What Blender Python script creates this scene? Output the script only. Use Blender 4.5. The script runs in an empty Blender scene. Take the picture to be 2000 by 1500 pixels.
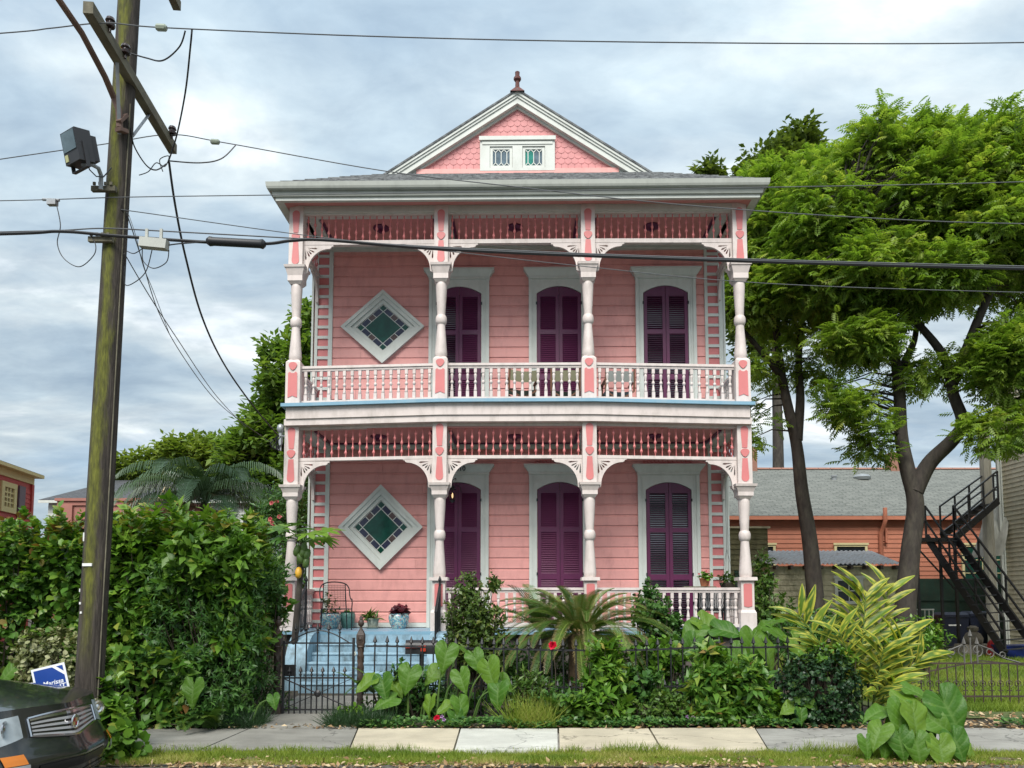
import bpy, math, random
import numpy as np
from mathutils import Vector, Matrix, noise
from mathutils.geometry import tessellate_polygon

R = math.radians
scene = bpy.context.scene
COL = scene.collection
random.seed(11)
rng = np.random.default_rng(11)

# ---------------------------------------------------------------- camera
EYE = 1.6
PITCH = math.atan(0.0757)
FPX = 1500.0            # focal length in photo pixels (photo 2000 x 1500)
PPY = 1057.0            # principal row: the photo was straightened, so it sits low
cam_data = bpy.data.cameras.new('camera')
cam = bpy.data.objects.new('camera', cam_data)
COL.objects.link(cam)
scene.camera = cam
cam.location = (0, 0, EYE)
cam.rotation_euler = (R(90) + PITCH, 0, 0)
cam_data.sensor_width = 36
cam_data.lens = 36 * FPX / 2000
cam_data.shift_y = (PPY - 750) / 2000
cam_data.clip_end = 2000
scene.render.resolution_x = 1024
scene.render.resolution_y = 768


def at(px, py, Y):
    """world point seen at photo pixel (px, py) on the vertical plane at distance Y"""
    u = (px - 1000) / FPX
    v = (py - PPY) / FPX
    fw = math.cos(PITCH) + v * math.sin(PITCH)
    up = math.sin(PITCH) - v * math.cos(PITCH)
    s = Y / fw
    return Vector((u * s, Y, EYE + up * s))


# ---------------------------------------------------------------- sky and sun
SUN_EL, SUN_AZ = 49.0, 190.0     # azimuth clockwise from +Y (north)
world = bpy.data.worlds.new('World')
scene.world = world
world.use_nodes = True
nt = world.node_tree
nt.nodes.clear()
W = lambda t: nt.nodes.new(t)
wo = W('ShaderNodeOutputWorld')
bg = W('ShaderNodeBackground')
bg.inputs['Strength'].default_value = 0.06
sky = W('ShaderNodeTexSky')
sky.sky_type = 'NISHITA'
sky.sun_disc = False
sky.sun_elevation = R(SUN_EL)
sky.sun_rotation = R(SUN_AZ)
sky.air_density = 1.0
sky.dust_density = 1.2
sky.ozone_density = 2.0
tc = W('ShaderNodeTexCoord')
sep = W('ShaderNodeSeparateXYZ')
nt.links.new(tc.outputs['Generated'], sep.inputs[0])


def wmath(op, a, b=None, clamp=False):
    n = W('ShaderNodeMath')
    n.operation = op
    n.use_clamp = clamp
    for i, s in enumerate((a, b)):
        if s is None:
            continue
        if isinstance(s, (int, float)):
            n.inputs[i].default_value = s
        else:
            nt.links.new(s, n.inputs[i])
    return n.outputs[0]


zc = wmath('ADD', wmath('MAXIMUM', sep.outputs['Z'], 0.0), 0.16)
cx = wmath('DIVIDE', sep.outputs['X'], zc)
cy = wmath('DIVIDE', sep.outputs['Y'], zc)
comb = W('ShaderNodeCombineXYZ')
nt.links.new(cx, comb.inputs[0])
nt.links.new(wmath('MULTIPLY', cy, 1.55), comb.inputs[1])
comb.inputs[2].default_value = 3.7


def wnoise(scale, detail, rough, dist=0.0, off=(0, 0, 0)):
    m = W('ShaderNodeMapping')
    m.inputs['Location'].default_value = off
    nt.links.new(comb.outputs[0], m.inputs[0])
    n = W('ShaderNodeTexNoise')
    n.inputs['Scale'].default_value = scale
    n.inputs['Detail'].default_value = detail
    n.inputs['Roughness'].default_value = rough
    n.inputs['Distortion'].default_value = dist
    nt.links.new(m.outputs[0], n.inputs['Vector'])
    return n.outputs['Fac']


def wramp(fac, stops):
    r = W('ShaderNodeValToRGB')
    els = r.color_ramp.elements
    while len(els) < len(stops):
        els.new(0.5)
    for e, (p, c) in zip(els, stops):
        e.position = p
        e.color = c
    nt.links.new(fac, r.inputs['Fac'])
    return r.outputs['Color']


def wmix(kind, f, a, b):
    n = W('ShaderNodeMix')
    n.data_type = 'RGBA'
    n.blend_type = kind
    if isinstance(f, (int, float)):
        n.inputs['Factor'].default_value = f
    else:
        nt.links.new(f, n.inputs['Factor'])
    for i, s in ((6, a), (7, b)):
        if isinstance(s, tuple):
            n.inputs[i].default_value = s
        else:
            nt.links.new(s, n.inputs[i])
    return n.outputs[2]


SKYK = 10.0
def sk(r, g, b):
    return (r * SKYK, g * SKYK, b * SKYK, 1)
cloud_tone = wramp(wnoise(1.35, 7, 0.56, 0.35, (.6, .3, 0)), [(0.32, sk(.210, .268, .320)), (0.45, sk(.262, .320, .362)),
                                                 (0.57, sk(.350, .395, .415)), (0.70, sk(.58, .60, .61))])
cloud_tone2 = wramp(wnoise(2.6, 5, 0.5, 0.2, (4.1, 2.2, 0)), [(0.32, (.80, .84, .89, 1)), (0.68, (1.20, 1.17, 1.13, 1))])
clouds = wmix('MULTIPLY', 1.0, cloud_tone, cloud_tone2)
mott = wramp(wnoise(6.0, 7, 0.6, 0.4, (2.7, 9.1, 0)), [(0.3, (.88, .89, .91, 1)), (0.7, (1.13, 1.12, 1.10, 1))])
clouds = wmix('MULTIPLY', 1.0, clouds, mott)
# an overcast sky is brighter overhead than at the horizon
zen = wmath('ADD', wmath('MULTIPLY', wmath('MAXIMUM', sep.outputs['Z'], 0.0), .75), .72)
zc3 = W('ShaderNodeCombineXYZ')
for _i in range(3):
    nt.links.new(zen, zc3.inputs[_i])
clouds = wmix('MULTIPLY', 1.0, clouds, zc3.outputs[0])
cover = wramp(wnoise(0.8, 5, 0.55, 0.2, (1.3, 7.7, 0)), [(0.30, (.75, .75, .75, 1)), (0.5, (.95, .95, .95, 1))])
blue = wmix('MULTIPLY', 1.0, sky.outputs[0], (.8, .85, .9, 1))
nt.links.new(wmix('MIX', cover, blue, clouds), bg.inputs['Color'])
nt.links.new(bg.outputs[0], wo.inputs[0])

sun_data = bpy.data.lights.new('sun', 'SUN')
sun_data.energy = 1.3
sun_data.angle = R(32)
sun_data.color = (1.0, 0.965, 0.91)
sun = bpy.data.objects.new('sun', sun_data)
COL.objects.link(sun)
sd = Vector((math.sin(R(SUN_AZ)) * math.cos(R(SUN_EL)), math.cos(R(SUN_AZ)) * math.cos(R(SUN_EL)), math.sin(R(SUN_EL))))
sun.rotation_euler = (-sd).to_track_quat('-Z', 'Y').to_euler()
sun.location = sd * 60

vs = scene.view_settings
vs.view_transform = 'Standard'
vs.look = 'None'
vs.gamma = 1.0
vs.use_curve_mapping = False
vs.exposure = 1.85


# ---------------------------------------------------------------- materials
def srgb(r, g, b):
    f = lambda c: (c / 255 / 12.92) if c / 255 <= 0.04045 else ((c / 255 + 0.055) / 1.055) ** 2.4
    return (f(r), f(g), f(b))


class NT:
    def __init__(s, name):
        s.m = bpy.data.materials.new(name)
        s.m.use_nodes = True
        s.t = s.m.node_tree
        s.t.nodes.clear()
        s.out = s.n('ShaderNodeOutputMaterial')
        s.b = s.n('ShaderNodeBsdfPrincipled')
        s.l(s.b.outputs[0], s.out.inputs[0])

    def n(s, t):
        return s.t.nodes.new(t)

    def l(s, a, b):
        s.t.links.new(a, b)

    def pos(s, mapping=None, kind='world'):
        if kind == 'world':
            o = s.n('ShaderNodeNewGeometry').outputs['Position']
        else:
            o = s.n('ShaderNodeTexCoord').outputs[kind]
        if mapping:
            m = s.n('ShaderNodeMapping')
            m.inputs['Scale'].default_value = mapping
            s.l(o, m.inputs[0])
            o = m.outputs[0]
        return o

    def noise(s, vec, scale, detail=4, rough=0.55, dist=0.0):
        n = s.n('ShaderNodeTexNoise')
        n.inputs['Scale'].default_value = scale
        n.inputs['Detail'].default_value = detail
        n.inputs['Roughness'].default_value = rough
        n.inputs['Distortion'].default_value = dist
        s.l(vec, n.inputs['Vector'])
        return n.outputs['Fac']

    def ramp(s, fac, stops):
        r = s.n('ShaderNodeValToRGB')
        els = r.color_ramp.elements
        while len(els) < len(stops):
            els.new(0.5)
        for e, (p, c) in zip(els, stops):
            e.position = p
            e.color = (*c, 1) if len(c) == 3 else c
        s.l(fac, r.inputs['Fac'])
        return r.outputs['Color']

    def mix(s, f, a, b, kind='MIX'):
        n = s.n('ShaderNodeMix')
        n.data_type = 'RGBA'
        n.blend_type = kind
        if isinstance(f, (int, float)):
            n.inputs['Factor'].default_value = f
        else:
            s.l(f, n.inputs['Factor'])
        for i, c in ((6, a), (7, b)):
            if isinstance(c, (tuple, list)):
                n.inputs[i].default_value = (*c, 1) if len(c) == 3 else c
            else:
                s.l(c, n.inputs[i])
        return n.outputs[2]

    def attr(s, name):
        a = s.n('ShaderNodeAttribute')
        a.attribute_name = name
        return a.outputs['Fac']

    def bump(s, h, strength=0.3, dist=0.01):
        b = s.n('ShaderNodeBump')
        b.inputs['Strength'].default_value = strength
        b.inputs['Distance'].default_value = dist
        s.l(h, b.inputs['Height'])
        s.l(b.outputs[0], s.b.inputs['Normal'])

    def setc(s, c):
        if isinstance(c, (tuple, list)):
            s.b.inputs['Base Color'].default_value = (*c[:3], 1)
        else:
            s.l(c, s.b.inputs['Base Color'])


def mul(c, k):
    return tuple(min(1, x * k) for x in c)


MATS = {}


def paint(name, c, var=0.1, scale=3.0, rough=0.55, bump=0.15, bscale=60, dirt=None, dirt_amt=0.35, stretch=(1, 1, 1), metal=0.0, spec=0.5, each=0.0):
    """painted / plain surface: gentle mottling, fine relief, optional grime patches"""
    k = NT(name)
    p = k.pos(stretch)
    col = k.ramp(k.noise(p, scale, 5), [(0.3, mul(c, 1 - var)), (0.7, mul(c, 1 + var * 0.6))])
    if dirt:
        d = k.ramp(k.noise(k.pos((2.2, 2.2, 0.9)), 2.3, 8, 0.68), [(0.47, (0, 0, 0)), (0.72, (dirt_amt,) * 3)])
        col = k.mix(d, col, dirt)
    if each:       # every board took the paint a little differently
        oi = k.n('ShaderNodeObjectInfo')
        col = k.mix(1.0, col, k.ramp(oi.outputs['Random'], [(0, (1 - each,) * 3), (1, (1, 1, 1))]), 'MULTIPLY')
    k.setc(col)
    k.b.inputs['Roughness'].default_value = rough
    k.b.inputs['Metallic'].default_value = metal
    k.b.inputs['Specular IOR Level'].default_value = spec
    if bump:
        k.bump(k.noise(p, bscale, 3), bump, 0.006)
    MATS[name] = k.m
    return k.m


def foliage(name, stops, trans=0.3, rough=0.45, tip=None, spec=0.4, bumpy=0):
    """leaf colour by the per-leaf random attribute, light passing through the blade"""
    k = NT(name)
    col = k.ramp(k.attr('rnd'), stops)
    if tip:
        col = k.mix(k.attr('tip'), col, tip)
    if bumpy:      # blotches and puckering of a big blade
        po = k.pos(kind='Object')
        col = k.mix(1.0, col, k.ramp(k.noise(po, 7, 6, .65), [(.3, (.8, .84, .7)), (.7, (1.15, 1.1, 1.1))]), 'MULTIPLY')
        k.bump(k.noise(po, 16, 4), .25, .03)
    k.setc(col)
    k.b.inputs['Roughness'].default_value = rough
    k.b.inputs['Specular IOR Level'].default_value = spec
    tr = k.n('ShaderNodeBsdfTranslucent')
    k.l(k.mix(1.0, col, (1.0, 1.05, 0.45), 'MULTIPLY'), tr.inputs['Color'])
    ms = k.n('ShaderNodeMixShader')
    ms.inputs[0].default_value = trans
    k.l(k.b.outputs[0], ms.inputs[1])
    k.l(tr.outputs[0], ms.inputs[2])
    k.l(ms.outputs[0], k.out.inputs[0])
    MATS[name] = k.m
    return k.m


# ---------------------------------------------------------------- mesh helpers
class MB:
    def __init__(s):
        s.v, s.f, s.mi = [], [], []

    def add(s, vs, fs, mi=0):
        o = len(s.v)
        s.v += [tuple(v) for v in vs]
        s.f += [tuple(i + o for i in f) for f in fs]
        s.mi += [mi] * len(fs)
        return s

    def box(s, x0, x1, y0, y1, z0, z1, mi=0):
        vs = [(x0, y0, z0), (x1, y0, z0), (x1, y1, z0), (x0, y1, z0), (x0, y0, z1), (x1, y0, z1), (x1, y1, z1), (x0, y1, z1)]
        return s.add(vs, [(0, 3, 2, 1), (4, 5, 6, 7), (0, 1, 5, 4), (1, 2, 6, 5), (2, 3, 7, 6), (3, 0, 4, 7)], mi)

    def frustum(s, cx, cy, z0, h0, z1, h1, mi=0, d0=None, d1=None):
        """square-section solid between two heights, half widths h0 -> h1"""
        d0 = h0 if d0 is None else d0
        d1 = h1 if d1 is None else d1
        vs = [(cx - h0, cy - d0, z0), (cx + h0, cy - d0, z0), (cx + h0, cy + d0, z0), (cx - h0, cy + d0, z0),
              (cx - h1, cy - d1, z1), (cx + h1, cy - d1, z1), (cx + h1, cy + d1, z1), (cx - h1, cy + d1, z1)]
        return s.add(vs, [(0, 3, 2, 1), (4, 5, 6, 7), (0, 1, 5, 4), (1, 2, 6, 5), (2, 3, 7, 6), (3, 0, 4, 7)], mi)

    def bar(s, a, b, w, h, mi=0, up=(0, 0, 1)):
        a, b = Vector(a), Vector(b)
        d = (b - a).normalized()
        u = Vector(up)
        if abs(d.dot(u)) > 0.98:
            u = Vector((0, 1, 0))
        x = d.cross(u).normalized() * (w / 2)
        z = x.cross(d).normalized() * (h / 2)
        vs = [a - x - z, a + x - z, a + x + z, a - x + z, b - x - z, b + x - z, b + x + z, b - x + z]
        return s.add(vs, [(0, 1, 2, 3), (4, 7, 6, 5), (0, 4, 5, 1), (1, 5, 6, 2), (2, 6, 7, 3), (3, 7, 4, 0)], mi)

    def prism(s, poly, a, b, axis='y', mi=0, holes=()):
        """extrude a 2D outline (x,z for axis y; y,z for axis x; x,y for axis z)"""
        rings = [list(poly)] + [list(h) for h in holes]
        pts = [p for r in rings for p in r]
        tris = tessellate_polygon([[Vector((p[0], p[1], 0)) for p in r] for r in rings])

        def put(p, t):
            return {'y': (p[0], t, p[1]), 'x': (t, p[0], p[1]), 'z': (p[0], p[1], t)}[axis]
        n = len(pts)
        vs = [put(p, a) for p in pts] + [put(p, b) for p in pts]
        fs = [tuple(t) for t in tris] + [tuple(i + n for i in reversed(t)) for t in tris]
        o = 0
        for r in rings:
            m = len(r)
            fs += [(o + i, o + (i + 1) % m, n + o + (i + 1) % m, n + o + i) for i in range(m)]
            o += m
        return s.add(vs, fs, mi)

    def lathe(s, prof, cx=0, cy=0, seg=12, mi=0, cap=True):
        vs, fs = [], []
        for r, z in prof:
            for k in range(seg):
                a = 2 * math.pi * k / seg
                vs.append((cx + r * math.cos(a), cy + r * math.sin(a), z))
        for i in range(len(prof) - 1):
            for k in range(seg):
                k2 = (k + 1) % seg
                fs.append((i * seg + k, i * seg + k2, (i + 1) * seg + k2, (i + 1) * seg + k))
        if cap:
            fs.append(tuple(reversed(range(seg))))
            fs.append(tuple(range((len(prof) - 1) * seg, len(prof) * seg)))
        return s.add(vs, fs, mi)

    def tube(s, pts, r, seg=6, mi=0, cap=True):
        pts = [Vector(p) for p in pts]
        n = len(pts)
        rs = r if isinstance(r, (list, tuple)) else [r] * n
        vs, fs = [], []
        prev = None
        for i, p in enumerate(pts):
            d = (pts[min(i + 1, n - 1)] - pts[max(i - 1, 0)])
            d = d.normalized() if d.length > 1e-9 else Vector((0, 0, 1))
            if prev is None:
                u = Vector((0, 0, 1)) if abs(d.z) < 0.9 else Vector((1, 0, 0))
                x = d.cross(u).normalized()
            else:
                x = (prev - d * prev.dot(d))
                x = x.normalized() if x.length > 1e-6 else d.orthogonal().normalized()
            prev = x
            y = d.cross(x)
            for k in range(seg):
                a = 2 * math.pi * k / seg
                vs.append(p + (x * math.cos(a) + y * math.sin(a)) * rs[i])
        for i in range(n - 1):
            for k in range(seg):
                k2 = (k + 1) % seg
                fs.append((i * seg + k, i * seg + k2, (i + 1) * seg + k2, (i + 1) * seg + k))
        if cap:
            fs.append(tuple(reversed(range(seg))))
            fs.append(tuple(range((n - 1) * seg, n * seg)))
        return s.add(vs, fs, mi)

    def grid(s, fn, nu, nv, mi=0):
        vs = [fn(i / nu, j / nv) for j in range(nv + 1) for i in range(nu + 1)]
        w = nu + 1
        fs = [(j * w + i, j * w + i + 1, (j + 1) * w + i + 1, (j + 1) * w + i) for j in range(nv) for i in range(nu)]
        return s.add(vs, fs, mi)

    def data(s, name, mats, smooth=False, deform=None):
        me = bpy.data.meshes.new(name)
        vs = [deform(v) for v in s.v] if deform else s.v
        me.from_pydata(vs, [], s.f)
        for m in (mats if isinstance(mats, (list, tuple)) else [mats]):
            me.materials.append(m)
        if any(s.mi):
            me.polygons.foreach_set('material_index', s.mi)
        if smooth:
            me.polygons.foreach_set('use_smooth', [True] * len(s.f))
            try:
                me.set_sharp_from_angle(angle=R(40))
            except Exception:
                pass
        me.update()
        return me

    def build(s, name, mats, parent=None, smooth=False, deform=None, loc=None, rot=None, **kw):
        return link(name, s.data(name, mats, smooth, deform), parent, loc, rot, **kw)


def link(name, data, parent=None, loc=None, rot=None, scale=None, label=None, cat=None, group=None, kind=None):
    o = bpy.data.objects.new(name, data)
    COL.objects.link(o)
    if parent is not None:
        o.parent = parent
    if loc is not None:
        o.location = loc
    if rot is not None:
        o.rotation_euler = rot
    if scale is not None:
        o.scale = scale
    tag(o, label, cat, group, kind)
    return o


def tag(o, label=None, cat=None, group=None, kind=None):
    for k, v in (('label', label), ('category', cat), ('group', group), ('kind', kind)):
        if v:
            o[k] = v
    return o


def thing(name, loc, label, cat, group=None, rz=0.0):
    return link(name, None, None, loc, (0, 0, rz), label=label, cat=cat, group=group)


def copy_tree(o, parent=None):
    c = o.copy()
    COL.objects.link(c)
    c.parent = parent
    for ch in list(o.children):
        copy_tree(ch, c)
    return c


def text_mesh(body, size, extrude=0.002, italic=0.0, bold=0.0):
    cu = bpy.data.curves.new('lettering', 'FONT')
    cu.body = body
    cu.size = size
    cu.extrude = extrude
    cu.shear = italic
    cu.offset = bold
    cu.align_x = 'CENTER'
    cu.resolution_u = 3
    o = bpy.data.objects.new('lettering', cu)
    COL.objects.link(o)
    dg = bpy.context.evaluated_depsgraph_get()
    me = bpy.data.meshes.new_from_object(o.evaluated_get(dg))
    bpy.data.objects.remove(o)
    bpy.data.curves.remove(cu)
    return me


# ---------------------------------------------------------------- leaf scattering
def scatter(name, tv, tf, pos, Y, Z, size, mat, parent=None, rnd=None, tip=None, smooth=False, **kw):
    """one mesh of len(pos) copies of a leaf template; Y = leaf axis, Z = leaf normal, size = scale (k,) or (k,3)"""
    tv = np.asarray(tv, float)
    tf = np.asarray(tf, int)
    pos = np.asarray(pos, float)
    k = len(pos)
    Y = Y / (np.linalg.norm(Y, axis=1, keepdims=True) + 1e-9)
    Z = Z - Y * np.sum(Y * Z, 1, keepdims=True)
    Z = Z / (np.linalg.norm(Z, axis=1, keepdims=True) + 1e-9)
    X = np.cross(Y, Z)
    size = np.asarray(size, float)
    if size.ndim == 1:
        size = np.repeat(size[:, None], 3, 1)
    P = (pos[:, None, :] + tv[None, :, 0:1] * size[:, None, 0:1] * X[:, None, :] + tv[None, :, 1:2] * size[:, None, 1:2] * Y[:, None, :]
         + tv[None, :, 2:3] * size[:, None, 2:3] * Z[:, None, :]).reshape(-1, 3)
    n = len(tv)
    F = (tf[None] + (np.arange(k) * n)[:, None, None]).reshape(-1, tf.shape[1])
    me = bpy.data.meshes.new(name)
    me.vertices.add(len(P))
    me.vertices.foreach_set('co', P.astype(np.float32).ravel())
    me.loops.add(F.size)
    me.loops.foreach_set('vertex_index', F.astype(np.int32).ravel())
    me.polygons.add(len(F))
    me.polygons.foreach_set('loop_start', (np.arange(len(F)) * F.shape[1]).astype(np.int32))
    me.polygons.foreach_set('loop_total', np.full(len(F), F.shape[1], np.int32))
    if smooth:
        me.polygons.foreach_set('use_smooth', np.ones(len(F), bool))
    a = me.attributes.new('rnd', 'FLOAT', 'POINT')
    if rnd is None:
        rnd = rng.random(k)
    a.data.foreach_set('value', np.repeat(np.asarray(rnd, np.float32), n))
    if tip is not None:
        b = me.attributes.new('tip', 'FLOAT', 'POINT')
        b.data.foreach_set('value', np.tile(np.asarray(tip, np.float32), k))
    me.materials.append(mat)
    me.update(calc_edges=True)
    return link(name, me, parent, **kw)


# leaf templates: axis +Y, length 1, normal +Z
LEAF_V = [(0, 0, 0), (.28, .38, .07), (0, .45, 0), (-.28, .38, .07), (0, 1, -.10)]
LEAF_F = [(0, 1, 2), (0, 2, 3), (1, 4, 2), (2, 4, 3)]
OVAL_V = [(0, 0, 0), (.34, .3, .06), (.33, .68, .05), (0, 1, -.06), (-.33, .68, .05), (-.34, .3, .06), (0, .5, 0)]
OVAL_F = [(0, 1, 6), (1, 2, 6), (2, 3, 6), (3, 4, 6), (4, 5, 6), (5, 0, 6)]
LANCE_V = [(0, 0, 0), (.13, .4, .03), (0, .5, 0), (-.13, .4, .03), (0, 1, -.14)]
BLADE_V = [(-.5, 0, 0), (.5, 0, 0), (.28, .6, .06), (-.28, .6, .06), (0, 1, .22)]
BLADE_F = [(0, 1, 2), (0, 2, 3), (3, 2, 4)]


def pinnate(pairs, ll, lw, droop):
    V, F = [], []

    def leaflet(b, d, w, l, n):
        d = np.array(d) / np.linalg.norm(d)
        sx = np.cross(d, n)
        sx /= np.linalg.norm(sx)
        o = len(V)
        V.extend([b, b + d * l * .45 + sx * w, b + d * l + np.array([0, 0, -droop * l]), b + d * l * .45 - sx * w])
        F.append((o, o + 1, o + 2, o + 3))
    for i in range(pairs):
        t = .18 + .75 * i / (pairs - 1)
        b = np.array([0, t, -.22 * t * t])
        sc = .75 + .35 * math.sin(math.pi * (i + .6) / pairs)
        for sgn in (-1, 1):
            leaflet(b, (sgn * 1.0, .55, -.15), lw * sc, ll * sc, (0, 0, 1))
    leaflet(np.array([0, .95, -.2]), (0, 1, -.3), lw, ll, (0, 0, 1))
    return np.array(V), np.array(F)


PIN_V, PIN_F = pinnate(5, .36, .080, .35)


def nrm(a):
    return a / (np.linalg.norm(a, axis=-1, keepdims=True) + 1e-9)


def lumps(p, amp, freq, seed):
    return np.array([1 + amp * noise.noise(Vector((q[0] * freq + seed, q[1] * freq - seed, q[2] * freq + 2 * seed))) * 1.6 for q in p])


def twig_leaves(tips, dirs, per, leaf, twig, spread=1.0, upward=.5, jitter=.35):
    """leaves around twig tips: returns pos, axis, normal, size, rnd"""
    k = len(tips)
    t = rng.random((k, per))
    base = tips[:, None, :] - dirs[:, None, :] * (t[..., None] * twig)
    rad = rng.normal(size=(k, per, 3))
    rad = nrm(rad - dirs[:, None, :] * np.sum(rad * dirs[:, None, :], -1, keepdims=True))
    ax = nrm(dirs[:, None, :] * (.75 - .5 * t[..., None]) + rad * spread + rng.normal(size=(k, per, 3)) * jitter * .4)
    nm = np.array([0, 0, 1.0]) * upward + dirs[:, None, :] * .6 + rng.normal(size=(k, per, 3)) * jitter
    sz = leaf * (0.42 + .85 * rng.random((k, per)))
    rn = np.clip(.55 * rng.random((k, 1)) + .45 * rng.random((k, per)) + (.25 - .5 * t) * .3, 0, 1)
    f = lambda a: a.reshape(-1, 3)
    return f(base), f(ax), f(nm), sz.ravel(), rn.ravel()


def blob_tips(c, r, n, amp=.22, freq=1.2, seed=1.0, inner=.45, zmin=None, updir=.35):
    """twig tips filling a lumpy ellipsoid, denser towards the outside"""
    d = nrm(rng.normal(size=(n, 3)))
    rad = 1 - inner * rng.random(n) ** 1.6
    p = d * rad[:, None] * lumps(d * np.array(r), amp, freq, seed)[:, None]
    tips = np.array(c) + p * np.array(r)
    dirs = nrm(d + np.array([0, 0, updir]) + rng.normal(size=(n, 3)) * .35)
    if zmin is not None:
        keep = tips[:, 2] > zmin
        tips, dirs = tips[keep], dirs[keep]
    return tips, dirs


def box_tips(x0, x1, y0, y1, z0, z1, n, amp=.25, freq=.9, seed=3.0, depth=.5, undercut=0.0):
    """twig tips for a clipped but shaggy hedge: front, top and side faces"""
    A = [(x1 - x0) * (z1 - z0), (x1 - x0) * (y1 - y0), (y1 - y0) * (z1 - z0)]
    pick = rng.choice(3, n, p=np.array(A) / sum(A))
    u, w = rng.random(n), rng.random(n)
    P = np.zeros((n, 3))
    D = np.zeros((n, 3))
    for i in range(n):
        dep = depth * rng.random() ** 1.5
        if pick[i] == 0:
            q, d = np.array([x0 + u[i] * (x1 - x0), y0 + undercut * (1 - w[i]) ** 1.3, z0 + w[i] * (z1 - z0)]), np.array([0, -1., .35])
        elif pick[i] == 1:
            q, d = np.array([x0 + u[i] * (x1 - x0), y0 + w[i] * (y1 - y0), z1]), np.array([0, -.2, 1.])
        else:
            q, d = np.array([x1, y0 + u[i] * (y1 - y0), z0 + w[i] * (z1 - z0)]), np.array([1., -.2, .3])
        L = noise.noise(Vector(q * freq) + Vector((seed, 0, seed))) * 1.5
        L2 = noise.noise(Vector(q * freq * 2.7) + Vector((0, seed, 0)))
        P[i] = q + d / np.linalg.norm(d) * (amp * L + amp * .5 * L2 - dep)
        D[i] = d
    return P, nrm(D + rng.normal(size=(n, 3)) * .45)

# ================================================================ materials used
GREY_DIRT = (.16, .15, .12)
M_PINK = paint('pink_siding_paint', (.75, .34, .305), .06, 2.0, .5, .1, 90, (.47, .20, .18), .5, (.6, 1, 2.5), each=.08)
M_PINK2 = paint('rose_panel_paint', (.60, .185, .18), .06, 4, .45, .08, 90)
M_PINKS = paint('pink_shingle_paint', (.62, .245, .24), .10, 7, .6, .2, 70, each=.12)
M_TRIM = paint('cool_white_trim_paint', (.565, .585, .54), .05, 3, .5, .1, 80, (.40, .41, .36), .45)
M_POST = paint('warm_white_post_paint', (.645, .565, .53), .06, 4, .5, .12, 80, (.36, .315, .28), .6)
M_PURPLE = paint('purple_shutter_paint', (.098, .011, .055), .12, 4, .38, .08, 80)
M_BLUE = paint('light_blue_floor_paint', (.19, .35, .46), .08, 3, .45, .1, 60, (.30, .40, .46), .5)
M_STEP = paint('worn_blue_step_paint', (.25, .39, .48), .16, 4, .65, .3, 40, (.08, .11, .12), .95)
M_GUTTER = paint('grey_gutter_paint', (.38, .395, .355), .08, 3, .5, .1, 60, (.23, .24, .21), .5)
M_IRON = paint('black_iron', (.018, .018, .02), .2, 12, .42, .25, 60)
M_IRON_R = paint('rusty_dark_iron', (.045, .032, .026), .35, 14, .6, .4, 50, (.10, .045, .02), .6)
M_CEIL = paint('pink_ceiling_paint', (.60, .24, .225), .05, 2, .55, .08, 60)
M_DARK = paint('dark_interior', (.012, .012, .014), .2, 2, .35, 0)
M_SKIRT = paint('dark_porch_skirt', (.10, .085, .075), .3, 5, .8, .4, 30)
M_GREY = paint('grey_metal', (.33, .35, .36), .1, 6, .4, .1, 60, metal=.4)
M_WHITE = paint('white_plastic', (.75, .75, .72), .05, 6, .45, .05)


def roof_mat(name, c1, c2, row, width):
    k = NT(name)
    br = k.n('ShaderNodeTexBrick')
    br.inputs['Color1'].default_value = (*c1, 1)
    br.inputs['Color2'].default_value = (*c2, 1)
    br.inputs['Mortar'].default_value = (*mul(c1, .35), 1)
    br.inputs['Scale'].default_value = 1.0
    br.inputs['Mortar Size'].default_value = row * .10
    br.inputs['Brick Width'].default_value = width
    br.inputs['Row Height'].default_value = row
    k.l(k.n('ShaderNodeUVMap').outputs[0], br.inputs['Vector'])
    p = k.pos()
    col = k.mix(k.ramp(k.noise(p, 9, 4), [(.3, (0, 0, 0)), (.7, (.6, .6, .6))]), br.outputs['Color'], mul(c2, 1.35))
    k.setc(col)
    k.b.inputs['Roughness'].default_value = .9
    k.bump(br.outputs['Fac'], -.5, .02)
    MATS[name] = k.m
    return k.m


M_ROOF = roof_mat('slate_grey_shingles', (.15, .16, .17), (.24, .25, .25), .13, .33)


def glass_mat(name, c, rough=.08):
    k = NT(name)
    p = k.pos()
    k.setc(k.ramp(k.noise(p, 7, 3), [(.3, mul(c, .75)), (.7, mul(c, 1.3))]))
    k.b.inputs['Roughness'].default_value = rough
    k.b.inputs['Specular IOR Level'].default_value = .35
    k.bump(k.noise(p, 25, 2), .12, .004)
    MATS[name] = k.m
    return k.m


G_GREEN = glass_mat('deep_green_glass', (.006, .052, .036))
G_NAVY = glass_mat('navy_glass', (.030, .032, .062))
G_BROWN = glass_mat('brown_glass', (.085, .055, .050))
G_CLEAR = glass_mat('grey_window_glass', (.11, .15, .18), .05)
G_TEAL = glass_mat('teal_glass', (.03, .20, .16))
G_BLACK = glass_mat('dark_window_glass', (.012, .016, .02), .04)

# ================================================================ the pink house
# local frame: x along the front, y into the lot (0 = front of the porch), z up from the pavement
H = thing('house', (0.1, 15.0, 0), 'two-storey pink wooden house with double front porch, purple shutters and shingled gable', 'house', rz=R(-.8))
CX = (-4.47, -1.53, 1.43, 4.47)       # porch columns
CZ = [(0, 0), (2.0, 0), (3.8, .04), (4.35, .05), (5.4, .085), (6.25, .06), (8.3, .03), (9.5, 0), (20, 0)]


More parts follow.
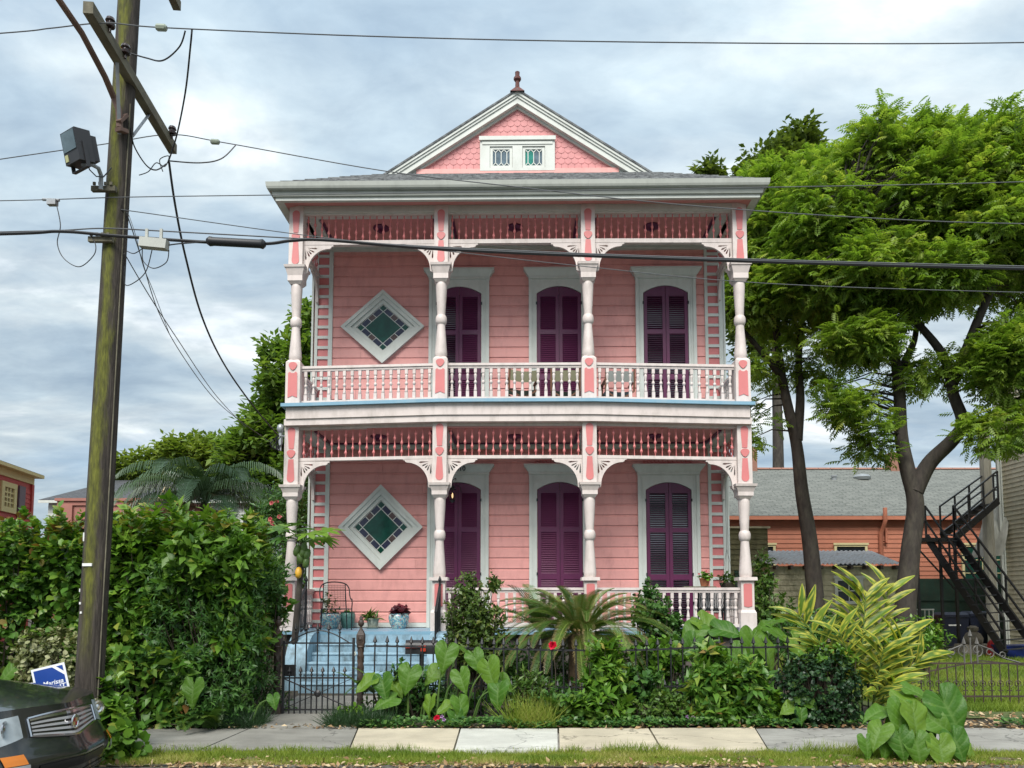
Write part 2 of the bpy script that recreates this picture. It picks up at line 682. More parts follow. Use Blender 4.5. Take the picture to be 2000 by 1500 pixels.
def crown_z(x, z):
    w = 0
    for (a, wa), (b, wb) in zip(CZ, CZ[1:]):
        if a <= z <= b:
            w = wa + (wb - wa) * (z - a) / (b - a)
    ax = abs(x)
    return w * (1 if ax < 1.5 else max(0.0, 1 - (ax - 1.5) / 2.97))


def crown(v):
    return (v[0], v[1], v[2] + crown_z(v[0], v[2]))


WY = 1.7        # wall plane
# ---- main walls and foundation
mb = MB()
mb.box(-4.55, 4.55, WY + .02, 14, .12, 9.62)
wall = mb.build('wall', M_PINK, H)
MB().box(-4.5, 4.5, WY + .1, 13.9, -.05, .115).build('foundation', M_SKIRT, H)

# drop siding, board by board, both storeys
BH = .2345


def siding_board_mesh(w):
    b = MB()
    prof = [(.02, 0), (-.012, 0), (-.014, .004), (-.010, .190), (.004, .205), (.004, BH - .003), (.02, BH - .003)]
    b.prism(prof, -w / 2, w / 2, 'x')
    return b.data('siding_board', M_PINK)


z = 1.10
while z < 9.45:
    if not (4.85 < z < 5.32):
        cuts = [-4.17] + sorted(random.uniform(-3.6, 3.6) for _ in range(random.choice((1, 1, 2)))) + [4.17]
        for xa, xb in zip(cuts, cuts[1:]):
            link('siding_board', siding_board_mesh(xb - xa - .004), wall, ((xa + xb) / 2, WY + random.uniform(-.0015, .0015), z))
    z += BH
MB().box(-4.2, 4.2, WY - .03, WY + .018, 1.0, 1.096).build('base_board', M_TRIM, H)

# ---- quoin ladders at the wall corners
for sx in (-1, 1):
    for z0, z1 in ((1.0, 4.93), (5.44, 9.42)):
        q = MB()
        xa, xb = sx * 4.19, sx * 4.49
        lo, hi = min(xa, xb), max(xa, xb)
        q.box(lo, hi, WY - .012, WY + .019, z0, z1)
        qo = q.build('corner_quoin', M_PINK2, H)
        t = MB()
        t.box(lo - .035, lo + .03, WY - .045, WY + .018, z0, z1)
        t.box(hi - .03, hi + .06, WY - .045, WY + .018, z0, z1)
        t.build('quoin_stile', M_TRIM, qo)
        rung = MB().box(lo + .03, hi - .03, WY - .04, WY - .0125, -.032, .032).data('quoin_rung', M_TRIM)
        zz = z0 + .12
        while zz < z1 - .05:
            link('quoin_rung', rung, qo, (0, 0, zz))
            zz += .233
    MB().box(*sorted((sx * 4.56, sx * 4.60)), WY - .04, WY + .16, .98, 9.42).build('corner_board', M_TRIM, H)

# ---- porch ceilings, cross beams, wall-top mouldings
for zc_, nm in ((9.50, 'upper'), (5.00, 'lower')):
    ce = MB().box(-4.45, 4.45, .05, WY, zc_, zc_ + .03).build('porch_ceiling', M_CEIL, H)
    bm_ = MB()
    bm_.box(-4.4, 4.4, WY - .06, WY - .001, zc_ - .11, zc_ - .002)
    bm_.box(-4.4, 4.4, WY - .13, WY - .061, zc_ - .05, zc_ - .002)
    bm_.build('wall_top_moulding', M_TRIM, H)
    edges = []
    for i, x in enumerate(CX):
        w0, w1 = (x - .16, x + .16)
        if i == 0: w1 = x + .36
        if i == 3: w0 = x - .36
        MB().box(w0, w1, .26, WY - .14, zc_ - .07, zc_ - .002).build('porch_cross_beam', M_TRIM, H)
        edges.append((w0, w1))
    for i in range(3):
        a, b = edges[i][1], edges[i + 1][0]
        tr = MB()
        tr.box(a + .002, a + .06, .28, WY - .15, zc_ - .03, zc_ - .002)
        tr.box(b - .06, b - .002, .28, WY - .15, zc_ - .03, zc_ - .002)
        tr.box(a + .061, b - .061, WY - .21, WY - .15, zc_ - .03, zc_ - .002)
        tr.build('ceiling_trim', M_PURPLE, H)
        md = MB()
        md.lathe([(.17, zc_ - .003), (.17, zc_ - .03), (.13, zc_ - .05), (.05, zc_ - .06), (.05, zc_ - .11)], (a + b) / 2, .78, 20)
        md.build('ceiling_medallion', M_PURPLE, H, smooth=True)

# ---- upper cornice, gutter and soffit: one stepped profile carried round three sides


def round_three(profile, mi=0, back=13.6, base=4.38, y0=0.0, mbx=None):
    """profile of (outward distance, z); mitred at the front corners"""
    b = mbx or MB()
    path = [(-1, back), (-1, None), (1, None), (1, back)]
    vs = []
    for sx, yy in path:
        for d, z in profile:
            vs.append((sx * (base + d), (y0 - d) if yy is None else yy, z))
    n = len(profile)
    fs = []
    for k in range(3):
        for i in range(n - 1):
            fs.append((k * n + i, k * n + i + 1, (k + 1) * n + i + 1, (k + 1) * n + i))
    b.add(vs, fs, mi)
    return b


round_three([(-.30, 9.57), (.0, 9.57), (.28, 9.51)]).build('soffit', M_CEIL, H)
round_three([(.27, 9.50), (.40, 9.475), (.40, 9.555), (.375, 9.56)]).build('lower_fascia', M_TRIM, H)
round_three([(.375, 9.545), (.44, 9.545), (.455, 9.60), (.455, 9.655), (.42, 9.66)]).build('upper_fascia', M_GUTTER, H)
round_three([(.42, 9.64), (.50, 9.64), (.535, 9.66), (.55, 9.70), (.56, 9.785), (.52, 9.79), (.51, 9.72)]).build('gutter', M_GUTTER, H)
ent = MB()
ent.box(-4.62, 4.62, -.015, .27, 9.43, 9.567)
for sx in (-1, 1):
    ent.box(*sorted((sx * 4.33, sx * 4.62)), .271, WY - .05, 9.43, 9.567)
ent.build('entablature_beam', M_TRIM, H)

# ---- roof with hipped skirt and front gable
ZE, TP, EX = 9.775, .658, 4.92
GY = 1.60
zr = ZE + EX * TP
inset = 2.10
xg = EX - inset
zg = ZE + inset * TP


def roof_part(name, quads, mat, parent=H):
    me = bpy.data.meshes.new(name)
    vs, fs, uv = [], [], []
    for q in quads:
        o = len(vs)
        q = [Vector(p) for p in q]
        e = (q[1] - q[0]).normalized()
        nn = (q[1] - q[0]).cross(q[-1] - q[0]).normalized()
        g = nn.cross(e)
        vs += [tuple(p) for p in q]
        fs.append(tuple(range(o, o + len(q))))
        uv += [((p - q[0]).dot(e), (p - q[0]).dot(g)) for p in q]
    me.from_pydata(vs, [], fs)
    ul = me.uv_layers.new(name='UVMap')
    for i, c in enumerate(uv):
        ul.data[i].uv = c
    me.materials.append(mat)
    me.update()
    return link(name, me, parent)


BACK = 13.6
rf = roof_part('roof', [
    [(-EX, -.52, ZE), (EX, -.52, ZE), (xg, GY, zg), (-xg, GY, zg)],
    [(-EX, BACK, ZE), (-EX, -.52, ZE), (-xg, GY, zg), (-xg, BACK, zg)],
    [(-xg, BACK, zg), (-xg, GY - .16, zg), (0, GY - .16, zr), (0, BACK, zr)],
    [(EX, -.52, ZE), (EX, BACK, ZE), (xg, BACK, zg), (xg, GY, zg)],
    [(xg, GY - .16, zg), (xg, BACK, zg), (0, BACK, zr), (0, GY - .16, zr)],
    [(EX, BACK, ZE), (-EX, BACK, ZE), (-xg, BACK, zg), (xg, BACK, zg)],
    [(xg, BACK, zg), (-xg, BACK, zg), (0, BACK, zr)]], M_ROOF)
# rows of skirt shingles with real thickness (the lowest courses are near enough to show their butts)
row = MB()
for i in range(10):
    t0 = i * .19
    y0, z0 = -.50 + t0, ZE + .004 + (t0 + .02) * TP
    x = -EX + t0
    j = 0
    while x < EX - t0 - .1:
        w = .26 + .1 * random.random()
        x1 = min(x + w, EX - t0)
        lift = .016 + .012 * random.random()
        yb = y0 + .2
        row.add([(x, y0, z0 + lift), (x1 - .008, y0, z0 + lift), (x1 - .008, yb, z0 + .2 * TP + .004), (x, yb, z0 + .2 * TP + .004),
                 (x, y0, z0 - .004), (x1 - .008, y0, z0 - .004)], [(0, 1, 2, 3), (4, 5, 1, 0)])
        x = x1
so = row.build('skirt_shingles', M_ROOF, rf, kind='stuff')

# gable: wall, scalloped shingles, window, rake boards, finial
gw = MB()
gw.prism([(-xg + .06, zg - .05), (xg - .06, zg - .05), (0, zr - .12)], GY + .03, GY + .2, 'y')
gable = gw.build('gable_wall', M_PINKS, H)
MB().box(-xg + .55, xg - .55, GY - .055, GY + .02, zg - .03, zg + .085).build('gable_base_board', M_PINK, H)
SW, SH, EXPO = .152, .23, .128


def shingle_mesh(kind):
    w = SW / 2 - .004
    if kind == 0:
        pts = [(-w, SH), (-w, .05), (-w + .022, .018), (-w + .045, 0), (w - .045, 0), (w - .022, .018), (w, .05), (w, SH)]
    else:
        pts = [(-w, SH), (-w, .035), (-w + .03, .004), (0, -.004), (w - .03, .004), (w, .035), (w, SH)]
    b = MB()
    top, bot = -.006, -.020
    n = len(pts)
    vs = []
    for (x, z) in pts:
        yy = bot + (top - bot) * max(0, z) / SH
        vs.append((x, yy, z))
    vs += [(x, .012, z) for x, z in pts]
    fs = [tuple(range(n))] + [(i, n + i, n + (i + 1) % n, (i + 1) % n) for i in range(n)]
    b.add(vs, fs)
    return b.data('shingle', M_PINKS)


shm = [shingle_mesh(0), shingle_mesh(1)]
nrow = 0
zz = zg + .09
while zz < zr - .40:
    half = (zr - .37 - zz) / TP + .02
    off = (nrow % 2) * SW / 2
    i0 = int(-half / SW) - 1
    for i in range(i0, -i0 + 1):
        x = i * SW + off
        if abs(x) > half:
            continue
        if abs(x) < .80 and zz < zg + .70:
            continue
        link('shingle', shm[(nrow + i) % 2], gable, (x, GY + .03, zz + random.uniform(-.004, .004)))
    zz += EXPO
    nrow += 1
for sx in (-1, 1):
    def rake(d0, d1, ya, yb, name, mat, sx=sx):
        """board along the gable slope between vertical depths d0..d1 below the roof line"""
        xe = xg + .46
        poly = [(0, zr - d0), (sx * xe, zr - xe * TP - d0), (sx * xe, zr - xe * TP - d1), (0, zr - d1)]
        return MB().prism(poly, ya, yb, 'y').build(name, mat, H)
    rake(-.012, .035, GY - .20, GY + .1, 'rake_shingle_edge', M_ROOF)
    rake(.036, .10, GY - .18, GY + .1, 'rake_crown_moulding', M_TRIM)
    rake(.101, .16, GY - .155, GY + .1, 'rake_bed_moulding', M_TRIM)
    rake(.161, .29, GY - .13, GY - .09, 'rake_fascia', M_TRIM)
    rake(.255, .292, GY - .089, GY + .1, 'rake_soffit', M_TRIM)
    rake(.293, .35, GY - .03, GY + .08, 'rake_frieze_board', M_TRIM)
fin = MB()
fin.add([(-.16, GY - .24, zr - .07), (.16, GY - .24, zr - .07), (.16, GY + .1, zr - .07), (-.16, GY + .1, zr - .07), (0, GY - .08, zr + .16)],
        [(0, 1, 4), (1, 2, 4), (2, 3, 4), (3, 0, 4)])
M_FIN = paint('rust_brown_finial', (.11, .032, .026), .2, 8, .6, .2)
fo = fin.build('finial', M_FIN, H)
MB().lathe([(.05, zr + .10), (.045, zr + .25), (.085, zr + .29), (.085, zr + .34), (.05, zr + .36), (.05, zr + .43), (.055, zr + .47)], 0, GY - .08, 8).build('finial_spike', M_FIN, fo)

# gable window
gx, gz0, gz1 = .84, zg + .03, zg + .80
w = MB()
w.prism([(-gx, gz0), (gx, gz0), (gx, gz1), (-gx, gz1)], GY - .06, GY + .02, 'y',
        holes=[[(-.62, gz0 + .07), (-.62, gz0 + .57), (-.11, gz0 + .57), (-.11, gz0 + .07)], [(.11, gz0 + .07), (.11, gz0 + .57), (.62, gz0 + .57), (.62, gz0 + .07)]])
w.box(-gx - .02, gx + .02, GY - .10, GY - .061, gz1 - .07, gz1 + .02)
w.box(-gx + .05, gx - .05, GY - .075, GY - .061, gz1 - .16, gz1 - .10)
gwin = w.build('attic_window_frame', M_TRIM, H)
for s, cols in ((-1, (G_CLEAR, G_CLEAR)), (1, (G_TEAL, G_CLEAR))):
    cx_, cz_ = s * .365, gz0 + .32
    sash = MB()
    o_, i_ = (.25, .245), (.19, .19)
    sash.prism([(cx_ - o_[0], cz_ - o_[1]), (cx_ + o_[0], cz_ - o_[1]), (cx_ + o_[0], cz_ + o_[1]), (cx_ - o_[0], cz_ + o_[1])], GY - .035, GY, 'y',
               holes=[[(cx_ - i_[0], cz_ - i_[1]), (cx_ - i_[0], cz_ + i_[1]), (cx_ + i_[0], cz_ + i_[1]), (cx_ + i_[0], cz_ - i_[1])]])
    for k in (-1, 0, 1):
        xx = cx_ + k * .127
        sash.bar((xx, GY - .022, cz_ - .12), (xx, GY - .022, cz_ + .12), .018, .014, up=(0, 1, 0))
        for e in (-1, 1):
            for f_ in (-1, 1):
                sash.bar((xx, GY - .022, cz_ + e * .12), (xx + f_ * .0635, GY - .022, cz_ + e * .19), .016, .014, up=(0, 1, 0))
    sash.build('attic_sash', M_TRIM, gwin)
    for k, g in ((-1, cols[0]), (1, cols[1])):
        MB().box(*sorted((cx_, cx_ + k * .188)), GY - .014, GY - .006, cz_ - .19, cz_ + .19).build('pane', g, gwin)

# ---- balcony deck and its edge
mb = MB()
n = 18
for i in range(n):
    xa, xb = -4.64 + 9.28 * i / n, -4.64 + 9.28 * (i + 1) / n
    mb.box(xa, xb, -.24, WY, 5.375, 5.44)
mb.build('balcony_floor', M_BLUE, H, deform=crown)
mb = MB()
for i in range(n):
    xa, xb = -4.56 + 9.12 * i / n, -4.56 + 9.12 * (i + 1) / n
    mb.box(xa, xb, -.16, .27, 5.145, 5.374)
for sx in (-1, 1):
    mb.box(*sorted((sx * 4.30, sx * 4.56)), .271, WY, 5.145, 5.374)
mb.build('balcony_fascia_board', M_POST, H, deform=crown)
mb = MB()
for i in range(n):
    xa, xb = -4.6 + 9.2 * i / n, -4.6 + 9.2 * (i + 1) / n
    mb.box(xa, xb, -.13, .25, 5.02, 5.143)
for sx in (-1, 1):
    mb.box(*sorted((sx * 4.34, sx * 4.6)), .251, WY, 5.02, 5.143)
mb.build('balcony_beam', M_POST, H, deform=crown)

# ---- porch columns
YC = .10


def paddle(cx, z0, z1, wide_top):
    """rounded tapering panel"""
    a, b = (.075, .05) if wide_top else (.05, .075)
    pts = []
    if wide_top:
        pts += [(cx - b, z0), (cx + b, z0)]
        pts += [(cx + a * math.cos(t), z1 - a + a * math.sin(t)) for t in np.linspace(0, math.pi, 9)]
    else:
        pts += [(cx + b * math.cos(t), z0 + b + b * math.sin(t)) for t in np.linspace(math.pi, 2 * math.pi, 9)]
        pts += [(cx + a, z1), (cx - a, z1)]
    return pts


def shield(cx, cz, r):
    pts = [(cx + r * math.cos(t), cz + .25 * r + r * .7 * math.sin(t)) for t in np.linspace(0, math.pi, 8)]
    pts += [(cx - r * .85, cz - .2 * r), (cx - r * .45, cz - .75 * r), (cx, cz - r), (cx + r * .45, cz - .75 * r), (cx + r * .85, cz - .2 * r)]
    return pts


def column(x, upper):
    b = MB()
    if upper:
        zt, zc1, zc0, zb0, sh1, ball, sh0 = 9.56, 8.31, 8.13, 7.97, 7.97, 7.17, 6.38
    else:
        zt, zc1, zc0, zb0, sh1, ball, sh0 = 5.02, 3.85, 3.72, 3.59, 3.59, 2.84, 2.03
    b.box(x - .14, x + .14, YC - .14, YC + .14, zc1, zt)
    b.frustum(x, YC, zc1 - .05, .205, zc1 - .001, .215)
    b.frustum(x, YC, zc0 - .02, .15, zc1 - .051, .19)
    b.frustum(x, YC, zb0 + .03, .15, zc0 - .021, .15)
    b.frustum(x, YC, zb0 - .03, .10, zb0 + .029, .145)
    k = .95
    prof = [(.10, sh1), (.118, sh1 - .035), (.120, sh1 - .09), (.112, sh1 - .25), (.088, ball + .13), (.088, ball + .10), (.103, ball + .085), (.118, ball + .045),
            (.122, ball), (.118, ball - .045), (.103, ball - .085), (.086, ball - .10), (.088, ball - .16), (.126, sh0 + .16), (.132, sh0 + .09), (.13, sh0 + .05), (.115, sh0 + .0)]
    b.lathe([(r * k, z) for r, z in prof], x, YC, 16)
    if upper:
        b.frustum(x, YC, 6.33, .145, 6.385, .10)
        b.box(x - .145, x + .145, YC - .145, YC + .145, 5.44, 6.329)
    else:
        b.frustum(x, YC, 1.965, .18, 2.03, .175)
        b.box(x - .125, x + .125, YC - .125, YC + .125, 1.40, 1.964)
        b.frustum(x, YC, 1.34, .155, 1.399, .128)
        b.box(x - .155, x + .155, YC - .155, YC + .155, .985, 1.339)
    o = b.build('column', M_POST, H, smooth=True, deform=crown)
    f = YC - .14
    class Q:
        def prism(self, pts, a, b, ax):
            MB().prism(pts, a, b, ax).build('column_panel', M_PINK2, o, deform=crown)
    q = Q()
    if upper:
        q.prism(paddle(x, 9.0, 9.46, True), f - .009, f + .002, 'y')
        q.prism(paddle(x, 8.34, 8.80, False), f - .009, f + .002, 'y')
        q.prism(shield(x, 8.90, .085), f - .018, f + .002, 'y')
        q.prism(shield(x, 6.24, .085), f - .022, f - .004, 'y')
        top = [(x + .09, 6.10), (x + .06, 6.125), (x + .03, 6.10), (x, 6.095), (x - .03, 6.10), (x - .06, 6.125), (x - .09, 6.10)]
        bot = [(x - .095, 5.60), (x - .05, 5.615), (x, 5.64), (x + .05, 5.615), (x + .095, 5.60)]
        q.prism(bot + top, f - .015, f - .004, 'y')
    else:
        q.prism(paddle(x, 4.57, 5.0, True), f - .009, f + .002, 'y')
        q.prism(paddle(x, 3.90, 4.36, False), f - .009, f + .002, 'y')
        q.prism(shield(x, 4.47, .085), f - .018, f + .002, 'y')
        q.prism([(x - .08, 1.47), (x - .04, 1.455), (x, 1.45), (x + .04, 1.455), (x + .08, 1.47), (x + .08, 1.89), (x + .05, 1.905), (x - .05, 1.905), (x - .08, 1.89)], f + .004, f + .017, 'y')
    return o


cols = [column(x, u) for u in (True, False) for x in CX]

# ---- pierced corner brackets


def bracket_mesh(mat):
    pts = [(0, 0), (.60, 0), (.60, -.025), (.565, -.03), (.55, -.06)]
    pts += [(.52 - .43 * math.cos(t), -.53 + .455 * math.sin(t)) for t in np.linspace(math.pi / 2, 0, 12)]
    pts += [(.085, -.57), (0, -.60)]
    holes = []
    for ang, r0, r1 in ((-4, .05, .24), (-27, .07, .20), (-47, .09, .18), (-66, .07, .20), (-88, .05, .25)):
        a = R(ang)
        d, e = Vector((math.cos(a), math.sin(a))), Vector((-math.sin(a), math.cos(a)))
        c = Vector((.035, -.055))
        holes.append([tuple(c + d * r0 + e * .003), tuple(c + d * r0 - e * .003), tuple(c + d * r1 * .85 - e * .017), tuple(c + d * r1 - e * .008), tuple(c + d * r1 + e * .008), tuple(c + d * r1 * .85 + e * .017)])
    b = MB()
    b.prism(pts, -.025, .025, 'y', holes=holes)
    return b.data('bracket', mat)


br = bracket_mesh(M_POST)
for zt in (8.775, 4.335):
    for i, x in enumerate(CX):
        dz = crown_z(x, zt)
        if i < 3:
            link('bracket', br, H, (x + .14, YC - .02, zt + dz))
        if i > 0:
            link('bracket', br, H, (x - .14, YC - .02, zt + dz), scale=(-1, 1, 1))
    for x in (CX[0], CX[3]):
        link('bracket', br, H, (x, YC + .14, zt), (0, 0, R(90)))
        link('bracket', br, H, (x, WY - .02, zt), (0, 0, R(-90)))

# ---- spindle friezes


def spindle_mesh(h, shift):
    pr = [(.010, 0)]
    n = 3 if not shift else 4
    for i in range(n):
        zc_ = (i + (.55 if not shift else .08)) * h / 3.15
        if zc_ > h - .05 or zc_ < .03:
            continue
        pr += [(.011, zc_ - .045), (.024, zc_ - .028), (.030, zc_ - .006), (.026, zc_ + .016), (.016, zc_ + .03), (.013, zc_ + .06)]
    pr += [(.011, h)]
    return MB().lathe(pr, 0, 0, 8).data('spindle', M_PINK2, smooth=True)


for zr0, zr1, rail0, rail1, topb in ((8.865, 9.40, 8.778, 8.864, 9.43), (4.40, 4.965, 4.338, 4.399, 5.02)):
    sm = [spindle_mesh(zr1 - zr0, False), spindle_mesh(zr1 - zr0, True)]
    for i in range(3):
        a, b = CX[i] + .141, CX[i + 1] - .141
        fr, ft = MB(), MB()
        for k in range(6):
            xa, xb = a + (b - a) * k / 6, a + (b - a) * (k + 1) / 6
            fr.box(xa, xb, YC - .05, YC + .05, rail0, rail1)
            ft.box(xa, xb, YC - .06, YC + .06, zr1, topb - .001)
        fo_ = fr.build('frieze_rail', M_POST, H, deform=crown)
        ft.build('frieze_head', M_POST, fo_, deform=crown)
        n = round((b - a) / .139)
        for k in range(n):
            x = a + (b - a) * (k + .5) / n
            link('spindle', sm[k % 2], fo_, (x, YC, zr0 + crown_z(x, zr0)))
    for x in (CX[0], CX[3]):
        fr = MB()
        fr.box(x - .05, x + .05, YC + .141, WY - .045, rail0, rail1)
        fo_ = fr.build('frieze_rail', M_POST, H)
        MB().box(x - .06, x + .06, YC + .141, WY - .045, zr1, topb - .001).build('frieze_head', M_POST, fo_)
        for k in range(10):
            link('spindle', sm[k % 2], fo_, (x, YC + .22 + k * .136, zr0))

# ---- balustrades


def baluster_mesh(h):
    b = MB()
    b.box(-.029, .029, -.029, .029, h - .11, h)
    b.frustum(0, 0, h - .13, .018, h - .1101, .027)
    m = h * .5
    b.lathe([(.018, h - .13), (.030, h - .145), (.030, h - .17), (.027, h - .2), (.016, m + .05), (.016, m + .035), (.028, m + .025), (.033, m), (.028, m - .025),
             (.016, m - .035), (.017, m - .05), (.029, .17), (.033, .145), (.03, .125), (.02, .115)], 0, 0, 10)
    b.box(-.031, .031, -.031, .031, 0, .1149)
    return b.data('baluster', M_POST, smooth=True)


def railing(p0, p1, z0, zt, n, cr=True, ends=False):
    (xa, ya), (xb, yb) = p0, p1
    d = crown if cr else None
    fr, fb = MB(), MB()
    seg = 6
    for k in range(seg):
        A = (xa + (xb - xa) * k / seg, ya + (yb - ya) * k / seg)
        B = (xa + (xb - xa) * (k + 1) / seg, ya + (yb - ya) * (k + 1) / seg)
        fr.bar((*A, zt - .026), (*B, zt - .026), .115, .05)
        fr.bar((*A, zt - .075), (*B, zt - .075), .07, .046)
        fb.bar((*A, z0 + .09), (*B, z0 + .09), .08, .06)
    o = fr.build('balustrade_rail', M_POST, H, deform=d)
    fb.build('bottom_rail', M_POST, o, deform=d)
    h = zt - .10 - (z0 + .12)
    key = round(h, 3)
    if key not in BAL:
        BAL[key] = baluster_mesh(h)
    for k in range(n):
        t = (k + .5) / n
        x, y = xa + (xb - xa) * t, ya + (yb - ya) * t
        link('baluster', BAL[key], o, (x, y, z0 + .12 + (crown_z(x, z0) if cr else 0)))


BAL = {}
for i in range(3):
    a, b = CX[i] + .146, CX[i + 1] - .146
    railing((a, YC), (b, YC), 5.435, 6.26, round((b - a) / .157))
for x in (CX[0], CX[3]):
    railing((x, YC + .146), (x, WY - .05), 5.435, 6.24, 9, False)
for i in (1, 2):
    a, b = CX[i] + .128, CX[i + 1] - .128
    railing((a, YC), (b, YC), 1.0, 1.83, round((b - a) / .157), False)
for x in (CX[0], CX[3]):
    railing((x, YC + .128), (x, WY - .05), 1.0, 1.82, 9, False)

# ---- lower porch floor, skirt, entrance steps
MB().box(-4.62, 4.62, -.17, WY + .02, .925, .985).build('porch_floor', M_BLUE, H)
sk_ = MB()
sk_.box(-1.35, 4.5, .0, .06, -.05, .924)
sk_.box(4.44, 4.5, .061, WY, -.05, .924)
sk_.box(-4.5, -4.44, .061, WY, -.05, .924)
sk_.box(-4.5, -4.0, .0, .06, -.05, .924)
sk_.build('porch_skirt', M_SKIRT, H)
SX0, SX1 = -3.80, -1.62
NS = 6
for i in range(NS - 1):
    zt_ = .925 - .155 * (i + 1)
    y1 = -.172 - .275 * i
    y0 = y1 - .275
    s_ = MB()
    s_.box(SX0, SX1, y0 + .02, y1 + .0, -.05, zt_ - .036)
    s_.prism([(y0, zt_ - .035), (y0 + .004, zt_ - .012), (y0 + .02, zt_), (y1, zt_), (y1, zt_ - .035)], SX0 + .001, SX1 - .001, 'x')
    s_.build('step', M_STEP, H)
MB().box(SX0, SX1, -.168, .0, -.05, .924).build('step', M_STEP, H)
for xa, xb in ((SX0 - .38, SX0 - .002), (SX1 + .002, SX1 + .30)):
    pts = [(-.17, -.05), (-1.15, -.05), (-1.15, .22)]
    pts += [(-.42 - .73 * math.cos(t), .22 + .76 * math.sin(t)) for t in np.linspace(.12, math.pi / 2, 9)]
    pts += [(-.17, .98)]
    MB().prism(pts, xa, xb, 'x').build('step_cheek', M_STEP, H, smooth=True)
# iron handrails beside the steps
for x, nm in ((SX0 - .30, 0), (SX1 + .12, 1)):
    r_ = MB()
    pp = (x, -.10, .985), (x, -.10, 1.93)
    r_.tube(pp, .022, 8)
    r_.lathe([(.012, 1.93), (.03, 1.955), (.034, 1.98), (.02, 2.01), (.008, 2.05)], x, -.10, 8)
    A, B = Vector((x, -.10, 1.86)), Vector((x, -.80, 1.36))
    r_.bar(A, B, .045, .02)
    r_.bar(A - Vector((0, 0, .78)), B - Vector((0, 0, .50)), .03, .014)
    for k in range(1, 8):
        t = k / 8
        P1 = A.lerp(B, t)
        r_.tube([P1, (P1.x, P1.y, .86 + (.98 - .86) * (1 - t) + .07)], .010, 5)
    r_.tube([B, (x, -.80, .72)], .018, 6)
    r_.build('handrail', M_IRON, H)

# ---- tall French windows with louvred shutters


def arch(xc, hw, spring, rise, n=14):
    return [(xc + hw * math.cos(t), spring + rise * (1 - (math.cos(t)) ** 2)) for t in np.linspace(0, math.pi, n)]


def french_window(xc, floor, top, opens):
    hw, rise = .485, .165
    spring = top - rise
    fz = top + .165
    ar = arch(xc, hw + .012, spring + .006, rise)
    outer = [(xc - .655, floor), (xc - .655, fz), (xc + .655, fz), (xc + .655, floor), (xc + hw + .012, floor)]
    b = MB()
    b.prism(outer + ar + [(xc - hw - .012, floor)], WY - .075, WY + .018, 'y')
    for s in (-1, 1):
        b.box(*sorted((xc + s * .60, xc + s * .67)), WY - .10, WY - .076, floor, fz - .002)
        b.box(*sorted((xc + s * .55, xc + s * .575)), WY - .087, WY - .0755, floor, fz - .05)
    fr = b.build('window_frame', M_TRIM, H)
    h = MB()
    h.box(xc - .68, xc + .68, WY - .115, WY + .018, fz, fz + .06)
    h.frustum(xc, WY - .05, fz + .061, .685, fz + .185, .775, d0=.07, d1=.14)
    h.box(xc - .785, xc + .785, WY - .20, WY + .018, fz + .186, fz + .225)
    h.build('window_header', M_TRIM, fr)
    # glazed door behind the shutters
    MB().box(xc - hw, xc + hw, WY - .018, WY - .0145, floor, spring).build('pane', G_BLACK, fr)
    for s in (-1, 1):
        op = opens[0 if s < 0 else 1]
        x0, x1 = (xc - hw, xc - .004) if s < 0 else (xc + .004, xc + hw)
        yo, yi = WY - .068, WY - .032
        lf = MB()
        st = .072

        def ztop(x):
            return spring + rise * (1 - ((x - xc) / hw) ** 2) - .004

        def vbar(a, b_):
            pts = [(a, floor + .012), (b_, floor + .012), (b_, ztop(b_)), ((a + b_) / 2, ztop((a + b_) / 2)), (a, ztop(a))]
            lf.prism(pts, yo, yi, 'y')
        vbar(x0, x0 + st)
        vbar(x1 - st, x1)
        ia, ib = x0 + st + .0005, x1 - st - .0005
        sect = [(floor + .20, top - 2.12), (top - 2.00, top - 1.09), (top - .99, spring - .07)]
        lf.box(ia, ib, yo, yi, floor + .012, sect[0][0])
        lf.box(ia, ib, yo, yi, sect[0][1], sect[1][0])
        lf.box(ia, ib, yo, yi, sect[1][1], sect[2][0])
        tp = [(ia, sect[2][1]), (ib, sect[2][1])] + [(x, ztop(x)) for x in np.linspace(ib, ia, 6)]
        lf.prism(tp, yo, yi, 'y')
        so_ = lf.build('shutter', M_PURPLE, H)
        lv = MB()
        for (za, zb) in sect:
            n_ = int((zb - za) / .046)
            for k in range(n_):
                zc_ = za + (k + .5) * (zb - za) / n_
                tilt = R(12) if op else R(-52)
                c, s_ = math.cos(tilt), math.sin(tilt)
                d = .026
                yc = (yo + yi) / 2
                y0, z0, y1, z1 = yc - d * c, zc_ + d * s_, yc + d * c, zc_ - d * s_
                if not op:
                    y0, z0, y1, z1 = yc - d * c, zc_ - .022, yc + d * c, zc_ + .028
                th = .005
                lv.add([(ia, y0, z0), (ib, y0, z0), (ib, y1, z1), (ia, y1, z1), (ia, y0, z0 + th), (ib, y0, z0 + th), (ib, y1, z1 + th), (ia, y1, z1 + th)],
                       [(0, 3, 2, 1), (4, 5, 6, 7), (0, 1, 5, 4), (2, 3, 7, 6)])
        lv.build('louvres', M_PURPLE, so_, kind='stuff')
        hg = MB()
        xs_ = xc + s * (hw + .012)
        for zz in (floor + .5, top - 2.03, top - .42):
            hg.box(xs_ - .014, xs_ + .014, WY - .10, WY - .076, zz, zz + .06)
        hg.build('hinge', M_IRON, so_)
        if op:
            bl = MB()
            zz = floor + .25
            while zz < spring - .1:
                bl.box(ia, ib, WY - .026, WY - .019, zz, zz + .024)
                zz += .05
            bl.build('blind', M_GREY, fr)
    return fr


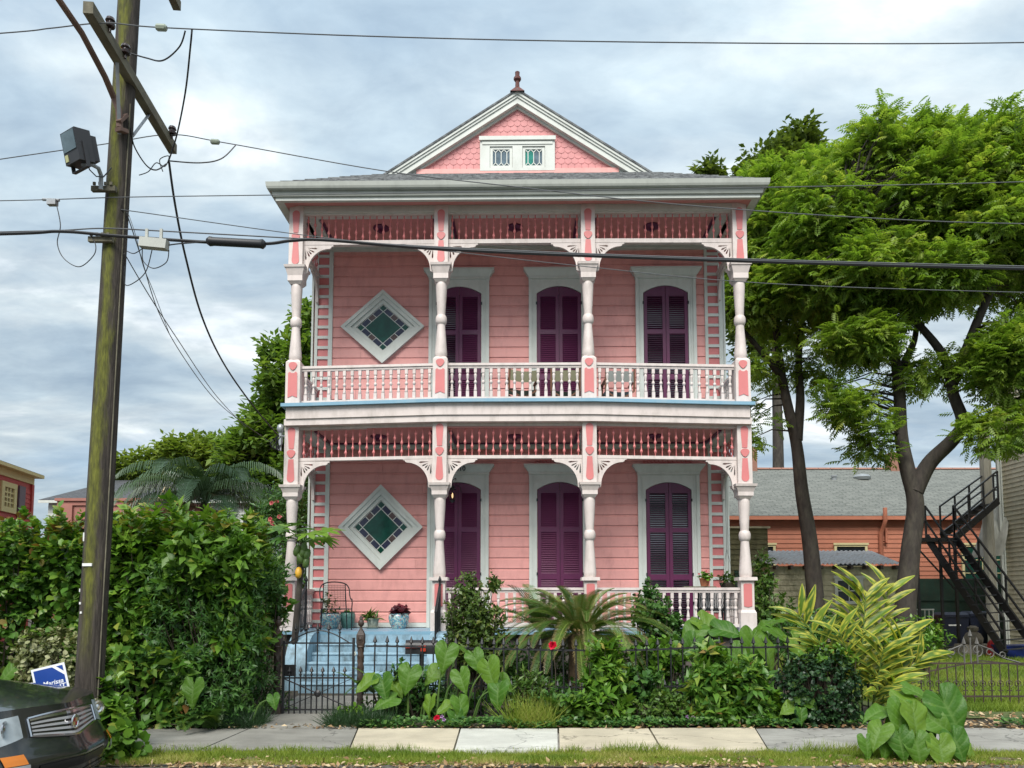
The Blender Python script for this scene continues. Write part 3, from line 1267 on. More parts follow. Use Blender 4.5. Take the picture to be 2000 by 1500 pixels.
DX = (-1.30, .92, 3.285)
french_window(DX[0], 5.445, 8.55, (True, False))
french_window(DX[1], 5.445, 8.55, (False, False))
french_window(DX[2], 5.445, 8.55, (True, True))
f1 = french_window(DX[0], .99, 4.15, (False, False))
french_window(DX[1], .99, 4.15, (False, False))
french_window(DX[2], .99, 4.14, (True, True))

# house number on the entrance header
me = text_mesh('3810', .14, .004, bold=.004)
me.materials.clear()
me.materials.append(M_IRON)
link('house_number', me, f1, (DX[0] + .03, WY - .209, 4.385), (R(90), 0, 0))
# carved fretwork above the lower windows
for xc in DX[1:]:
    fw_ = MB()
    for s in (-1, 1):
        for k in range(6):
            x = xc + s * (.06 + k * .09)
            rr = .062 - k * .007
            pts = [(x + rr * math.cos(t), WY - .03, 4.61 + rr * .75 * math.sin(t) + .02 - k * .004) for t in np.linspace(0, 5.0, 9)]
            fw_.tube(pts, .011, 4)
    fw_.tube([(xc - .6, WY - .03, 4.565), (xc, WY - .03, 4.575), (xc + .6, WY - .03, 4.565)], .013, 4)
    fw_.build('fretwork', M_PINK2, H)

# ---- diamond windows


def diamond_window(xc, zc_, hw, hh, floor):
    def dia(a, b):
        return [(xc - a, zc_), (xc, zc_ - b), (xc + a, zc_), (xc, zc_ + b)]
    b = MB()
    b.prism(dia(hw, hh), WY - .09, WY + .018, 'y', holes=[list(reversed(dia(hw * .78, hh * .78)))])
    b.prism(dia(hw * 1.02, hh * 1.02), WY - .115, WY - .0905, 'y', holes=[list(reversed(dia(hw * .91, hh * .91)))])
    b.prism(dia(hw * .775, hh * .775), WY - .045, WY + .017, 'y', holes=[list(reversed(dia(hw * .655, hh * .655)))])
    fr = b.build('diamond_window_frame', M_TRIM, H)
    gw_, gh = hw * .65, hh * .65
    MB().prism(dia(gw_, gh), WY - .016, WY - .012, 'y').build('leading', M_TRIM, fr)

    def cell(s0, s1, t0, t1, mat):
        P = lambda s, t: (xc + (s - t) / 2 * gw_, zc_ + (s + t) / 2 * gh)
        MB().prism([P(s0, t0), P(s1, t0), P(s1, t1), P(s0, t1)], WY - .022, WY - .0165, 'y').build('pane', mat, fr)
    c, e, g = .66, .70, .965
    cell(-c, c, -c, c, G_GREEN)
    for a in (-1, 1):
        for d in (-1, 1):
            cell(*sorted((a * e, a * g)), *sorted((d * e, d * g)), G_GREEN)
        for (u0, u1, mt) in ((-.65, -.20, G_NAVY), (-.16, .16, G_BROWN), (.20, .65, G_NAVY)):
            cell(*sorted((a * e, a * g)), u0, u1, mt)
            cell(u0, u1, *sorted((a * e, a * g)), mt)


diamond_window(-3.0, 7.645, .915, .82, 5.44)
diamond_window(-2.99, 3.17, .91, .915, 1.0)

# ---- rear side wing seen past the left wall
MB().box(-5.35, -4.56, 8.0, 12.0, .1, 7.05).build('side_wing_wall', M_PINK, H)
sw = MB()
sw.box(-5.6, -4.56, 7.75, 12.2, 7.051, 7.2)
sw.box(-5.72, -4.56, 7.63, 12.3, 7.201, 7.34)
swo = sw.build('side_wing_cornice', M_TRIM, H)
roof_part('side_wing_roof', [[(-5.74, 7.6, 7.345), (-4.57, 7.6, 7.345), (-4.57, 8.6, 8.1), (-4.9, 8.6, 8.1)],
                             [(-5.74, 12.3, 7.345), (-5.74, 7.6, 7.345), (-4.9, 8.6, 8.1), (-4.9, 11.5, 8.1)]], M_ROOF)
# junction of the service drop at the balcony corner
hd = MB()
hd.lathe([(.02, 4.90), (.06, 4.94), (.075, 5.0), (.06, 5.06), (.02, 5.09)], -4.72, .05, 10)
hd.bar((-4.72, .05, 4.95), (-4.72, .05, 4.55), .05, .05)
hd.bar((-4.72, .05, 4.85), (-4.60, .05, 4.85), .03, .03)
hd.build('service_bracket', M_GREY, H, smooth=True)
# wall lantern beside the entrance
LX, LY = -1.40, WY - .36
ln = MB()
ln.lathe([(.012, 3.66), (.05, 3.70), (.055, 3.72), (.03, 3.725)], LX, LY, 6)
ln.lathe([(.085, 3.945), (.06, 3.98), (.02, 4.03), (.008, 4.08)], LX, LY, 6)
for q in range(4):
    a_ = q * math.pi / 2
    ln.tube([(LX + .05 * math.cos(a_), LY + .05 * math.sin(a_), 3.72), (LX + .075 * math.cos(a_), LY + .075 * math.sin(a_), 3.95)], .006, 4)
ln.tube([(LX, LY, 4.07), (LX, LY + .02, 4.16), (LX + .06, LY + .15, 4.22), (LX + .05, WY - .09, 4.2)], .01, 5)
ln.tube([(LX + .02, LY, 4.0), (LX + .10, LY, 4.04), (LX + .17, LY, 4.0), (LX + .19, LY, 3.9)], .008, 5)
lno = ln.build('lantern', M_IRON, H)
k = NT('lantern_glow')
k.setc((.9, .7, .45))
k.b.inputs['Emission Color'].default_value = (1, .62, .3, 1)
k.b.inputs['Emission Strength'].default_value = .5
MB().lathe([(.008, 3.76), (.018, 3.79), (.018, 3.84), (.008, 3.88)], LX, LY, 8).build('lantern_lamp', k.m, lno)

# ================================================================ ground, street, pavement
def ground_mat(name, c1, c2, c3=None, scale=2.0, rough=.95, bump=.5, bscale=30):
    k = NT(name)
    p = k.pos()
    col = k.ramp(k.noise(p, scale, 8, .65), [(.3, c1), (.7, c2)])
    if c3:
        col = k.mix(k.ramp(k.noise(p, scale * 7, 5, .6), [(.52, (0, 0, 0)), (.66, (.8, .8, .8))]), col, c3)
    k.setc(col)
    k.b.inputs['Roughness'].default_value = rough
    k.bump(k.noise(p, bscale, 6, .7), bump, .02)
    MATS[name] = k.m
    return k.m


M_SOIL = ground_mat('dark_garden_soil', (.030, .024, .016), (.060, .048, .030), (.09, .075, .045), 3)
M_LAWN = ground_mat('lawn_soil', (.05, .075, .018), (.09, .12, .03), (.10, .085, .04), 2.5)
M_ASPH = ground_mat('worn_asphalt', (.055, .052, .048), (.10, .095, .085), (.14, .12, .09), 3, bump=.6, bscale=80)
M_KERB = ground_mat('weathered_kerb_stone', (.075, .07, .06), (.14, .13, .11), (.05, .055, .035), 5)
M_VERGE = ground_mat('verge_soil', (.07, .062, .03), (.12, .10, .05), (.17, .135, .07), 4)


def concrete(name, c, stain, amt=.6):
    k = NT(name)
    p = k.pos()
    col = k.ramp(k.noise(p, 1.6, 8, .6), [(.25, mul(c, .66)), (.75, mul(c, 1.15))])
    st = k.ramp(k.noise(k.pos((.5, 1.5, 1)), 3.2, 9, .7), [(.48, (0, 0, 0)), (.70, (amt,) * 3)])
    col = k.mix(st, col, stain)
    vo = k.n('ShaderNodeTexVoronoi')
    vo.feature = 'DISTANCE_TO_EDGE'
    vo.inputs['Scale'].default_value = .55
    wob = k.n('ShaderNodeVectorMath')
    wob.operation = 'ADD'
    nv = k.n('ShaderNodeTexNoise')
    nv.inputs['Scale'].default_value = 2.5
    nv.inputs['Detail'].default_value = 6
    k.l(p, nv.inputs['Vector'])
    k.l(p, wob.inputs[0])
    k.l(nv.outputs['Color'], wob.inputs[1])
    k.l(wob.outputs[0], vo.inputs['Vector'])
    col = k.mix(k.ramp(vo.outputs['Distance'], [(.003, (.75, .75, .75)), (.009, (0, 0, 0))]), col, mul(c, .22))
    sp = k.ramp(k.noise(p, 130, 2), [(.56, (0, 0, 0)), (.70, (.6, .6, .6))])
    col = k.mix(sp, col, mul(c, .55))
    k.setc(col)
    k.b.inputs['Roughness'].default_value = .9
    k.bump(k.noise(p, 90, 5, .7), .25, .006)
    MATS[name] = k.m
    return k.m


C_GREY = concrete('grey_concrete', (.25, .24, .21), (.13, .125, .105))
C_BEIGE = concrete('beige_concrete', (.52, .455, .335), (.36, .32, .245), .6)
C_WHITE = concrete('pale_concrete', (.55, .545, .485), (.40, .39, .35), .6)
C_GREY2 = concrete('light_grey_concrete', (.31, .30, .27), (.16, .15, .135))

MB().add([(-400, -60, -.12), (400, -60, -.12), (400, 7.62, -.12), (-400, 7.62, -.12)], [(0, 1, 2, 3)]).build('street', M_ASPH, kind='structure')
MB().add([(-400, 9.6, -.03), (400, 9.6, -.03), (400, 900, -.03), (-400, 900, -.03)], [(0, 1, 2, 3)]).build('ground', M_SOIL, kind='structure')


def verge_z(x, y):
    return -.035 + .03 * noise.noise(Vector((x * 1.1, y * 2.0, 0))) + .02 * noise.noise(Vector((x * 4, y * 5, 3)))


vg = MB()
vg.grid(lambda u, v: (-30 + 60 * u, 7.68 + .75 * v, verge_z(-30 + 60 * u, 7.68 + .75 * v)), 300, 6)
vg.build('verge', M_VERGE, kind='structure')
kb = MB()
kb.box(-60, 60, 7.605, 7.72, -.25, -.06)
kerb = kb.build('kerb', M_KERB, kind='structure')
x = -14.0
while x < 12:
    L = 1.4 + random.random() * .9
    dz = random.uniform(-.02, .012)
    kk = MB()
    kk.prism([(7.57, -.2), (7.57, -.055 + dz), (7.59, -.035 + dz), (7.72, -.03 + dz), (7.735, -.2)], x + .006, x + L - .006, 'x')
    kk.build('kerb_stone', M_KERB, kerb)
    x += L

pv = MB().box(-60, 60, 8.36, 9.69, -.2, -.045).build('sidewalk', C_GREY2, kind='structure')
joints = [(-60, -60), (-14, -14), (-12.4, -12.4), (-10.6, -10.6), (-8.8, -8.8), (-7.0, -7.0), (-5.2, -5.25), (-3.33, -3.27), (-1.74, -1.92), (-.62, -.645), (.50, .575), (1.60, 1.71), (2.74, 3.03),
          (4.62, 4.66), (6.4, 6.4), (8.2, 8.2), (10, 10), (60, 60)]
slab_m = [C_GREY2, C_GREY2, C_GREY2, C_GREY2, C_GREY2, C_GREY, C_GREY, C_GREY, C_BEIGE, C_WHITE, C_BEIGE, C_BEIGE, C_GREY2, C_GREY2, C_GREY2, C_GREY2, C_GREY2]
for i in range(len(joints) - 1):
    (a0, a1), (b0, b1) = joints[i], joints[i + 1]
    g = .008 + .004 * random.random()
    t = random.uniform(-.006, .006)
    s_ = MB()
    zs = [t, t + random.uniform(-.006, .006), t + random.uniform(-.006, .006), t]
    bot = [(a0 + g, 8.35, -.044), (b0 - g, 8.35, -.044), (b1 - g, 9.72, -.044), (a1 + g, 9.72, -.044)]
    top = [(p[0], p[1], z_) for p, z_ in zip(bot, zs)]
    s_.add(bot + top, [(4, 5, 6, 7), (0, 1, 5, 4), (1, 2, 6, 5), (2, 3, 7, 6), (3, 0, 4, 7)])
    s_.build('paving_slab', slab_m[i], pv)
pa = MB()
pa.add([(-3.38, 9.735, .004), (-1.95, 9.735, .004), (-1.85, 12.9, .006), (-3.55, 12.9, .006), (-3.38, 9.735, -.1), (-1.95, 9.735, -.1), (-1.85, 12.9, -.1), (-3.55, 12.9, -.1)],
       [(0, 1, 2, 3), (4, 5, 1, 0), (5, 6, 2, 1), (6, 7, 3, 2), (7, 4, 0, 3)])
pa.build('path', C_GREY, kind='structure')
MB().add([(5.4, 10.6, -.012), (40, 10.6, -.012), (40, 26, -.012), (5.4, 26, -.012)], [(0, 1, 2, 3)]).build('lawn', M_LAWN, kind='structure')

# ================================================================ background buildings, right
M_ORANGE = paint('orange_clapboard_paint', (.46, .17, .10), .08, 3, .6, .15, 50, (.32, .12, .075), .3)
M_CREAM = paint('cream_trim_paint', (.62, .55, .30), .06, 4, .6, .1)
M_BEIGE = paint('beige_clapboard_paint', (.58, .52, .38), .07, 3, .6, .15, 50, (.30, .27, .20), .4)
M_SHED = paint('weathered_shed_boards', (.50, .46, .32), .15, 4, .75, .3, 30, (.10, .10, .055), .8)
M_MOSS = paint('mossy_shed_boards', (.16, .15, .075), .25, 4, .8, .35, 30, (.06, .065, .03), .8)
M_TIN = paint('rusty_tin_roof', (.42, .42, .42), .2, 5, .5, .3, 20, (.20, .12, .075), .8, metal=.1)
M_BRICK = paint('old_brick', (.28, .14, .10), .3, 20, .9, .4, 40)
M_ROOF2 = roof_mat('green_grey_shingles', (.09, .098, .088), (.16, .168, .152), .17, .42)
M_GREENW = paint('dark_green_boards', (.02, .055, .035), .3, 3, .7, .3, 20, (.045, .05, .03), .6)
M_BIN = paint('navy_bin_plastic', (.012, .016, .035), .15, 5, .45, .1)
M_TARP = paint('grey_canvas', (.62, .61, .54), .15, 3, .8, .3, 15, (.22, .22, .17), .6)

YO = 31.0


def boards(parent, xa, xb, y, z0, z1, h, mat, name='clapboard', depth=.03):
    m = MB()
    m.prism([(0, 0), (-depth, 0), (-.006, h), (0, h)], 0, xb - xa, 'x')
    me = m.data(name, mat)
    z = z0
    while z < z1 - h * .4:
        link(name, me, parent, (xa, y, z))
        z += h


oh = thing('house', (9, YO, 0), 'long orange clapboard house with grey shingle roof behind the sheds', 'house')
oh_o = Vector((9, YO, 0))
ze = at(1500, 1006, YO).z
zr_ = at(1500, 916, YO + 5.2).z
x0o, x1o = at(1380, 1000, YO).x, 34.0
MB().box(x0o - 9, x1o - 9, .02, 10.4, 0, ze + .05).build('wall', M_ORANGE, oh)
boards(oh, x0o - 9, x1o - 9, .02, .9, ze - .12, .185, M_ORANGE)
roof_part('roof', [[(x0o - 9.3, -.35, ze - .06), (x1o - 9, -.35, ze - .06), (x1o - 9, 5.2, zr_), (x0o - 9.3, 5.2, zr_)],
                   [(x1o - 9, 10.8, ze - .06), (x0o - 9.3, 10.8, ze - .06), (x0o - 9.3, 5.2, zr_), (x1o - 9, 5.2, zr_)]], M_ROOF2, oh)
rc = MB()
x = x0o - 9.3
rm = MB().prism([(5.05, zr_ - .03), (5.2, zr_ + .07), (5.35, zr_ - .03)], 0, .56, 'x').data('ridge_tile', M_BRICK)
while x < x1o - 10:
    link('ridge_tile', rm, oh, (x, 0, 0))
    x += .58
MB().box(x0o - 9.2, x1o - 9, -.34, -.30, ze - .22, ze - .065).build('eave_board', M_ORANGE, oh)
c = at(1747, 905, YO + 5.2)
MB().box(c.x - 9 - .32, c.x - 9 + .32, 4.9, 5.5, zr_ - .4, zr_ + .75).build('chimney', M_BRICK, oh)
c = at(1466, 900, YO + 5.2)
MB().box(c.x - 9 - .22, c.x - 9 + .22, 4.9, 5.4, zr_ - .4, zr_ + 1.0).build('chimney', M_BRICK, oh)


def on_roof(px, py):
    # intersect the viewing line with the front roof slope of the orange house
    a, b = at(px, py, YO), at(px, py, YO + 6)
    best = None
    for i in range(60):
        p = a.lerp(b, i / 59)
        t = (p.y - (YO - .35)) / 5.55
        zr2 = ze - .06 + (zr_ - ze + .06) * t
        if best is None or abs(p.z - zr2) < best[0]:
            best = (abs(p.z - zr2), p, zr2)
    return best[1] - oh_o


p = on_roof(1629, 937)
MB().lathe([(.10, p.z - .2), (.10, p.z + .12), (.14, p.z + .13), (.14, p.z + .2)], p.x, p.y, 10).build('roof_vent', M_GREY, oh)
p = on_roof(1683, 933)
MB().lathe([(.10, p.z - .2), (.34, p.z - .1), (.40, p.z + .02), (.30, p.z + .12), (.1, p.z + .17)], p.x, p.y, 16).build('roof_ventilator', M_GREY, oh, smooth=True)


def small_window(parent, org, px0, py0, px1, py1, Y, trim, glass, bars=(1, 1), y=None):
    a, b = at(px0, py1, Y) - org, at(px1, py0, Y) - org
    yy = a.y if y is None else y
    t = .10
    m = MB()
    m.prism([(a.x, a.z), (b.x, a.z), (b.x, b.z), (a.x, b.z)], yy - .06, yy + .02, 'y',
            holes=[[(a.x + t, a.z + t), (a.x + t, b.z - t), (b.x - t, b.z - t), (b.x - t, a.z + t)]])
    m.box(a.x - .04, b.x + .04, yy - .09, yy - .061, b.z - .03, b.z + .05)
    for i in range(1, bars[0] + 1):
        xx = a.x + t + (b.x - a.x - 2 * t) * i / (bars[0] + 1)
        m.box(xx - .015, xx + .015, yy - .05, yy - .02, a.z + t, b.z - t)
    for i in range(1, bars[1] + 1):
        zz = a.z + t + (b.z - a.z - 2 * t) * i / (bars[1] + 1)
        m.box(a.x + t, b.x - t, yy - .049, yy - .021, zz - .015, zz + .015)
    o = m.build('window', trim, parent)
    MB().box(a.x + t, b.x - t, yy - .019, yy - .012, a.z + t, b.z - t).build('pane', glass, o)
    return o


small_window(oh, oh_o, 1631, 1063, 1693, 1150, YO - .02, M_CREAM, G_BLACK, (0, 1))
small_window(oh, oh_o, 1880, 1063, 1956, 1150, YO - .02, M_CREAM, G_GREEN, (1, 2))
small_window(oh, oh_o, 1478, 1063, 1514, 1150, YO - .02, M_CREAM, G_BLACK, (0, 1))
p = at(1720, 1100, YO) - oh_o
pipe = MB()
pipe.tube([(p.x, -.10, .6), (p.x, -.10, ze - .75), (p.x + .05, -.3, ze - .45), (p.x + .05, -.42, ze - .25), (p.x + .05, -.42, ze + .25)], .085, 8)
pipe.tube([(p.x, -.10, ze - 1.0), (p.x + .22, -.10, ze - 1.15), (p.x + .22, -.10, ze - .55)], .05, 6)
pipe.build('drain_pipe', M_ORANGE, oh, smooth=True)

# mossy shed beside the pink house
YS = 25.0
so_ = at(1460, 1030, YS)
sh = thing('shed', (so_.x, YS, 0), 'narrow mossy board shed right behind the pink house', 'shed')
hz = at(1460, 1032, YS).z
xr = at(1499, 1032, YS).x - so_.x
MB().box(-2.4, xr, .02, 3, 0, hz).build('wall', M_MOSS, sh)
boards(sh, -2.4, xr, .02, 0, hz - .05, .17, M_MOSS, depth=.035)
MB().box(-2.5, xr + .06, -.1, 3.1, hz, hz + .06).build('roof', M_SHED, sh)
small_window(sh, Vector((so_.x, YS, 0)), 1436, 1118, 1466, 1160, YS - .01, M_GREENW, G_BLACK, (0, 0))

# beige shed with rusty tin roof
YB = 24.0
bo = at(1620, 1110, YB)
bs = thing('shed', (bo.x, YB, 0), 'low beige clapboard shed with rusty sheet-metal roof', 'shed')
xa, xb = at(1500, 1110, YB).x - bo.x, at(1757, 1110, YB).x - bo.x
hz = at(1620, 1106, YB).z
MB().box(xa, xb, .02, 3.6, 0, hz).build('wall', M_SHED, bs)
boards(bs, xa, xb, .02, 0, hz - .05, .17, M_SHED, depth=.03)
zt = at(1600, 1079, YB + 3.6).z
n = 30
tin = MB()
xl0, xl1 = xa - .1, xb - .05
xt0, xt1 = xa + .1, at(1648, 1079, YB + 3.6).x - bo.x + 1.0
tin.grid(lambda u, v: (xl0 + (xl1 - xl0) * u + ((xt0 + (xt1 - xt0) * u) - (xl0 + (xl1 - xl0) * u)) * v, -.3 + 3.9 * v, hz + .06 + (zt - hz) * v + .022 * math.sin(u * 2 * math.pi * 30)), 180, 4)
tin.build('roof', M_TIN, bs)
for i in range(9):
    x = xa + .2 + (xb - xa - .4) * i / 8
    MB().box(x - .04, x + .04, -.26, .015, hz - .1, hz + .02).build('rafter_end', M_SKIRT, bs)
small_window(bs, Vector((bo.x, YB, 0)), 1630, 1128, 1684, 1180, YB - .01, M_TRIM, G_BLACK, (1, 1))
MB().lathe([(.06, 0), (.06, .06)], 0, 0, 10).build('wall_vent', M_IRON, bs, loc=(at(1507, 1122, YB).x - bo.x, -.02, at(1507, 1122, YB).z), rot=(R(90), 0, 0))

# beige clapboard house at the right edge: its long side wall runs back from the street
YR = 25.0
XR = at(1966, 1200, YR).x
rh = thing('house', (XR, YR, 0), 'tall beige clapboard house with white corner board at right edge', 'house')
MB().box(.02, 8, -13, 0, 0, 9.5).build('wall', M_BEIGE, rh)
bd = MB().prism([(0, 0), (-.028, 0), (-.006, .148), (0, .148)], 0, 12.8, 'x').data('clapboard', M_BEIGE)
z = 0.0
while z < 9.3:
    link('clapboard', bd, rh, (.02, -.1, z), (0, 0, R(-90)))
    z += .148
MB().box(-.05, .2, -.12, .04, 0, 9.4).build('corner_board', M_TRIM, rh)
MB().box(-.14, -.06, -.1, -.02, 0, 9.4).build('downpipe', M_TRIM, rh)

# grey canvas awning hung from the beige house
aw = MB()
P = [at(1925, 985, 25.6), at(1962, 985, 25.0), at(1960, 1085, 24.7), at(1893, 1090, 26.0)]


def awn(u, v):
    a = P[0].lerp(P[1], u)
    b = P[3].lerp(P[2], u)
    q = a.lerp(b, v)
    q.y += -.35 * math.sin(v * math.pi) * .6 + .05 * math.sin(u * 17 + v * 4)
    return tuple(q)


aw.grid(awn, 14, 8)
aw.build('awning', M_TARP, smooth=True, label='sagging grey canvas awning on the side of the beige house', cat='awning')
pp = at(1924, 900, 25)
MB().tube([(pp.x, 25, -.1), (pp.x, 25, at(1924, 835, 25).z)], .17, 8).build('utility_pole', paint('pale_pole_wood', (.33, .31, .25), .2, 6, .8, .3, 30, stretch=(4, 4, .5)), smooth=True,
                                                                           label='short pale wooden pole behind the black iron staircase', cat='pole')
MB().box(-.1, .1, -.1, .1, 0, at(1937, 1085, 25.3).z).build('post', M_TRIM, loc=(at(1937, 1100, 25.3).x, 25.3, 0), label='white post holding the grey canvas awning', cat='post')

# dark green wall panel behind the bins
g0 = at(1788, 1250, 27.5)
gf = MB()
gx1 = at(1990, 1250, 27.5).x
gz1_ = at(1850, 1130, 27.5).z
gf.box(g0.x, gx1, 27.5, 27.6, 0, gz1_)
for zz in (.35, 1.0, 1.55):
    gf.box(g0.x, gx1, 27.46, 27.499, zz, zz + .12)
gf.build('garden_screen', M_GREENW, label='dark green board screen under the orange house wall', cat='fence')

# black iron outside staircase
st = thing('staircase', tuple(at(1900, 1270, 21.5) * 1.0), 'black iron outside staircase with two flights and handrails', 'staircase')
so3 = Vector(st.location)
st.location.z = 0
so3.z = 0


def SA(px, py, Y):
    return at(px, py, Y) - so3


fl1a, fl1b = SA(1809, 1048, 23.6), SA(1964, 1277, 20.9)
fl2a, fl2b = SA(1864, 1048, 23.2), SA(2026, 1272, 20.5)
m = MB()
m.bar(fl1a, fl1b, .05, .22)
m.build('stringer', M_IRON, st)
MB().bar(fl2a, fl2b, .05, .22).build('stringer', M_IRON, st)
for i in range(14):
    t = (i + .6) / 14
    A, B = fl1a.lerp(fl1b, t), fl2a.lerp(fl2b, t)
    MB().bar(A, B, .24, .03).build('tread', M_IRON, st)
up_a, up_b = SA(1838, 1048, 23.9), SA(1922, 985, 25.0)
uq_a, uq_b = SA(1864, 1052, 23.2), SA(1950, 978, 24.3)
MB().bar(up_a, up_b, .05, .22).build('stringer', M_IRON, st)
MB().bar(uq_a, uq_b, .05, .22).build('stringer', M_IRON, st)
for i in range(7):
    t = (i + .5) / 7
    MB().bar(up_a.lerp(up_b, t), uq_a.lerp(uq_b, t), .24, .03).build('tread', M_IRON, st)
l4 = [SA(1790, 1050, 24.2), SA(1864, 1050, 24.2), SA(1864, 1050, 23.1), SA(1790, 1050, 23.1)]
zl = l4[2].z
MB().prism([(q.x, q.y) for q in l4], zl - .12, zl, 'z').build('landing', M_IRON, st)
for q in l4 + [SA(1835, 1050, 23.1)]:
    MB().bar((q.x, q.y, 0), (q.x, q.y, zl - .12), .07, .07).build('stair_post', M_IRON, st)
for (A, B) in ((l4[0], l4[3]), (l4[3], l4[2])):
    MB().bar(A + Vector((0, 0, -.3)), Vector((B.x, B.y, zl - 1.6)), .04, .04).build('brace', M_IRON, st)


def handrail(A, B, h=.95, n=3):
    m = MB()
    U = Vector((0, 0, 1))
    for hh in (h, h * .5):
        m.bar(A + U * hh, B + U * hh, .045, .045)
    for i in range(n + 1):
        q = A.lerp(B, i / n)
        m.bar(q, q + U * h, .045, .045)
    m.build('handrail', M_IRON, st)


handrail(fl1a, fl1b)
handrail(fl2a, fl2b)
handrail(up_a, up_b)
handrail(uq_a, uq_b)
L_ = [Vector((q.x, q.y, zl)) for q in l4]
handrail(L_[0], L_[3], n=1)
handrail(L_[3], SA(1809, 1050, 23.1), n=1)
tp_a, tp_b = SA(1922, 985, 25.0), SA(1962, 980, 25.0)
handrail(tp_a, Vector((tp_b.x, tp_b.y, tp_a.z)), n=2)

# wheeled bins
def wheelie(px0, px1, pyt, pyb, Y, label, mark=False):
    a, b = at(px0, pyb, Y), at(px1, pyt, Y)
    w, cx_, h = (b.x - a.x) / 2, (a.x + b.x) / 2, b.z
    t = thing('wheeled_bin', (cx_, Y, 0), label, 'bin', 'wheeled bins under the staircase')
    m = MB()
    m.frustum(0, .3, .06, w * .8, h * .86, w, d0=.26, d1=.33)
    m.build('body', M_BIN, t)
    m = MB()
    m.frustum(0, .3, h * .862, w * 1.05, h * .93, w * 1.04, d0=.36, d1=.36)
    m.frustum(0, .3, h * .931, w * 1.0, h, w * .8, d0=.34, d1=.25)
    m.build('lid', M_BIN, t)
    for s in (-1, 1):
        MB().lathe([(.1, -.03), (.1, .03)], 0, 0, 12).build('wheel', M_IRON, t, loc=(s * w * .8, .58, .1), rot=(0, R(90), 0))
    if mark:
        MB().box(-w * .55, w * .35, -.022, -.014, h * .62, h * .66).build('marking', M_WHITE, t)


wheelie(1842, 1892, 1196, 1262, 25.5, 'navy wheeled bin with pale strip, leftmost under the iron staircase', True)
wheelie(1896, 1940, 1194, 1262, 25.5, 'dark wheeled bin to the right of the bin with pale strip')
# clutter by the staircase: stone trough with round ornament, red bucket, white rack, blue crate
q = at(1905, 1266, 22.5)
t = thing('stone_ornament', (q.x, 22.5, 0), 'round stone ornament on a weathered block by the bins', 'ornament')
m_st = paint('garden_stone', (.20, .18, .14), .25, 8, .9, .4, 30)
MB().frustum(0, 0, 0, .5, .3, .45, d0=.3, d1=.28).build('block', m_st, t)
MB().lathe([(.2, .301), (.25, .36), (.26, .48), (.18, .62), (.10, .66), (.14, .70), (.15, .78), (.06, .84)], -.05, 0, 12).build('ball', m_st, t, smooth=True)
q = at(1941, 1270, 21.8)
MB().lathe([(.17, 0), (.20, .02), (.15, .36), (.08, .46)], q.x, 21.8, 14).build('bucket', paint('red_plastic', (.42, .012, .015), .1, 5, .4, 0), smooth=True, label='small red bucket at the foot of the iron stairs', cat='bucket')
q = at(1803, 1215, 25)
t = thing('rack', (q.x, 25, 0), 'white wire rack in front of the green screen', 'rack')
for i in range(6):
    MB().bar((-.3 + i * .12, 0, .5), (-.34 + i * .136, 0, 1.25), .025, .025).build('wire', M_WHITE, t)
MB().box(-.36, .36, -.03, .03, 1.25, 1.29).build('top_rail', M_WHITE, t)
MB().box(-.32, .32, -.03, .03, .45, .5).build('bottom_rail', M_WHITE, t)
q = at(1985, 1275, 21.4)
t = thing('crate', (q.x, 21.4, 0), 'blue plastic crate beside the red bucket', 'crate')
mblue = paint('blue_plastic', (.01, .025, .16), .1, 5, .45, 0)
MB().frustum(0, 0, .0, .42, .30, .48, d0=.28, d1=.32).build('body', mblue, t)
MB().box(-.5, .5, -.34, .34, .301, .34).build('rim', mblue, t)

# ================================================================ background buildings, left
M_RED = paint('red_clapboard_paint', (.42, .045, .035), .08, 3, .6, .15, 50)
M_YEL = paint('yellow_trim_paint', (.58, .49, .22), .06, 4, .6, .1)
M_CORAL = paint('coral_stucco', (.33, .14, .11), .08, 3, .7, .2, 40)
M_DROOF = roof_mat('charcoal_shingles', (.045, .047, .052), (.075, .078, .085), .2, .4)
A, B = at(-160, 1000, 24.0), at(62, 1000, 31.5)
d = (B - A)
ang = math.atan2(d.y, d.x)
Lw = Vector((d.x, d.y, 0)).length
rb = link('house', None, None, (A.x, A.y, 0), (0, 0, ang), label='red clapboard house with yellow eaves at the left edge', cat='house')
zt = at(70, 934, 31.5).z
MB().box(0, Lw, .02, 6, 0, zt).build('wall', M_RED, rb)
boards(rb, 0, Lw - .15, .02, 0, zt - .5, .19, M_RED)
MB().box(0, Lw - .001, -.05, .018, zt - .28, zt).build('frieze_board', M_YEL, rb)
MB().box(-.3, Lw + .18, -.35, 6.3, zt + .001, zt + .13).build('eave', M_YEL, rb)
MB().box(Lw - .15, Lw + .03, -.05, .1, 0, zt - .29).build('corner_board', M_RED, rb)
roof_part('roof', [[(-.3, -.35, zt + .14), (Lw + .18, -.35, zt + .14), (Lw + .18, 3, zt + .4), (-.3, 3, zt + .4)]], M_DROOF, rb)


def along_x(px, py):
    # distance along the red wall at which the photo column px falls
    best = None
    for i in range(400):
        q = A.lerp(B, i / 399)
        u = q.x / q.y * FPX + 1000
        if best is None or abs(u - px) < best[0]:
            best = (abs(u - px), i / 399 * Lw, q.y)
    return best[1], at(px, py, best[2]).z


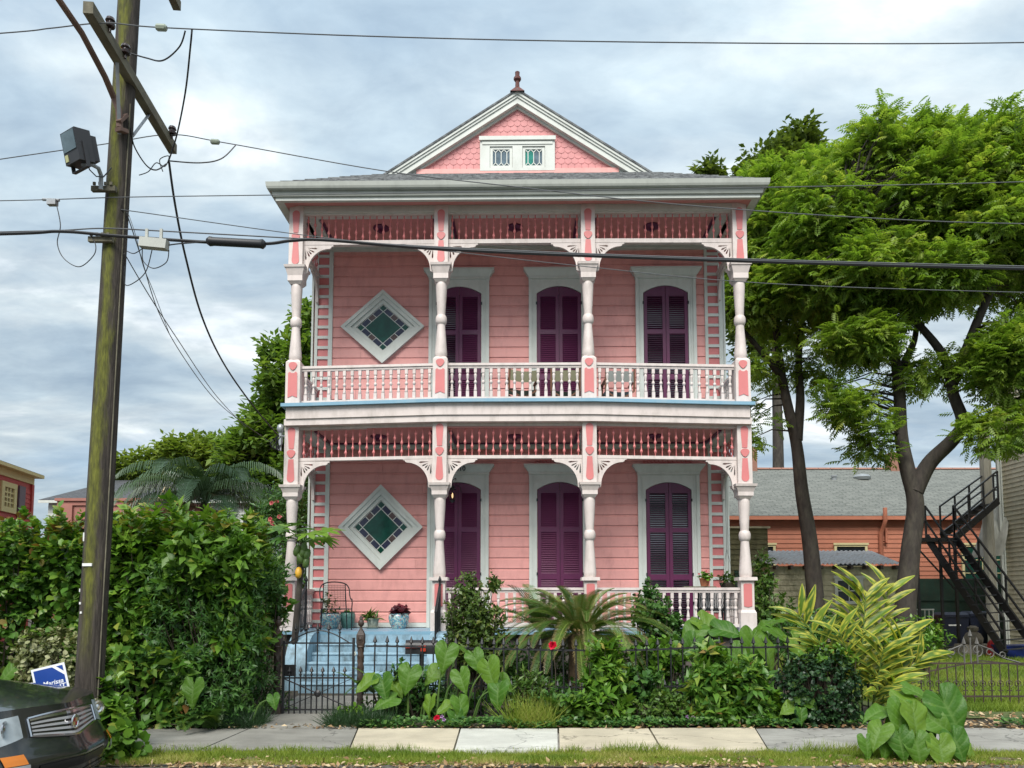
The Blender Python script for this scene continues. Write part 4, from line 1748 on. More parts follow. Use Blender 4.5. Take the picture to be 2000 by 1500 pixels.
xw0, zw1 = along_x(-8, 938)
xw1, zw0 = along_x(22, 1004)
m = MB()
m.prism([(xw0, zw0), (xw1, zw0), (xw1, zw1), (xw0, zw1)], -.08, .02, 'y', holes=[[(xw0 + .22, zw0 + .2), (xw0 + .22, zw1 - .2), (xw1 - .22, zw1 - .2), (xw1 - .22, zw0 + .2)]])
for f in (.33, .66):
    xx = xw0 + .22 + (xw1 - xw0 - .44) * f
    m.box(xx - .03, xx + .03, -.06, -.02, zw0 + .2, zw1 - .2)
for f in (.25, .5, .75):
    zz = zw0 + .2 + (zw1 - zw0 - .4) * f
    m.box(xw0 + .22, xw1 - .22, -.059, -.021, zz - .03, zz + .03)
wo_ = m.build('window', M_YEL, rb)
MB().box(xw0 + .2, xw1 - .2, -.019, -.013, zw0 + .2, zw1 - .2).build('pane', glass_mat('blind_behind_glass', (.28, .22, .13)), wo_)
for (pa_, pb_) in ((26, 38),):
    a_, b_ = along_x(pa_, 1010)[0], along_x(pb_, 1010)[0]
    MB().box(a_, b_, -.1, -.035, zw0 - .1, zw1).build('shutter', paint('mauve_shutter', (.12, .08, .10), .1), rb)

YG = 40.0
go = at(300, 980, YG)
gh_ = thing('house', (go.x, YG, 0), 'distant white house with dark grey hipped roof behind the palm', 'house')
e0, e1 = at(84, 978, YG).x - go.x, at(540, 978, YG).x - go.x
zeg = at(300, 978, YG).z
zrg = at(300, 938, YG + 4).z
r0, r1 = at(226, 938, YG + 4).x - go.x, at(430, 938, YG + 4).x - go.x
roof_part('roof', [[(e0, -.4, zeg), (e1, -.4, zeg), (r1, 4, zrg), (r0, 4, zrg)], [(e0, 8.4, zeg), (e0, -.4, zeg), (r0, 4, zrg)], [(e1, -.4, zeg), (e1, 8.4, zeg), (r1, 4, zrg)],
                   [(e1, 8.4, zeg), (e0, 8.4, zeg), (r0, 4, zrg), (r1, 4, zrg)]], M_DROOF, gh_)
MB().box(e0 + .3, e1 - .3, 0, 8, 0, zeg - .02).build('wall', M_TRIM, gh_)
boards(gh_, e0 + .3, e1 - .3, 0, 0, zeg - .1, .22, M_TRIM)
MB().box(e0, e1, -.42, -.36, zeg - .16, zeg - .02).build('eave_board', M_TRIM, gh_)
small_window(gh_, Vector((go.x, YG, 0)), 471, 1003, 492, 1048, YG - .03, M_TRIM, G_BLACK, (0, 1))

YK = 27.0
ko = at(228, 1000, YK)
kg = thing('garage', (ko.x, YK, 0), 'coral stucco garage with moulded parapet above the hedge', 'garage')
k0, k1 = at(116, 1000, YK).x - ko.x, at(341, 1000, YK).x - ko.x
zk = at(228, 979, YK).z
MB().box(k0, k1, 0, 5, 0, zk).build('wall', M_CORAL, kg)
m = MB()
m.box(k0 - .12, k1 + .12, -.12, 5.1, zk + .001, zk + .1)
m.box(k0 - .06, k1 + .06, -.06, -.001, zk - .15, zk)
m.box(k0 + .6, k1 - .6, -.05, -.001, zk - .65, zk - .5)
for xx in (k0 - .05, k1 - .5):
    m.box(xx, xx + .55, -.10, -.0015, 0, zk - .151)
m.build('parapet_moulding', M_CORAL, kg)
# cream stacked chimney pot on the parapet
q = at(326, 975, YK + .6)
cp = MB()
zb = zk + .1
cp.lathe([(.34, zb), (.34, zb + .12), (.24, zb + .16), (.22, zb + .26), (.17, zb + .30), (.20, zb + .36), (.12, zb + .42), (.10, zb + .50)], q.x, YK + .6, 10)
cp.build('chimney_pot', paint('cream_terracotta', (.50, .40, .25), .1, 6, .8, .2), smooth=True, label='cream chimney pot standing on the coral garage parapet', cat='chimney pot')

# ================================================================ utility pole with its gear
def pole_mat():
    k = NT('weathered_pole_wood')
    p = k.pos((9, 9, .7))
    col = k.ramp(k.noise(p, 3.5, 9, .72, .6), [(.32, (.010, .008, .007)), (.48, (.042, .033, .026)), (.62, (.078, .064, .052)), (.78, (.16, .135, .11))])
    # algae grows as a long stripe on the weather side of the upper pole
    geo = k.n('ShaderNodeNewGeometry')
    tcg = k.n('ShaderNodeTexCoord')
    sp = k.n('ShaderNodeSeparateXYZ')
    k.l(tcg.outputs['UV'], sp.inputs[0])
    nz = k.noise(k.pos((5, 5, .9)), 1.6, 6, .65)
    band = k.n('ShaderNodeMath'); band.operation = 'SUBTRACT'; band.inputs[1].default_value = .5
    k.l(sp.outputs['X'], band.inputs[0])
    ab = k.n('ShaderNodeMath'); ab.operation = 'ABSOLUTE'; k.l(band.outputs[0], ab.inputs[0])
    wv = k.n('ShaderNodeMath'); wv.operation = 'MULTIPLY_ADD'; wv.inputs[1].default_value = .42; wv.inputs[2].default_value = -.10
    k.l(nz, wv.inputs[0])
    lt = k.n('ShaderNodeMath'); lt.operation = 'SUBTRACT'; k.l(wv.outputs[0], lt.inputs[0]); k.l(ab.outputs[0], lt.inputs[1])
    up = k.n('ShaderNodeMath'); up.operation = 'MULTIPLY_ADD'; up.inputs[1].default_value = 1.2; up.inputs[2].default_value = -1.0
    k.l(sp.outputs['Y'], up.inputs[0]); up.use_clamp = True
    m1 = k.n('ShaderNodeMath'); m1.operation = 'MULTIPLY'; m1.inputs[1].default_value = 12; m1.use_clamp = True; k.l(lt.outputs[0], m1.inputs[0])
    m2 = k.n('ShaderNodeMath'); m2.operation = 'MULTIPLY'; k.l(m1.outputs[0], m2.inputs[0]); k.l(up.outputs[0], m2.inputs[1])
    m3 = k.n('ShaderNodeMath'); m3.operation = 'MULTIPLY'; m3.inputs[1].default_value = .8; k.l(m2.outputs[0], m3.inputs[0])
    alg = k.ramp(k.noise(k.pos((6, 6, 1.5)), 6, 6), [(.3, (.06, .065, .008)), (.7, (.19, .20, .02))])
    col = k.mix(m3.outputs[0], col, alg)
    k.setc(col)
    k.b.inputs['Roughness'].default_value = .88
    k.bump(k.noise(p, 9, 8, .7, .3), .9, .02)
    return k.m


M_POLE = pole_mat()
M_ARM = paint('grey_crossarm_wood', (.16, .145, .10), .35, 4, .85, .5, 25, (.07, .065, .045), .6, (3, 1, 3))
M_PORC = paint('brown_porcelain', (.035, .02, .018), .1, 5, .2, 0)
M_GALV = paint('galvanised_steel', (.34, .37, .39), .12, 8, .45, .1, 60, (.22, .13, .08), .4, metal=.3)
M_RUST = paint('rusty_steel_pipe', (.17, .10, .075), .25, 6, .7, .25, 50)
M_CABLE = paint('black_cable', (.016, .017, .019), .1, 5, .5, 0)
M_WIRE = paint('grey_wire', (.10, .105, .11), .1, 5, .5, 0)
M_PLATE = paint('grey_terminal_plastic', (.40, .41, .37), .08, 5, .5, .1)

YP = 8.15
pb, pt = at(171, 1400, YP), at(252, 0, YP)
pb_ = Vector((at(168, 1468, YP).x, YP, -.1))
slope = (pt - pb) / (pt.z - pb.z)
ptop = pt + slope * 1.2
pole_root = thing('utility_pole', tuple(pb_), 'leaning wooden utility pole with crossarm, green algae stripe and floodlight', 'pole')
PO = Vector(pb_)


def ontopole(z):
    return pb + slope * (z - pb.z)


def pole_mesh():
    seg, rows = 20, 60
    vs, fs, uv = [], [], []
    for j in range(rows + 1):
        z = -.1 + (ptop.z + .1) * j / rows
        c = ontopole(z) - PO
        rad = .140 - .030 * (z / ptop.z)
        for i in range(seg + 1):
            a = 2 * math.pi * i / seg + math.pi / 2     # seam away from the street
            rr = rad * (1 + .02 * noise.noise(Vector((math.cos(a) * 2, math.sin(a) * 2, z * .8))))
            vs.append((c.x + rr * math.cos(a), c.y + rr * math.sin(a), c.z))
            uv.append((i / seg, z))
    w_ = seg + 1
    for j in range(rows):
        for i in range(seg):
            fs.append((j * w_ + i, j * w_ + i + 1, (j + 1) * w_ + i + 1, (j + 1) * w_ + i))
    me = bpy.data.meshes.new('pole_shaft')
    me.from_pydata(vs, [], fs)
    ul = me.uv_layers.new(name='UVMap')
    for lp in me.loops:
        ul.data[lp.index].uv = uv[lp.vertex_index]
    me.polygons.foreach_set('use_smooth', [True] * len(fs))
    me.materials.append(M_POLE)
    me.update()
    return me


link('shaft', pole_mesh(), pole_root)
zarm = at(245, 142, YP).z


def arm(p0, p1, name='crossarm'):
    return MB().bar(Vector(p0) - PO, Vector(p1) - PO, .095, .12).build(name, M_ARM, pole_root)


a_near, a_far = at(172, 14, 7.05), at(338, 292, 9.45)
arm(a_near, a_far)
u_far = at(346, 12, 9.35)
u_near = u_far + (a_near - a_far)
arm(u_near, u_far)
# braces, bolts and plates
m = MB()
c_ = ontopole(zarm - .75) - PO
m.bar(c_ + Vector((.12, .0, 0)), a_far.lerp(a_near, .32) - PO, .035, .008)
m.bar(c_ + Vector((.05, -.13, -.05)), a_far.lerp(a_near, .72) - PO, .035, .008)
m.build('crossarm_brace', M_GALV, pole_root)


def insulator(p):
    m = MB()
    q = Vector(p) - PO
    m.lathe([(.012, q.z - .02), (.012, q.z + .03), (.045, q.z + .035), (.05, q.z + .06), (.03, q.z + .07), (.03, q.z + .09), (.05, q.z + .10), (.04, q.z + .13), (.015, q.z + .145)], q.x, q.y, 10)
    m.build('insulator', M_PORC, pole_root, smooth=True)


for f in (.14, .30, .90):
    insulator(a_near.lerp(a_far, f) + Vector((.07, 0, .02)))
# white tag plates and nail heads near the base
def pole_surf(px, py):
    p = at(px, py, YP)
    c = ontopole(p.z)
    rad = .140 - .030 * (p.z / ptop.z)
    dx = max(-.95, min(.95, (p.x - c.x) / rad))
    return Vector((p.x, c.y - rad * math.sqrt(1 - dx * dx), p.z)) - PO, math.asin(dx)


for (px, py, w_, h_) in ((174, 1050, .018, .09), (184, 1104, .105, .030), (163, 1153, .020, .035), (168, 1178, .022, .024), (171, 1196, .022, .022)):
    p, a = pole_surf(px, py)
    MB().box(-w_ / 2, w_ / 2, -.008, .004, -h_ / 2, h_ / 2).build('tag_plate', M_WHITE, pole_root, loc=p, rot=(0, 0, a * .6))
# ground conduit down the right side
m = MB()
pts = []
for z in np.linspace(.1, zarm - .4, 24):
    c = ontopole(z) - PO
    rad = .140 - .030 * (z / ptop.z)
    pts.append((c.x + rad * .93, c.y - rad * .45, c.z))
m.tube(pts, .007, 5)
m.build('ground_conduit', M_ARM, pole_root)
# clamps for the span cables
for px, py, in ((228, 385), (220, 482)):
    z = at(px, py, YP).z
    c = ontopole(z) - PO
    m = MB()
    m.box(c.x - .20, c.x + .06, c.y - .175, c.y - .128, c.z - .02, c.z + .035)
    for k_ in (-.16, -.10, -.04, .02):
        m.box(c.x + k_ - .014, c.x + k_ + .014, c.y - .19, c.y - .1751, c.z + .036, c.z + .07)
    m.build('cable_clamp', M_ARM, pole_root)
# pole steps / hooks
m = MB()
for px, py in ((214, 340), (246, 340), (206, 425), (206, 445), (246, 352)):
    p = at(px, py, YP) - PO
    m.tube([p, p + Vector((.03, -.02, 0)), p + Vector((.03, -.02, .03))], .008, 4)
m.build('pole_hook', M_IRON, pole_root)

# street-lamp arm: rusty pipe leaving the frame top left
m = MB()
pa_ = [at(234, 250, YP - .16), at(232, 215, YP - .16), at(222, 190, YP - .18), at(205, 150, YP - .4), at(160, 65, YP - .95), at(112, -5, YP - 1.4), at(80, -70, YP - 1.75)]
m.tube(pa_, [.036, .036, .035, .033, .031, .03, .03], 8)
m.bar(at(232, 238, YP - .2), at(246, 225, YP - .1), .06, .03)
m.bar(at(230, 252, YP - .2), at(246, 258, YP - .1), .08, .04)
m.build('street_lamp_arm', M_RUST, smooth=True, label='rusty street-lamp pipe arm rising to the upper left from the pole', cat='lamp arm')

# floodlight on a bent pipe bracket
fc = at(150, 288, YP - .45)
fl = thing('floodlight', tuple(fc), 'black box floodlight on a bent grey pipe, left of the pole', 'floodlight')
fl.scale = (.84, .84, .84)
mhead = paint('dark_grey_housing', (.028, .028, .031), .08, 5, .5, .05)
m = MB()
T = Matrix.Rotation(R(-32), 4, 'Z') @ Matrix.Rotation(R(14), 4, 'X')


def tv(x, y, z):
    return T @ Vector((x, y, z))


def tbox(m, x0, x1, y0, y1, z0, z1):
    o = len(m.v)
    m.box(x0, x1, y0, y1, z0, z1)
    for i in range(o, len(m.v)):
        m.v[i] = tuple(tv(*m.v[i]))


tbox(m, -.155, .155, -.09, .11, -.20, .18)
o = len(m.v)
m.frustum(0, 0, -.16, .12, .14, .12, d0=.05, d1=.05)
for i in range(o, len(m.v)):
    v = m.v[i]
    m.v[i] = tuple(tv(v[0], v[1] + .15, v[2]))
m.build('housing', mhead, fl)
m = MB()
tbox(m, -.135, .135, -.098, -.0905, -.06, .165)
m.build('lens', glass_mat('floodlight_lens', (.10, .14, .16), .1), fl)
m = MB()
tbox(m, -.13, -.07, -.098, -.0905, -.17, -.09)
m.build('sticker', paint('pale_sticker', (.5, .5, .25), .1), fl)
m = MB()
for s in (-1, 1):
    tbox(m, *sorted((s * .158, s * .170)), -.02, .03, -.26, .03)
tbox(m, -.17, .17, -.02, .03, -.272, -.2605)
m.build('yoke', mhead, fl)
m = MB()
pp_ = [at(160, 328, YP - .42) - fc, at(185, 328, YP - .36) - fc, at(200, 336, YP - .28) - fc, at(206, 352, YP - .2) - fc, at(206, 385, YP - .17) - fc]
m.tube(pp_, .026, 8)
m.build('bracket_pipe', M_GALV, fl, smooth=True)
m = MB()
m.tube([at(172, 318, YP - .38) - fc, at(180, 340, YP - .36) - fc, at(195, 355, YP - .3) - fc, at(212, 356, YP - .2) - fc, at(230, 335, YP - .16) - fc], .008, 5)
m.build('cord', M_CABLE, fl)


# ---------------------------------------------------------------- wires
def smooth_path(pts, n=8):
    pts = [Vector(p) for p in pts]
    if len(pts) == 2:
        return [pts[0].lerp(pts[1], i / n) for i in range(n + 1)]
    out = []
    for i in range(len(pts) - 1):
        p0, p1, p2, p3 = pts[max(i - 1, 0)], pts[i], pts[i + 1], pts[min(i + 2, len(pts) - 1)]
        for k in range(n):
            t = k / n
            out.append(.5 * ((2 * p1) + (p2 - p0) * t + (2 * p0 - 5 * p1 + 4 * p2 - p3) * t * t + (3 * p1 - p0 - 3 * p2 + p3) * t ** 3))
    return out + [pts[-1]]


def wire(path, r, label, mat=None, name='overhead_wire', n=8):
    """path of (px, py, Y)"""
    pts = smooth_path([at(*p) for p in path], n)
    return MB().tube(pts, r, 6).build(name, mat or M_WIRE, smooth=True, label=label, cat='wire', group='overhead wires')


wire([(-500, 100, 7.2), (0, 65, 7.2), (100, 55, 7.2), (205, 45, 7.2), (320, 54, 7.2), (700, 70, 7.2), (1100, 80, 7.2), (1600, 85, 7.2), (2000, 83, 7.2), (2600, 70, 7.2)], .006,
     'topmost thin wire crossing the whole sky above the gable')
wire([(-500, 385, 9.2), (0, 311, 9.2), (200, 282, 9.2), (330, 263, 9.2), (440, 279, 9.2), (745, 333, 9.2), (1000, 364, 9.2), (1300, 397, 9.2), (1650, 423, 9.2), (2000, 437, 9.2), (2600, 440, 9.2)], .006,
     'pale wire sloping from the crossarm tip down across the gable foot')
wire([(-500, 398, 8.0), (0, 392, 8.0), (250, 385, 8.0), (525, 381, 8.0), (1000, 374, 8.0), (1490, 366, 8.0), (2000, 355, 8.0), (2600, 330, 8.0)], .005,
     'thin wire running level along the gutter of the pink house')
wire([(-600, 470, 7.95), (0, 457, 7.95), (118, 452, 7.95), (230, 461, 7.95), (405, 473, 7.95), (517, 476, 7.95), (570, 470, 7.95), (640, 469, 7.95), (870, 487, 7.95), (1300, 505, 7.95), (2000, 525, 7.95), (2700, 535, 7.95)], .0165,
     'thick black cable sagging across the upper porch', M_CABLE, 'overhead_cable')
wire([(-600, 468, 7.98), (0, 453, 7.98), (118, 450, 7.98), (205, 446, 7.98), (330, 452, 7.98), (620, 468, 7.98), (870, 483, 7.98), (1300, 501, 7.98), (2000, 520, 7.98), (2700, 530, 7.98)], .007,
     'thin steel strand lashed just above the thick black cable')
wire([(248, 411, 8.1), (270, 414, 8.1), (600, 460, 8.6), (860, 489, 9.0), (1147, 521, 9.2), (1490, 553, 9.4), (2000, 571, 9.6), (2600, 580, 9.8)], .005,
     'fine wire slanting from the pole past the upper capitals')
wire([(330, 316, 8.9), (342, 400, 9.2), (362, 500, 9.7), (395, 620, 10.6), (440, 715, 11.8), (500, 800, 13.2), (545, 852, 14.6)], .014,
     'twisted black service cable drooping from the crossarm to the balcony corner', M_CABLE, 'service_cable')
wire([(247, 415, 8.1), (275, 500, 8.5), (310, 610, 9.3), (360, 700, 10.8), (420, 780, 13.0), (472, 824, 16.0), (540, 872, 21)], .006,
     'thin drop wire falling from the pole towards the trees on the left')
wire([(243, 495, 8.1), (290, 575, 8.6), (345, 660, 9.8), (420, 770, 12.6), (480, 835, 17.0)], .006,
     'second thin drop wire just below the first, left of the house')
wire([(375, 57, 7.2), (372, 90, 7.3), (362, 180, 7.9), (345, 265, 8.7), (328, 318, 8.9)], .009, 'black jumper cable hanging from the topmost wire to the crossarm tip', M_CABLE, 'jumper_cable')
wire([(362, 60, 7.2), (350, 92, 7.3), (318, 118, 7.6), (285, 113, 7.8), (232, 97, 7.9)], .008, 'looped jumper cable beside the pole top', M_CABLE, 'jumper_cable')
wire([(460, 284, 9.2), (432, 310, 9.1), (390, 318, 9.0), (328, 314, 8.9)], .008, 'jumper cable looping under the sloping pale wire', M_CABLE, 'jumper_cable')
wire([(255, 250, 8.1), (262, 285, 8.2), (285, 322, 8.4), (305, 332, 8.6), (325, 320, 8.8)], .008, 'jumper cable curling from the pole to the crossarm tip', M_CABLE, 'jumper_cable')
wire([(272, 342, 8.6), (290, 335, 8.7), (305, 318, 8.8), (322, 325, 8.9), (330, 305, 8.9), (312, 312, 8.9), (318, 335, 8.9)], .006, 'tangle of wire ends below the crossarm tip', M_CABLE, 'jumper_cable')
wire([(110, 398, 7.98), (118, 440, 7.95), (112, 475, 7.95), (125, 505, 7.95), (155, 521, 7.95), (182, 500, 7.95), (187, 480, 7.95), (178, 460, 7.98)], .005, 'open wire loop hanging left of the pole', M_CABLE, 'jumper_cable')
wire([(247, 490, 8.0), (262, 495, 7.95), (280, 484, 7.95)], .005, 'short wire from the pole to the grey terminal box', M_CABLE, 'jumper_cable')
wire([(278, 485, 7.93), (280, 510, 7.93), (300, 524, 7.93), (325, 512, 7.93), (330, 488, 7.93)], .005, 'wire loop hanging below the grey terminal box', M_CABLE, 'jumper_cable')
wire([(328, 479, 7.93), (350, 476, 7.93), (405, 472, 7.93)], .007, 'short cable between grey terminal box and black splice sleeve', M_CABLE, 'jumper_cable')
wire([(297, 488, 7.95), (285, 530, 8.0), (262, 552, 8.05), (244, 555, 8.1), (243, 520, 8.1)], .005, 'wire loop from terminal box back to the pole side', M_CABLE, 'jumper_cable')
wire([(250, 415, 8.1), (265, 460, 8.0), (280, 520, 8.3), (300, 570, 8.8), (330, 650, 9.6)], .004, 'very fine wire crossing behind the terminal box')
# strain insulators on the two upper wires
for (px, py, Y, nm) in ((315, 54, 7.2, 'topmost wire'), (420, 277, 9.2, 'sloping pale wire')):
    p = at(px, py, Y)
    m = MB()
    m.tube([p + Vector((-.055, 0, .002)), p + Vector((-.04, 0, .002)), p + Vector((.04, 0, -.002)), p + Vector((.055, 0, -.004))], [.02, .034, .034, .02], 8)
    m.build('strain_insulator', paint('green_glass_porcelain', (.30, .34, .27), .1, 5, .3, 0), smooth=True, label='pale green strain insulator on the ' + nm, cat='insulator', group='strain insulators')
# black splice sleeve and grey terminal box on the thick cable
a, b = at(404, 471, 7.93), at(518, 477, 7.93)
m = MB()
m.tube([a, a.lerp(b, .05), a.lerp(b, .12), a.lerp(b, .9), a.lerp(b, .96), b], [.03, .052, .045, .045, .052, .03], 12)
m.build('splice_sleeve', M_CABLE, smooth=True, label='fat black splice sleeve on the cable right of the pole', cat='cable sleeve')
a, b = at(275, 474, 7.9), at(327, 479, 7.9)
tb = thing('terminal_box', tuple(a.lerp(b, .5)), 'grey terminal box hung from the cable beside the pole', 'terminal box')
d = (b - a) / 2
MB().bar(-d, d, .09, .10).build('box', M_PLATE, tb)
for s in (-.45, .45):
    MB().box(d.x * s * 1.2 - .014, d.x * s * 1.2 + .014, -.02, .0, .04, .16).build('hanger', M_PLATE, tb)
p = at(103, 393, 7.98)
m = MB()
m.tube([p + Vector((-.11, 0, .02)), p + Vector((.07, 0, .01))], .016, 6)
m.box(p.x - .05, p.x + .045, p.y - .03, p.y + .03, p.z - .045, p.z + .015)
m.build('cable_clamp', M_GALV, label='small grey clamp on the level wire left of the pole', cat='clamp')

# drip loops by the balcony corner
m = MB()
bl = at(553, 858, 14.9)
for i in range(4):
    dx = random.uniform(-.06, .06)
    pts = [at(545, 852, 14.6) + Vector((dx, 0, 0)), at(528 + 6 * i, 868 + 4 * i, 14.7), at(540, 878 - 2 * i, 14.8), at(551, 866, 14.9), at(553, 835, 15.0)]
    m.tube(smooth_path(pts, 6), .010, 5)
m.build('drip_loop', M_CABLE, label='bundle of black cable loops hanging at the balcony corner', cat='cable')

# ================================================================ yard sign behind the car
sg_c = at(98, 1324, 8.05)
sg = link('yard_sign', None, None, tuple(sg_c), (0, R(-14), R(8)), label='tilted blue and white yard sign behind the car bonnet', cat='sign')
mb_blue = paint('sign_blue', (.008, .05, .27), .05, 4, .45, 0)
mb_white = paint('sign_white', (.80, .82, .84), .03, 4, .45, 0)
W2, HT, HB = .165, .125, -.22
MB().box(-W2, W2, -.003, .003, HB, HT).build('board', mb_white, sg)
MB().prism([(-W2 + .022, HB + .02), (W2 - .022, HB + .02), (W2 - .022, HT - .125), (W2 - .125, HT - .022), (-W2 + .022, HT - .022)], -.006, -.0035, 'y').build('field', mb_blue, sg)
MB().prism([(W2 - .022, HT - .083), (W2 - .022, HT - .022), (W2 - .083, HT - .022)], -.006, -.0035, 'y').build('corner_field', mb_blue, sg)
for body, size, loc, ital in (('Marissa', .068, (.018, -.0065, -.075), .25), ('IT', .075, (.10, -.0065, -.135), .15)):
    me = text_mesh(body, size, .0006, ital, .001)
    me.materials.clear()
    me.materials.append(mb_white)
    link('lettering', me, sg, loc, (R(90), 0, 0))
for s in (-1, 1):
    MB().tube([(s * .1, .006, HB + .1), (s * .1, .006, HB - .85)], .004, 5).build('stake', M_GALV, sg)

# ================================================================ parked car
def car_paint():
    k = NT('dark_green_car_paint')
    k.setc(k.mix(k.ramp(k.noise(k.pos(), 14, 5), [(.5, (0, 0, 0)), (.8, (.35, .35, .35))]), (.010, .012, .012), (.06, .06, .056)))
    k.b.inputs['Roughness'].default_value = .22
    k.b.inputs['Coat Weight'].default_value = .8
    k.b.inputs['Coat Roughness'].default_value = .06
    return k.m


M_CAR = car_paint()
M_CHROME = paint('chrome', (.62, .62, .64), .05, 5, .16, 0, metal=1)
M_GRILL = paint('satin_silver_bars', (.42, .42, .43), .05, 5, .3, 0, metal=.25)
M_RUB = paint('tyre_rubber', (.02, .02, .02), .1, 5, .8, .2)
M_LAMP = glass_mat('headlamp_glass', (.30, .34, .36), .04)
M_AMBER = paint('amber_lens', (.50, .15, .012), .05, 5, .2, 0)
M_BLK = paint('black_trim', (.012, .012, .013), .1, 5, .45, 0)
carT = link('car', None, None, (-3.68, 6.62, -.10), (0, 0, R(-3)), label='dark green sedan with chrome grille parked at the kerb, nose at lower left', cat='car')
carT.scale = (1.05, 1.03, 1.05)
HWc = .90


def front_x(y):
    t = abs(y) / HWc
    return -.20 * (math.sqrt(y * y + .0016) - .04) - .05 * t ** 2 - .30 * max(0, t - .55) ** 2 * 4.0


def hood_z(x, y):
    t = abs(y) / HWc
    s = min(1, max(0, -x / 1.35))
    return .755 + .21 * s ** .75 - (.045 + .05 * s) * t ** 2.2 + .012 * max(0, 1 - abs(t - .55) * 6) * s


# body: lofted lower shell in strips (front fascia, fenders, sides, tail)
def shell(u, v):
    """u round the plan from near rear corner to far rear corner, v up the side"""
    L = 4.75
    path = []
    per = [(0, 'near'), (1, 'front'), (2, 'far')]
    s = u * 3
    if s < 1:
        x, y = -L + s * (L - .42), -HWc
        x = min(x, -.42)
    elif s < 2:
        y = -HWc + (s - 1) * 2 * HWc
        x = front_x(y)
    else:
        x, y = -.42 - (s - 2) * (L - .42), HWc
    zlo, zhi = .20, None
    if -1.4 < x:
        zhi = hood_z(x - (.10 if 1 <= s <= 2 else 0), y) + (0 if 1 <= s <= 2 else -.004)
    else:
        zhi = .90
    z = zlo + (zhi - zlo) * v
    bulge = .05 * math.sin(math.pi * min(1, v * 1.1)) - .03 * (1 - v)
    k = 1 + bulge * .6
    xo = .07 * math.exp(-((v - .32) / .2) ** 2) if 1 <= s <= 2 else 0
    tuck = -.10 * v ** 2 if 1 <= s <= 2 else 0
    return (x + xo + tuck, y * (k if (s < 1 or s > 2) else 1 + bulge * .6 * (abs(y) / HWc)), z)


MB().grid(shell, 90, 14).build('body', M_CAR, carT, smooth=True)
hood = MB()


def hoodf(u, v):
    y = (-1 + 2 * u) * (HWc - .01)
    x0 = front_x(y) - .10
    x = x0 + (-1.45 - x0) * v
    return (x, y * (1 + .015), hood_z(x, y))


hood.grid(hoodf, 28, 16)
hd_o = hood.build('hood', M_CAR, carT, smooth=True)
MB().add([(-1.44, -.80, .93), (-1.44, .80, .93), (-2.15, .62, 1.40), (-2.15, -.62, 1.40)], [(0, 1, 2, 3)]).build('windscreen', G_BLACK, carT)
cab = MB()
cab.add([(-2.15, -.62, 1.40), (-2.15, .62, 1.40), (-3.4, .60, 1.41), (-3.4, -.60, 1.41), (-4.2, -.72, 1.0), (-4.2, .72, 1.0), (-4.8, -.78, .96), (-4.8, .78, .96), (-1.44, -.85, .92), (-1.44, .85, .92), (-4.2, -.86, .92), (-4.2, .86, .92), (-4.75, -.86, .4), (-4.75, .86, .4)],
        [(0, 1, 2, 3), (4, 5, 7, 6), (6, 7, 13, 12)])
cab.build('roof', M_CAR, carT)
MB().add([(-3.4, -.60, 1.41), (-3.4, .60, 1.41), (-4.2, .72, 1.0), (-4.2, -.72, 1.0)], [(0, 1, 2, 3)]).build('rear_window', G_BLACK, carT)
for s in (-1, 1):
    MB().add([(-1.44, s * .86, .90), (-2.15, s * .63, 1.40), (-3.4, s * .61, 1.41), (-4.2, s * .86, .90)], [(0, 1, 2, 3)]).build('side_window', G_BLACK, carT)


def on_front(y, z):
    """point on the car's nose at lateral y and height z"""
    v = (z - .20) / (hood_z(front_x(y), y) - .02 - .20)
    bulge = .05 * math.sin(math.pi * min(1, v * 1.1)) - .03 * (1 - v)
    return Vector((front_x(y) + .07 * math.exp(-((v - .32) / .2) ** 2) - .10 * v ** 2, y * (1 + bulge * .6 * abs(y) / HWc), z))


# grille: chrome surround and bars, shield shaped with a pointed foot
GW = .41


def gr_bot(y):
    return .535 + .05 * (abs(y) / GW)


def gr_top(y):
    return .735 - .02 * (abs(y) / GW) ** 2


def patch(fn0, fn1, ya, yb, off, n=18):
    m = MB()
    m.grid(lambda u, v: tuple(on_front(ya + (yb - ya) * u, fn0(ya + (yb - ya) * u) + (fn1(ya + (yb - ya) * u) - fn0(ya + (yb - ya) * u)) * v) + Vector((off, 0, 0))), n, 3)
    return m


patch(gr_bot, gr_top, -GW, GW, .006).build('grille', M_BLK, carT)
for i in range(5):
    f0 = (i + .18) / 5
    f1 = (i + .70) / 5
    patch(lambda y: gr_bot(y) + (gr_top(y) - gr_bot(y)) * f0, lambda y: gr_bot(y) + (gr_top(y) - gr_bot(y)) * f1, -GW + .02, GW - .02, .018).build('grille_bar', M_GRILL if i < 4 else M_CHROME, carT)
m = MB()
ring = [(y, gr_top(y)) for y in np.linspace(-GW, GW, 14)] + [(y, gr_bot(y)) for y in np.linspace(GW, -GW, 14)]
ring = [on_front(y, z) + Vector((.02, 0, 0)) for y, z in ring]
m.tube(ring + [ring[0]], .010, 5)
m.build('grille_surround', M_CHROME, carT, smooth=True)
# round crest emblem
e = on_front(0, .635) + Vector((.035, 0, 0))
m = MB()
m.tube([e + Vector((0, .042 * math.cos(t), .050 * math.sin(t))) for t in np.linspace(0, 2 * math.pi, 19)], .009, 6)
em = m.build('emblem', M_CHROME, carT, smooth=True)
mred, mgold = paint('crest_red', (.35, .02, .03), .1), paint('crest_gold', (.45, .33, .12), .1)
for i, (y0, z0, mm) in enumerate(((-1, 0, mred), (0, 0, mgold), (-1, -1, mgold), (0, -1, mred))):
    MB().box(e.x - .004, e.x + .004, e.y + y0 * .026 + .001, e.y + (y0 + 1) * .026 - .001, e.z + z0 * .030 + .001, e.z + (z0 + 1) * .030 - .001).build('crest_field', mm, em)
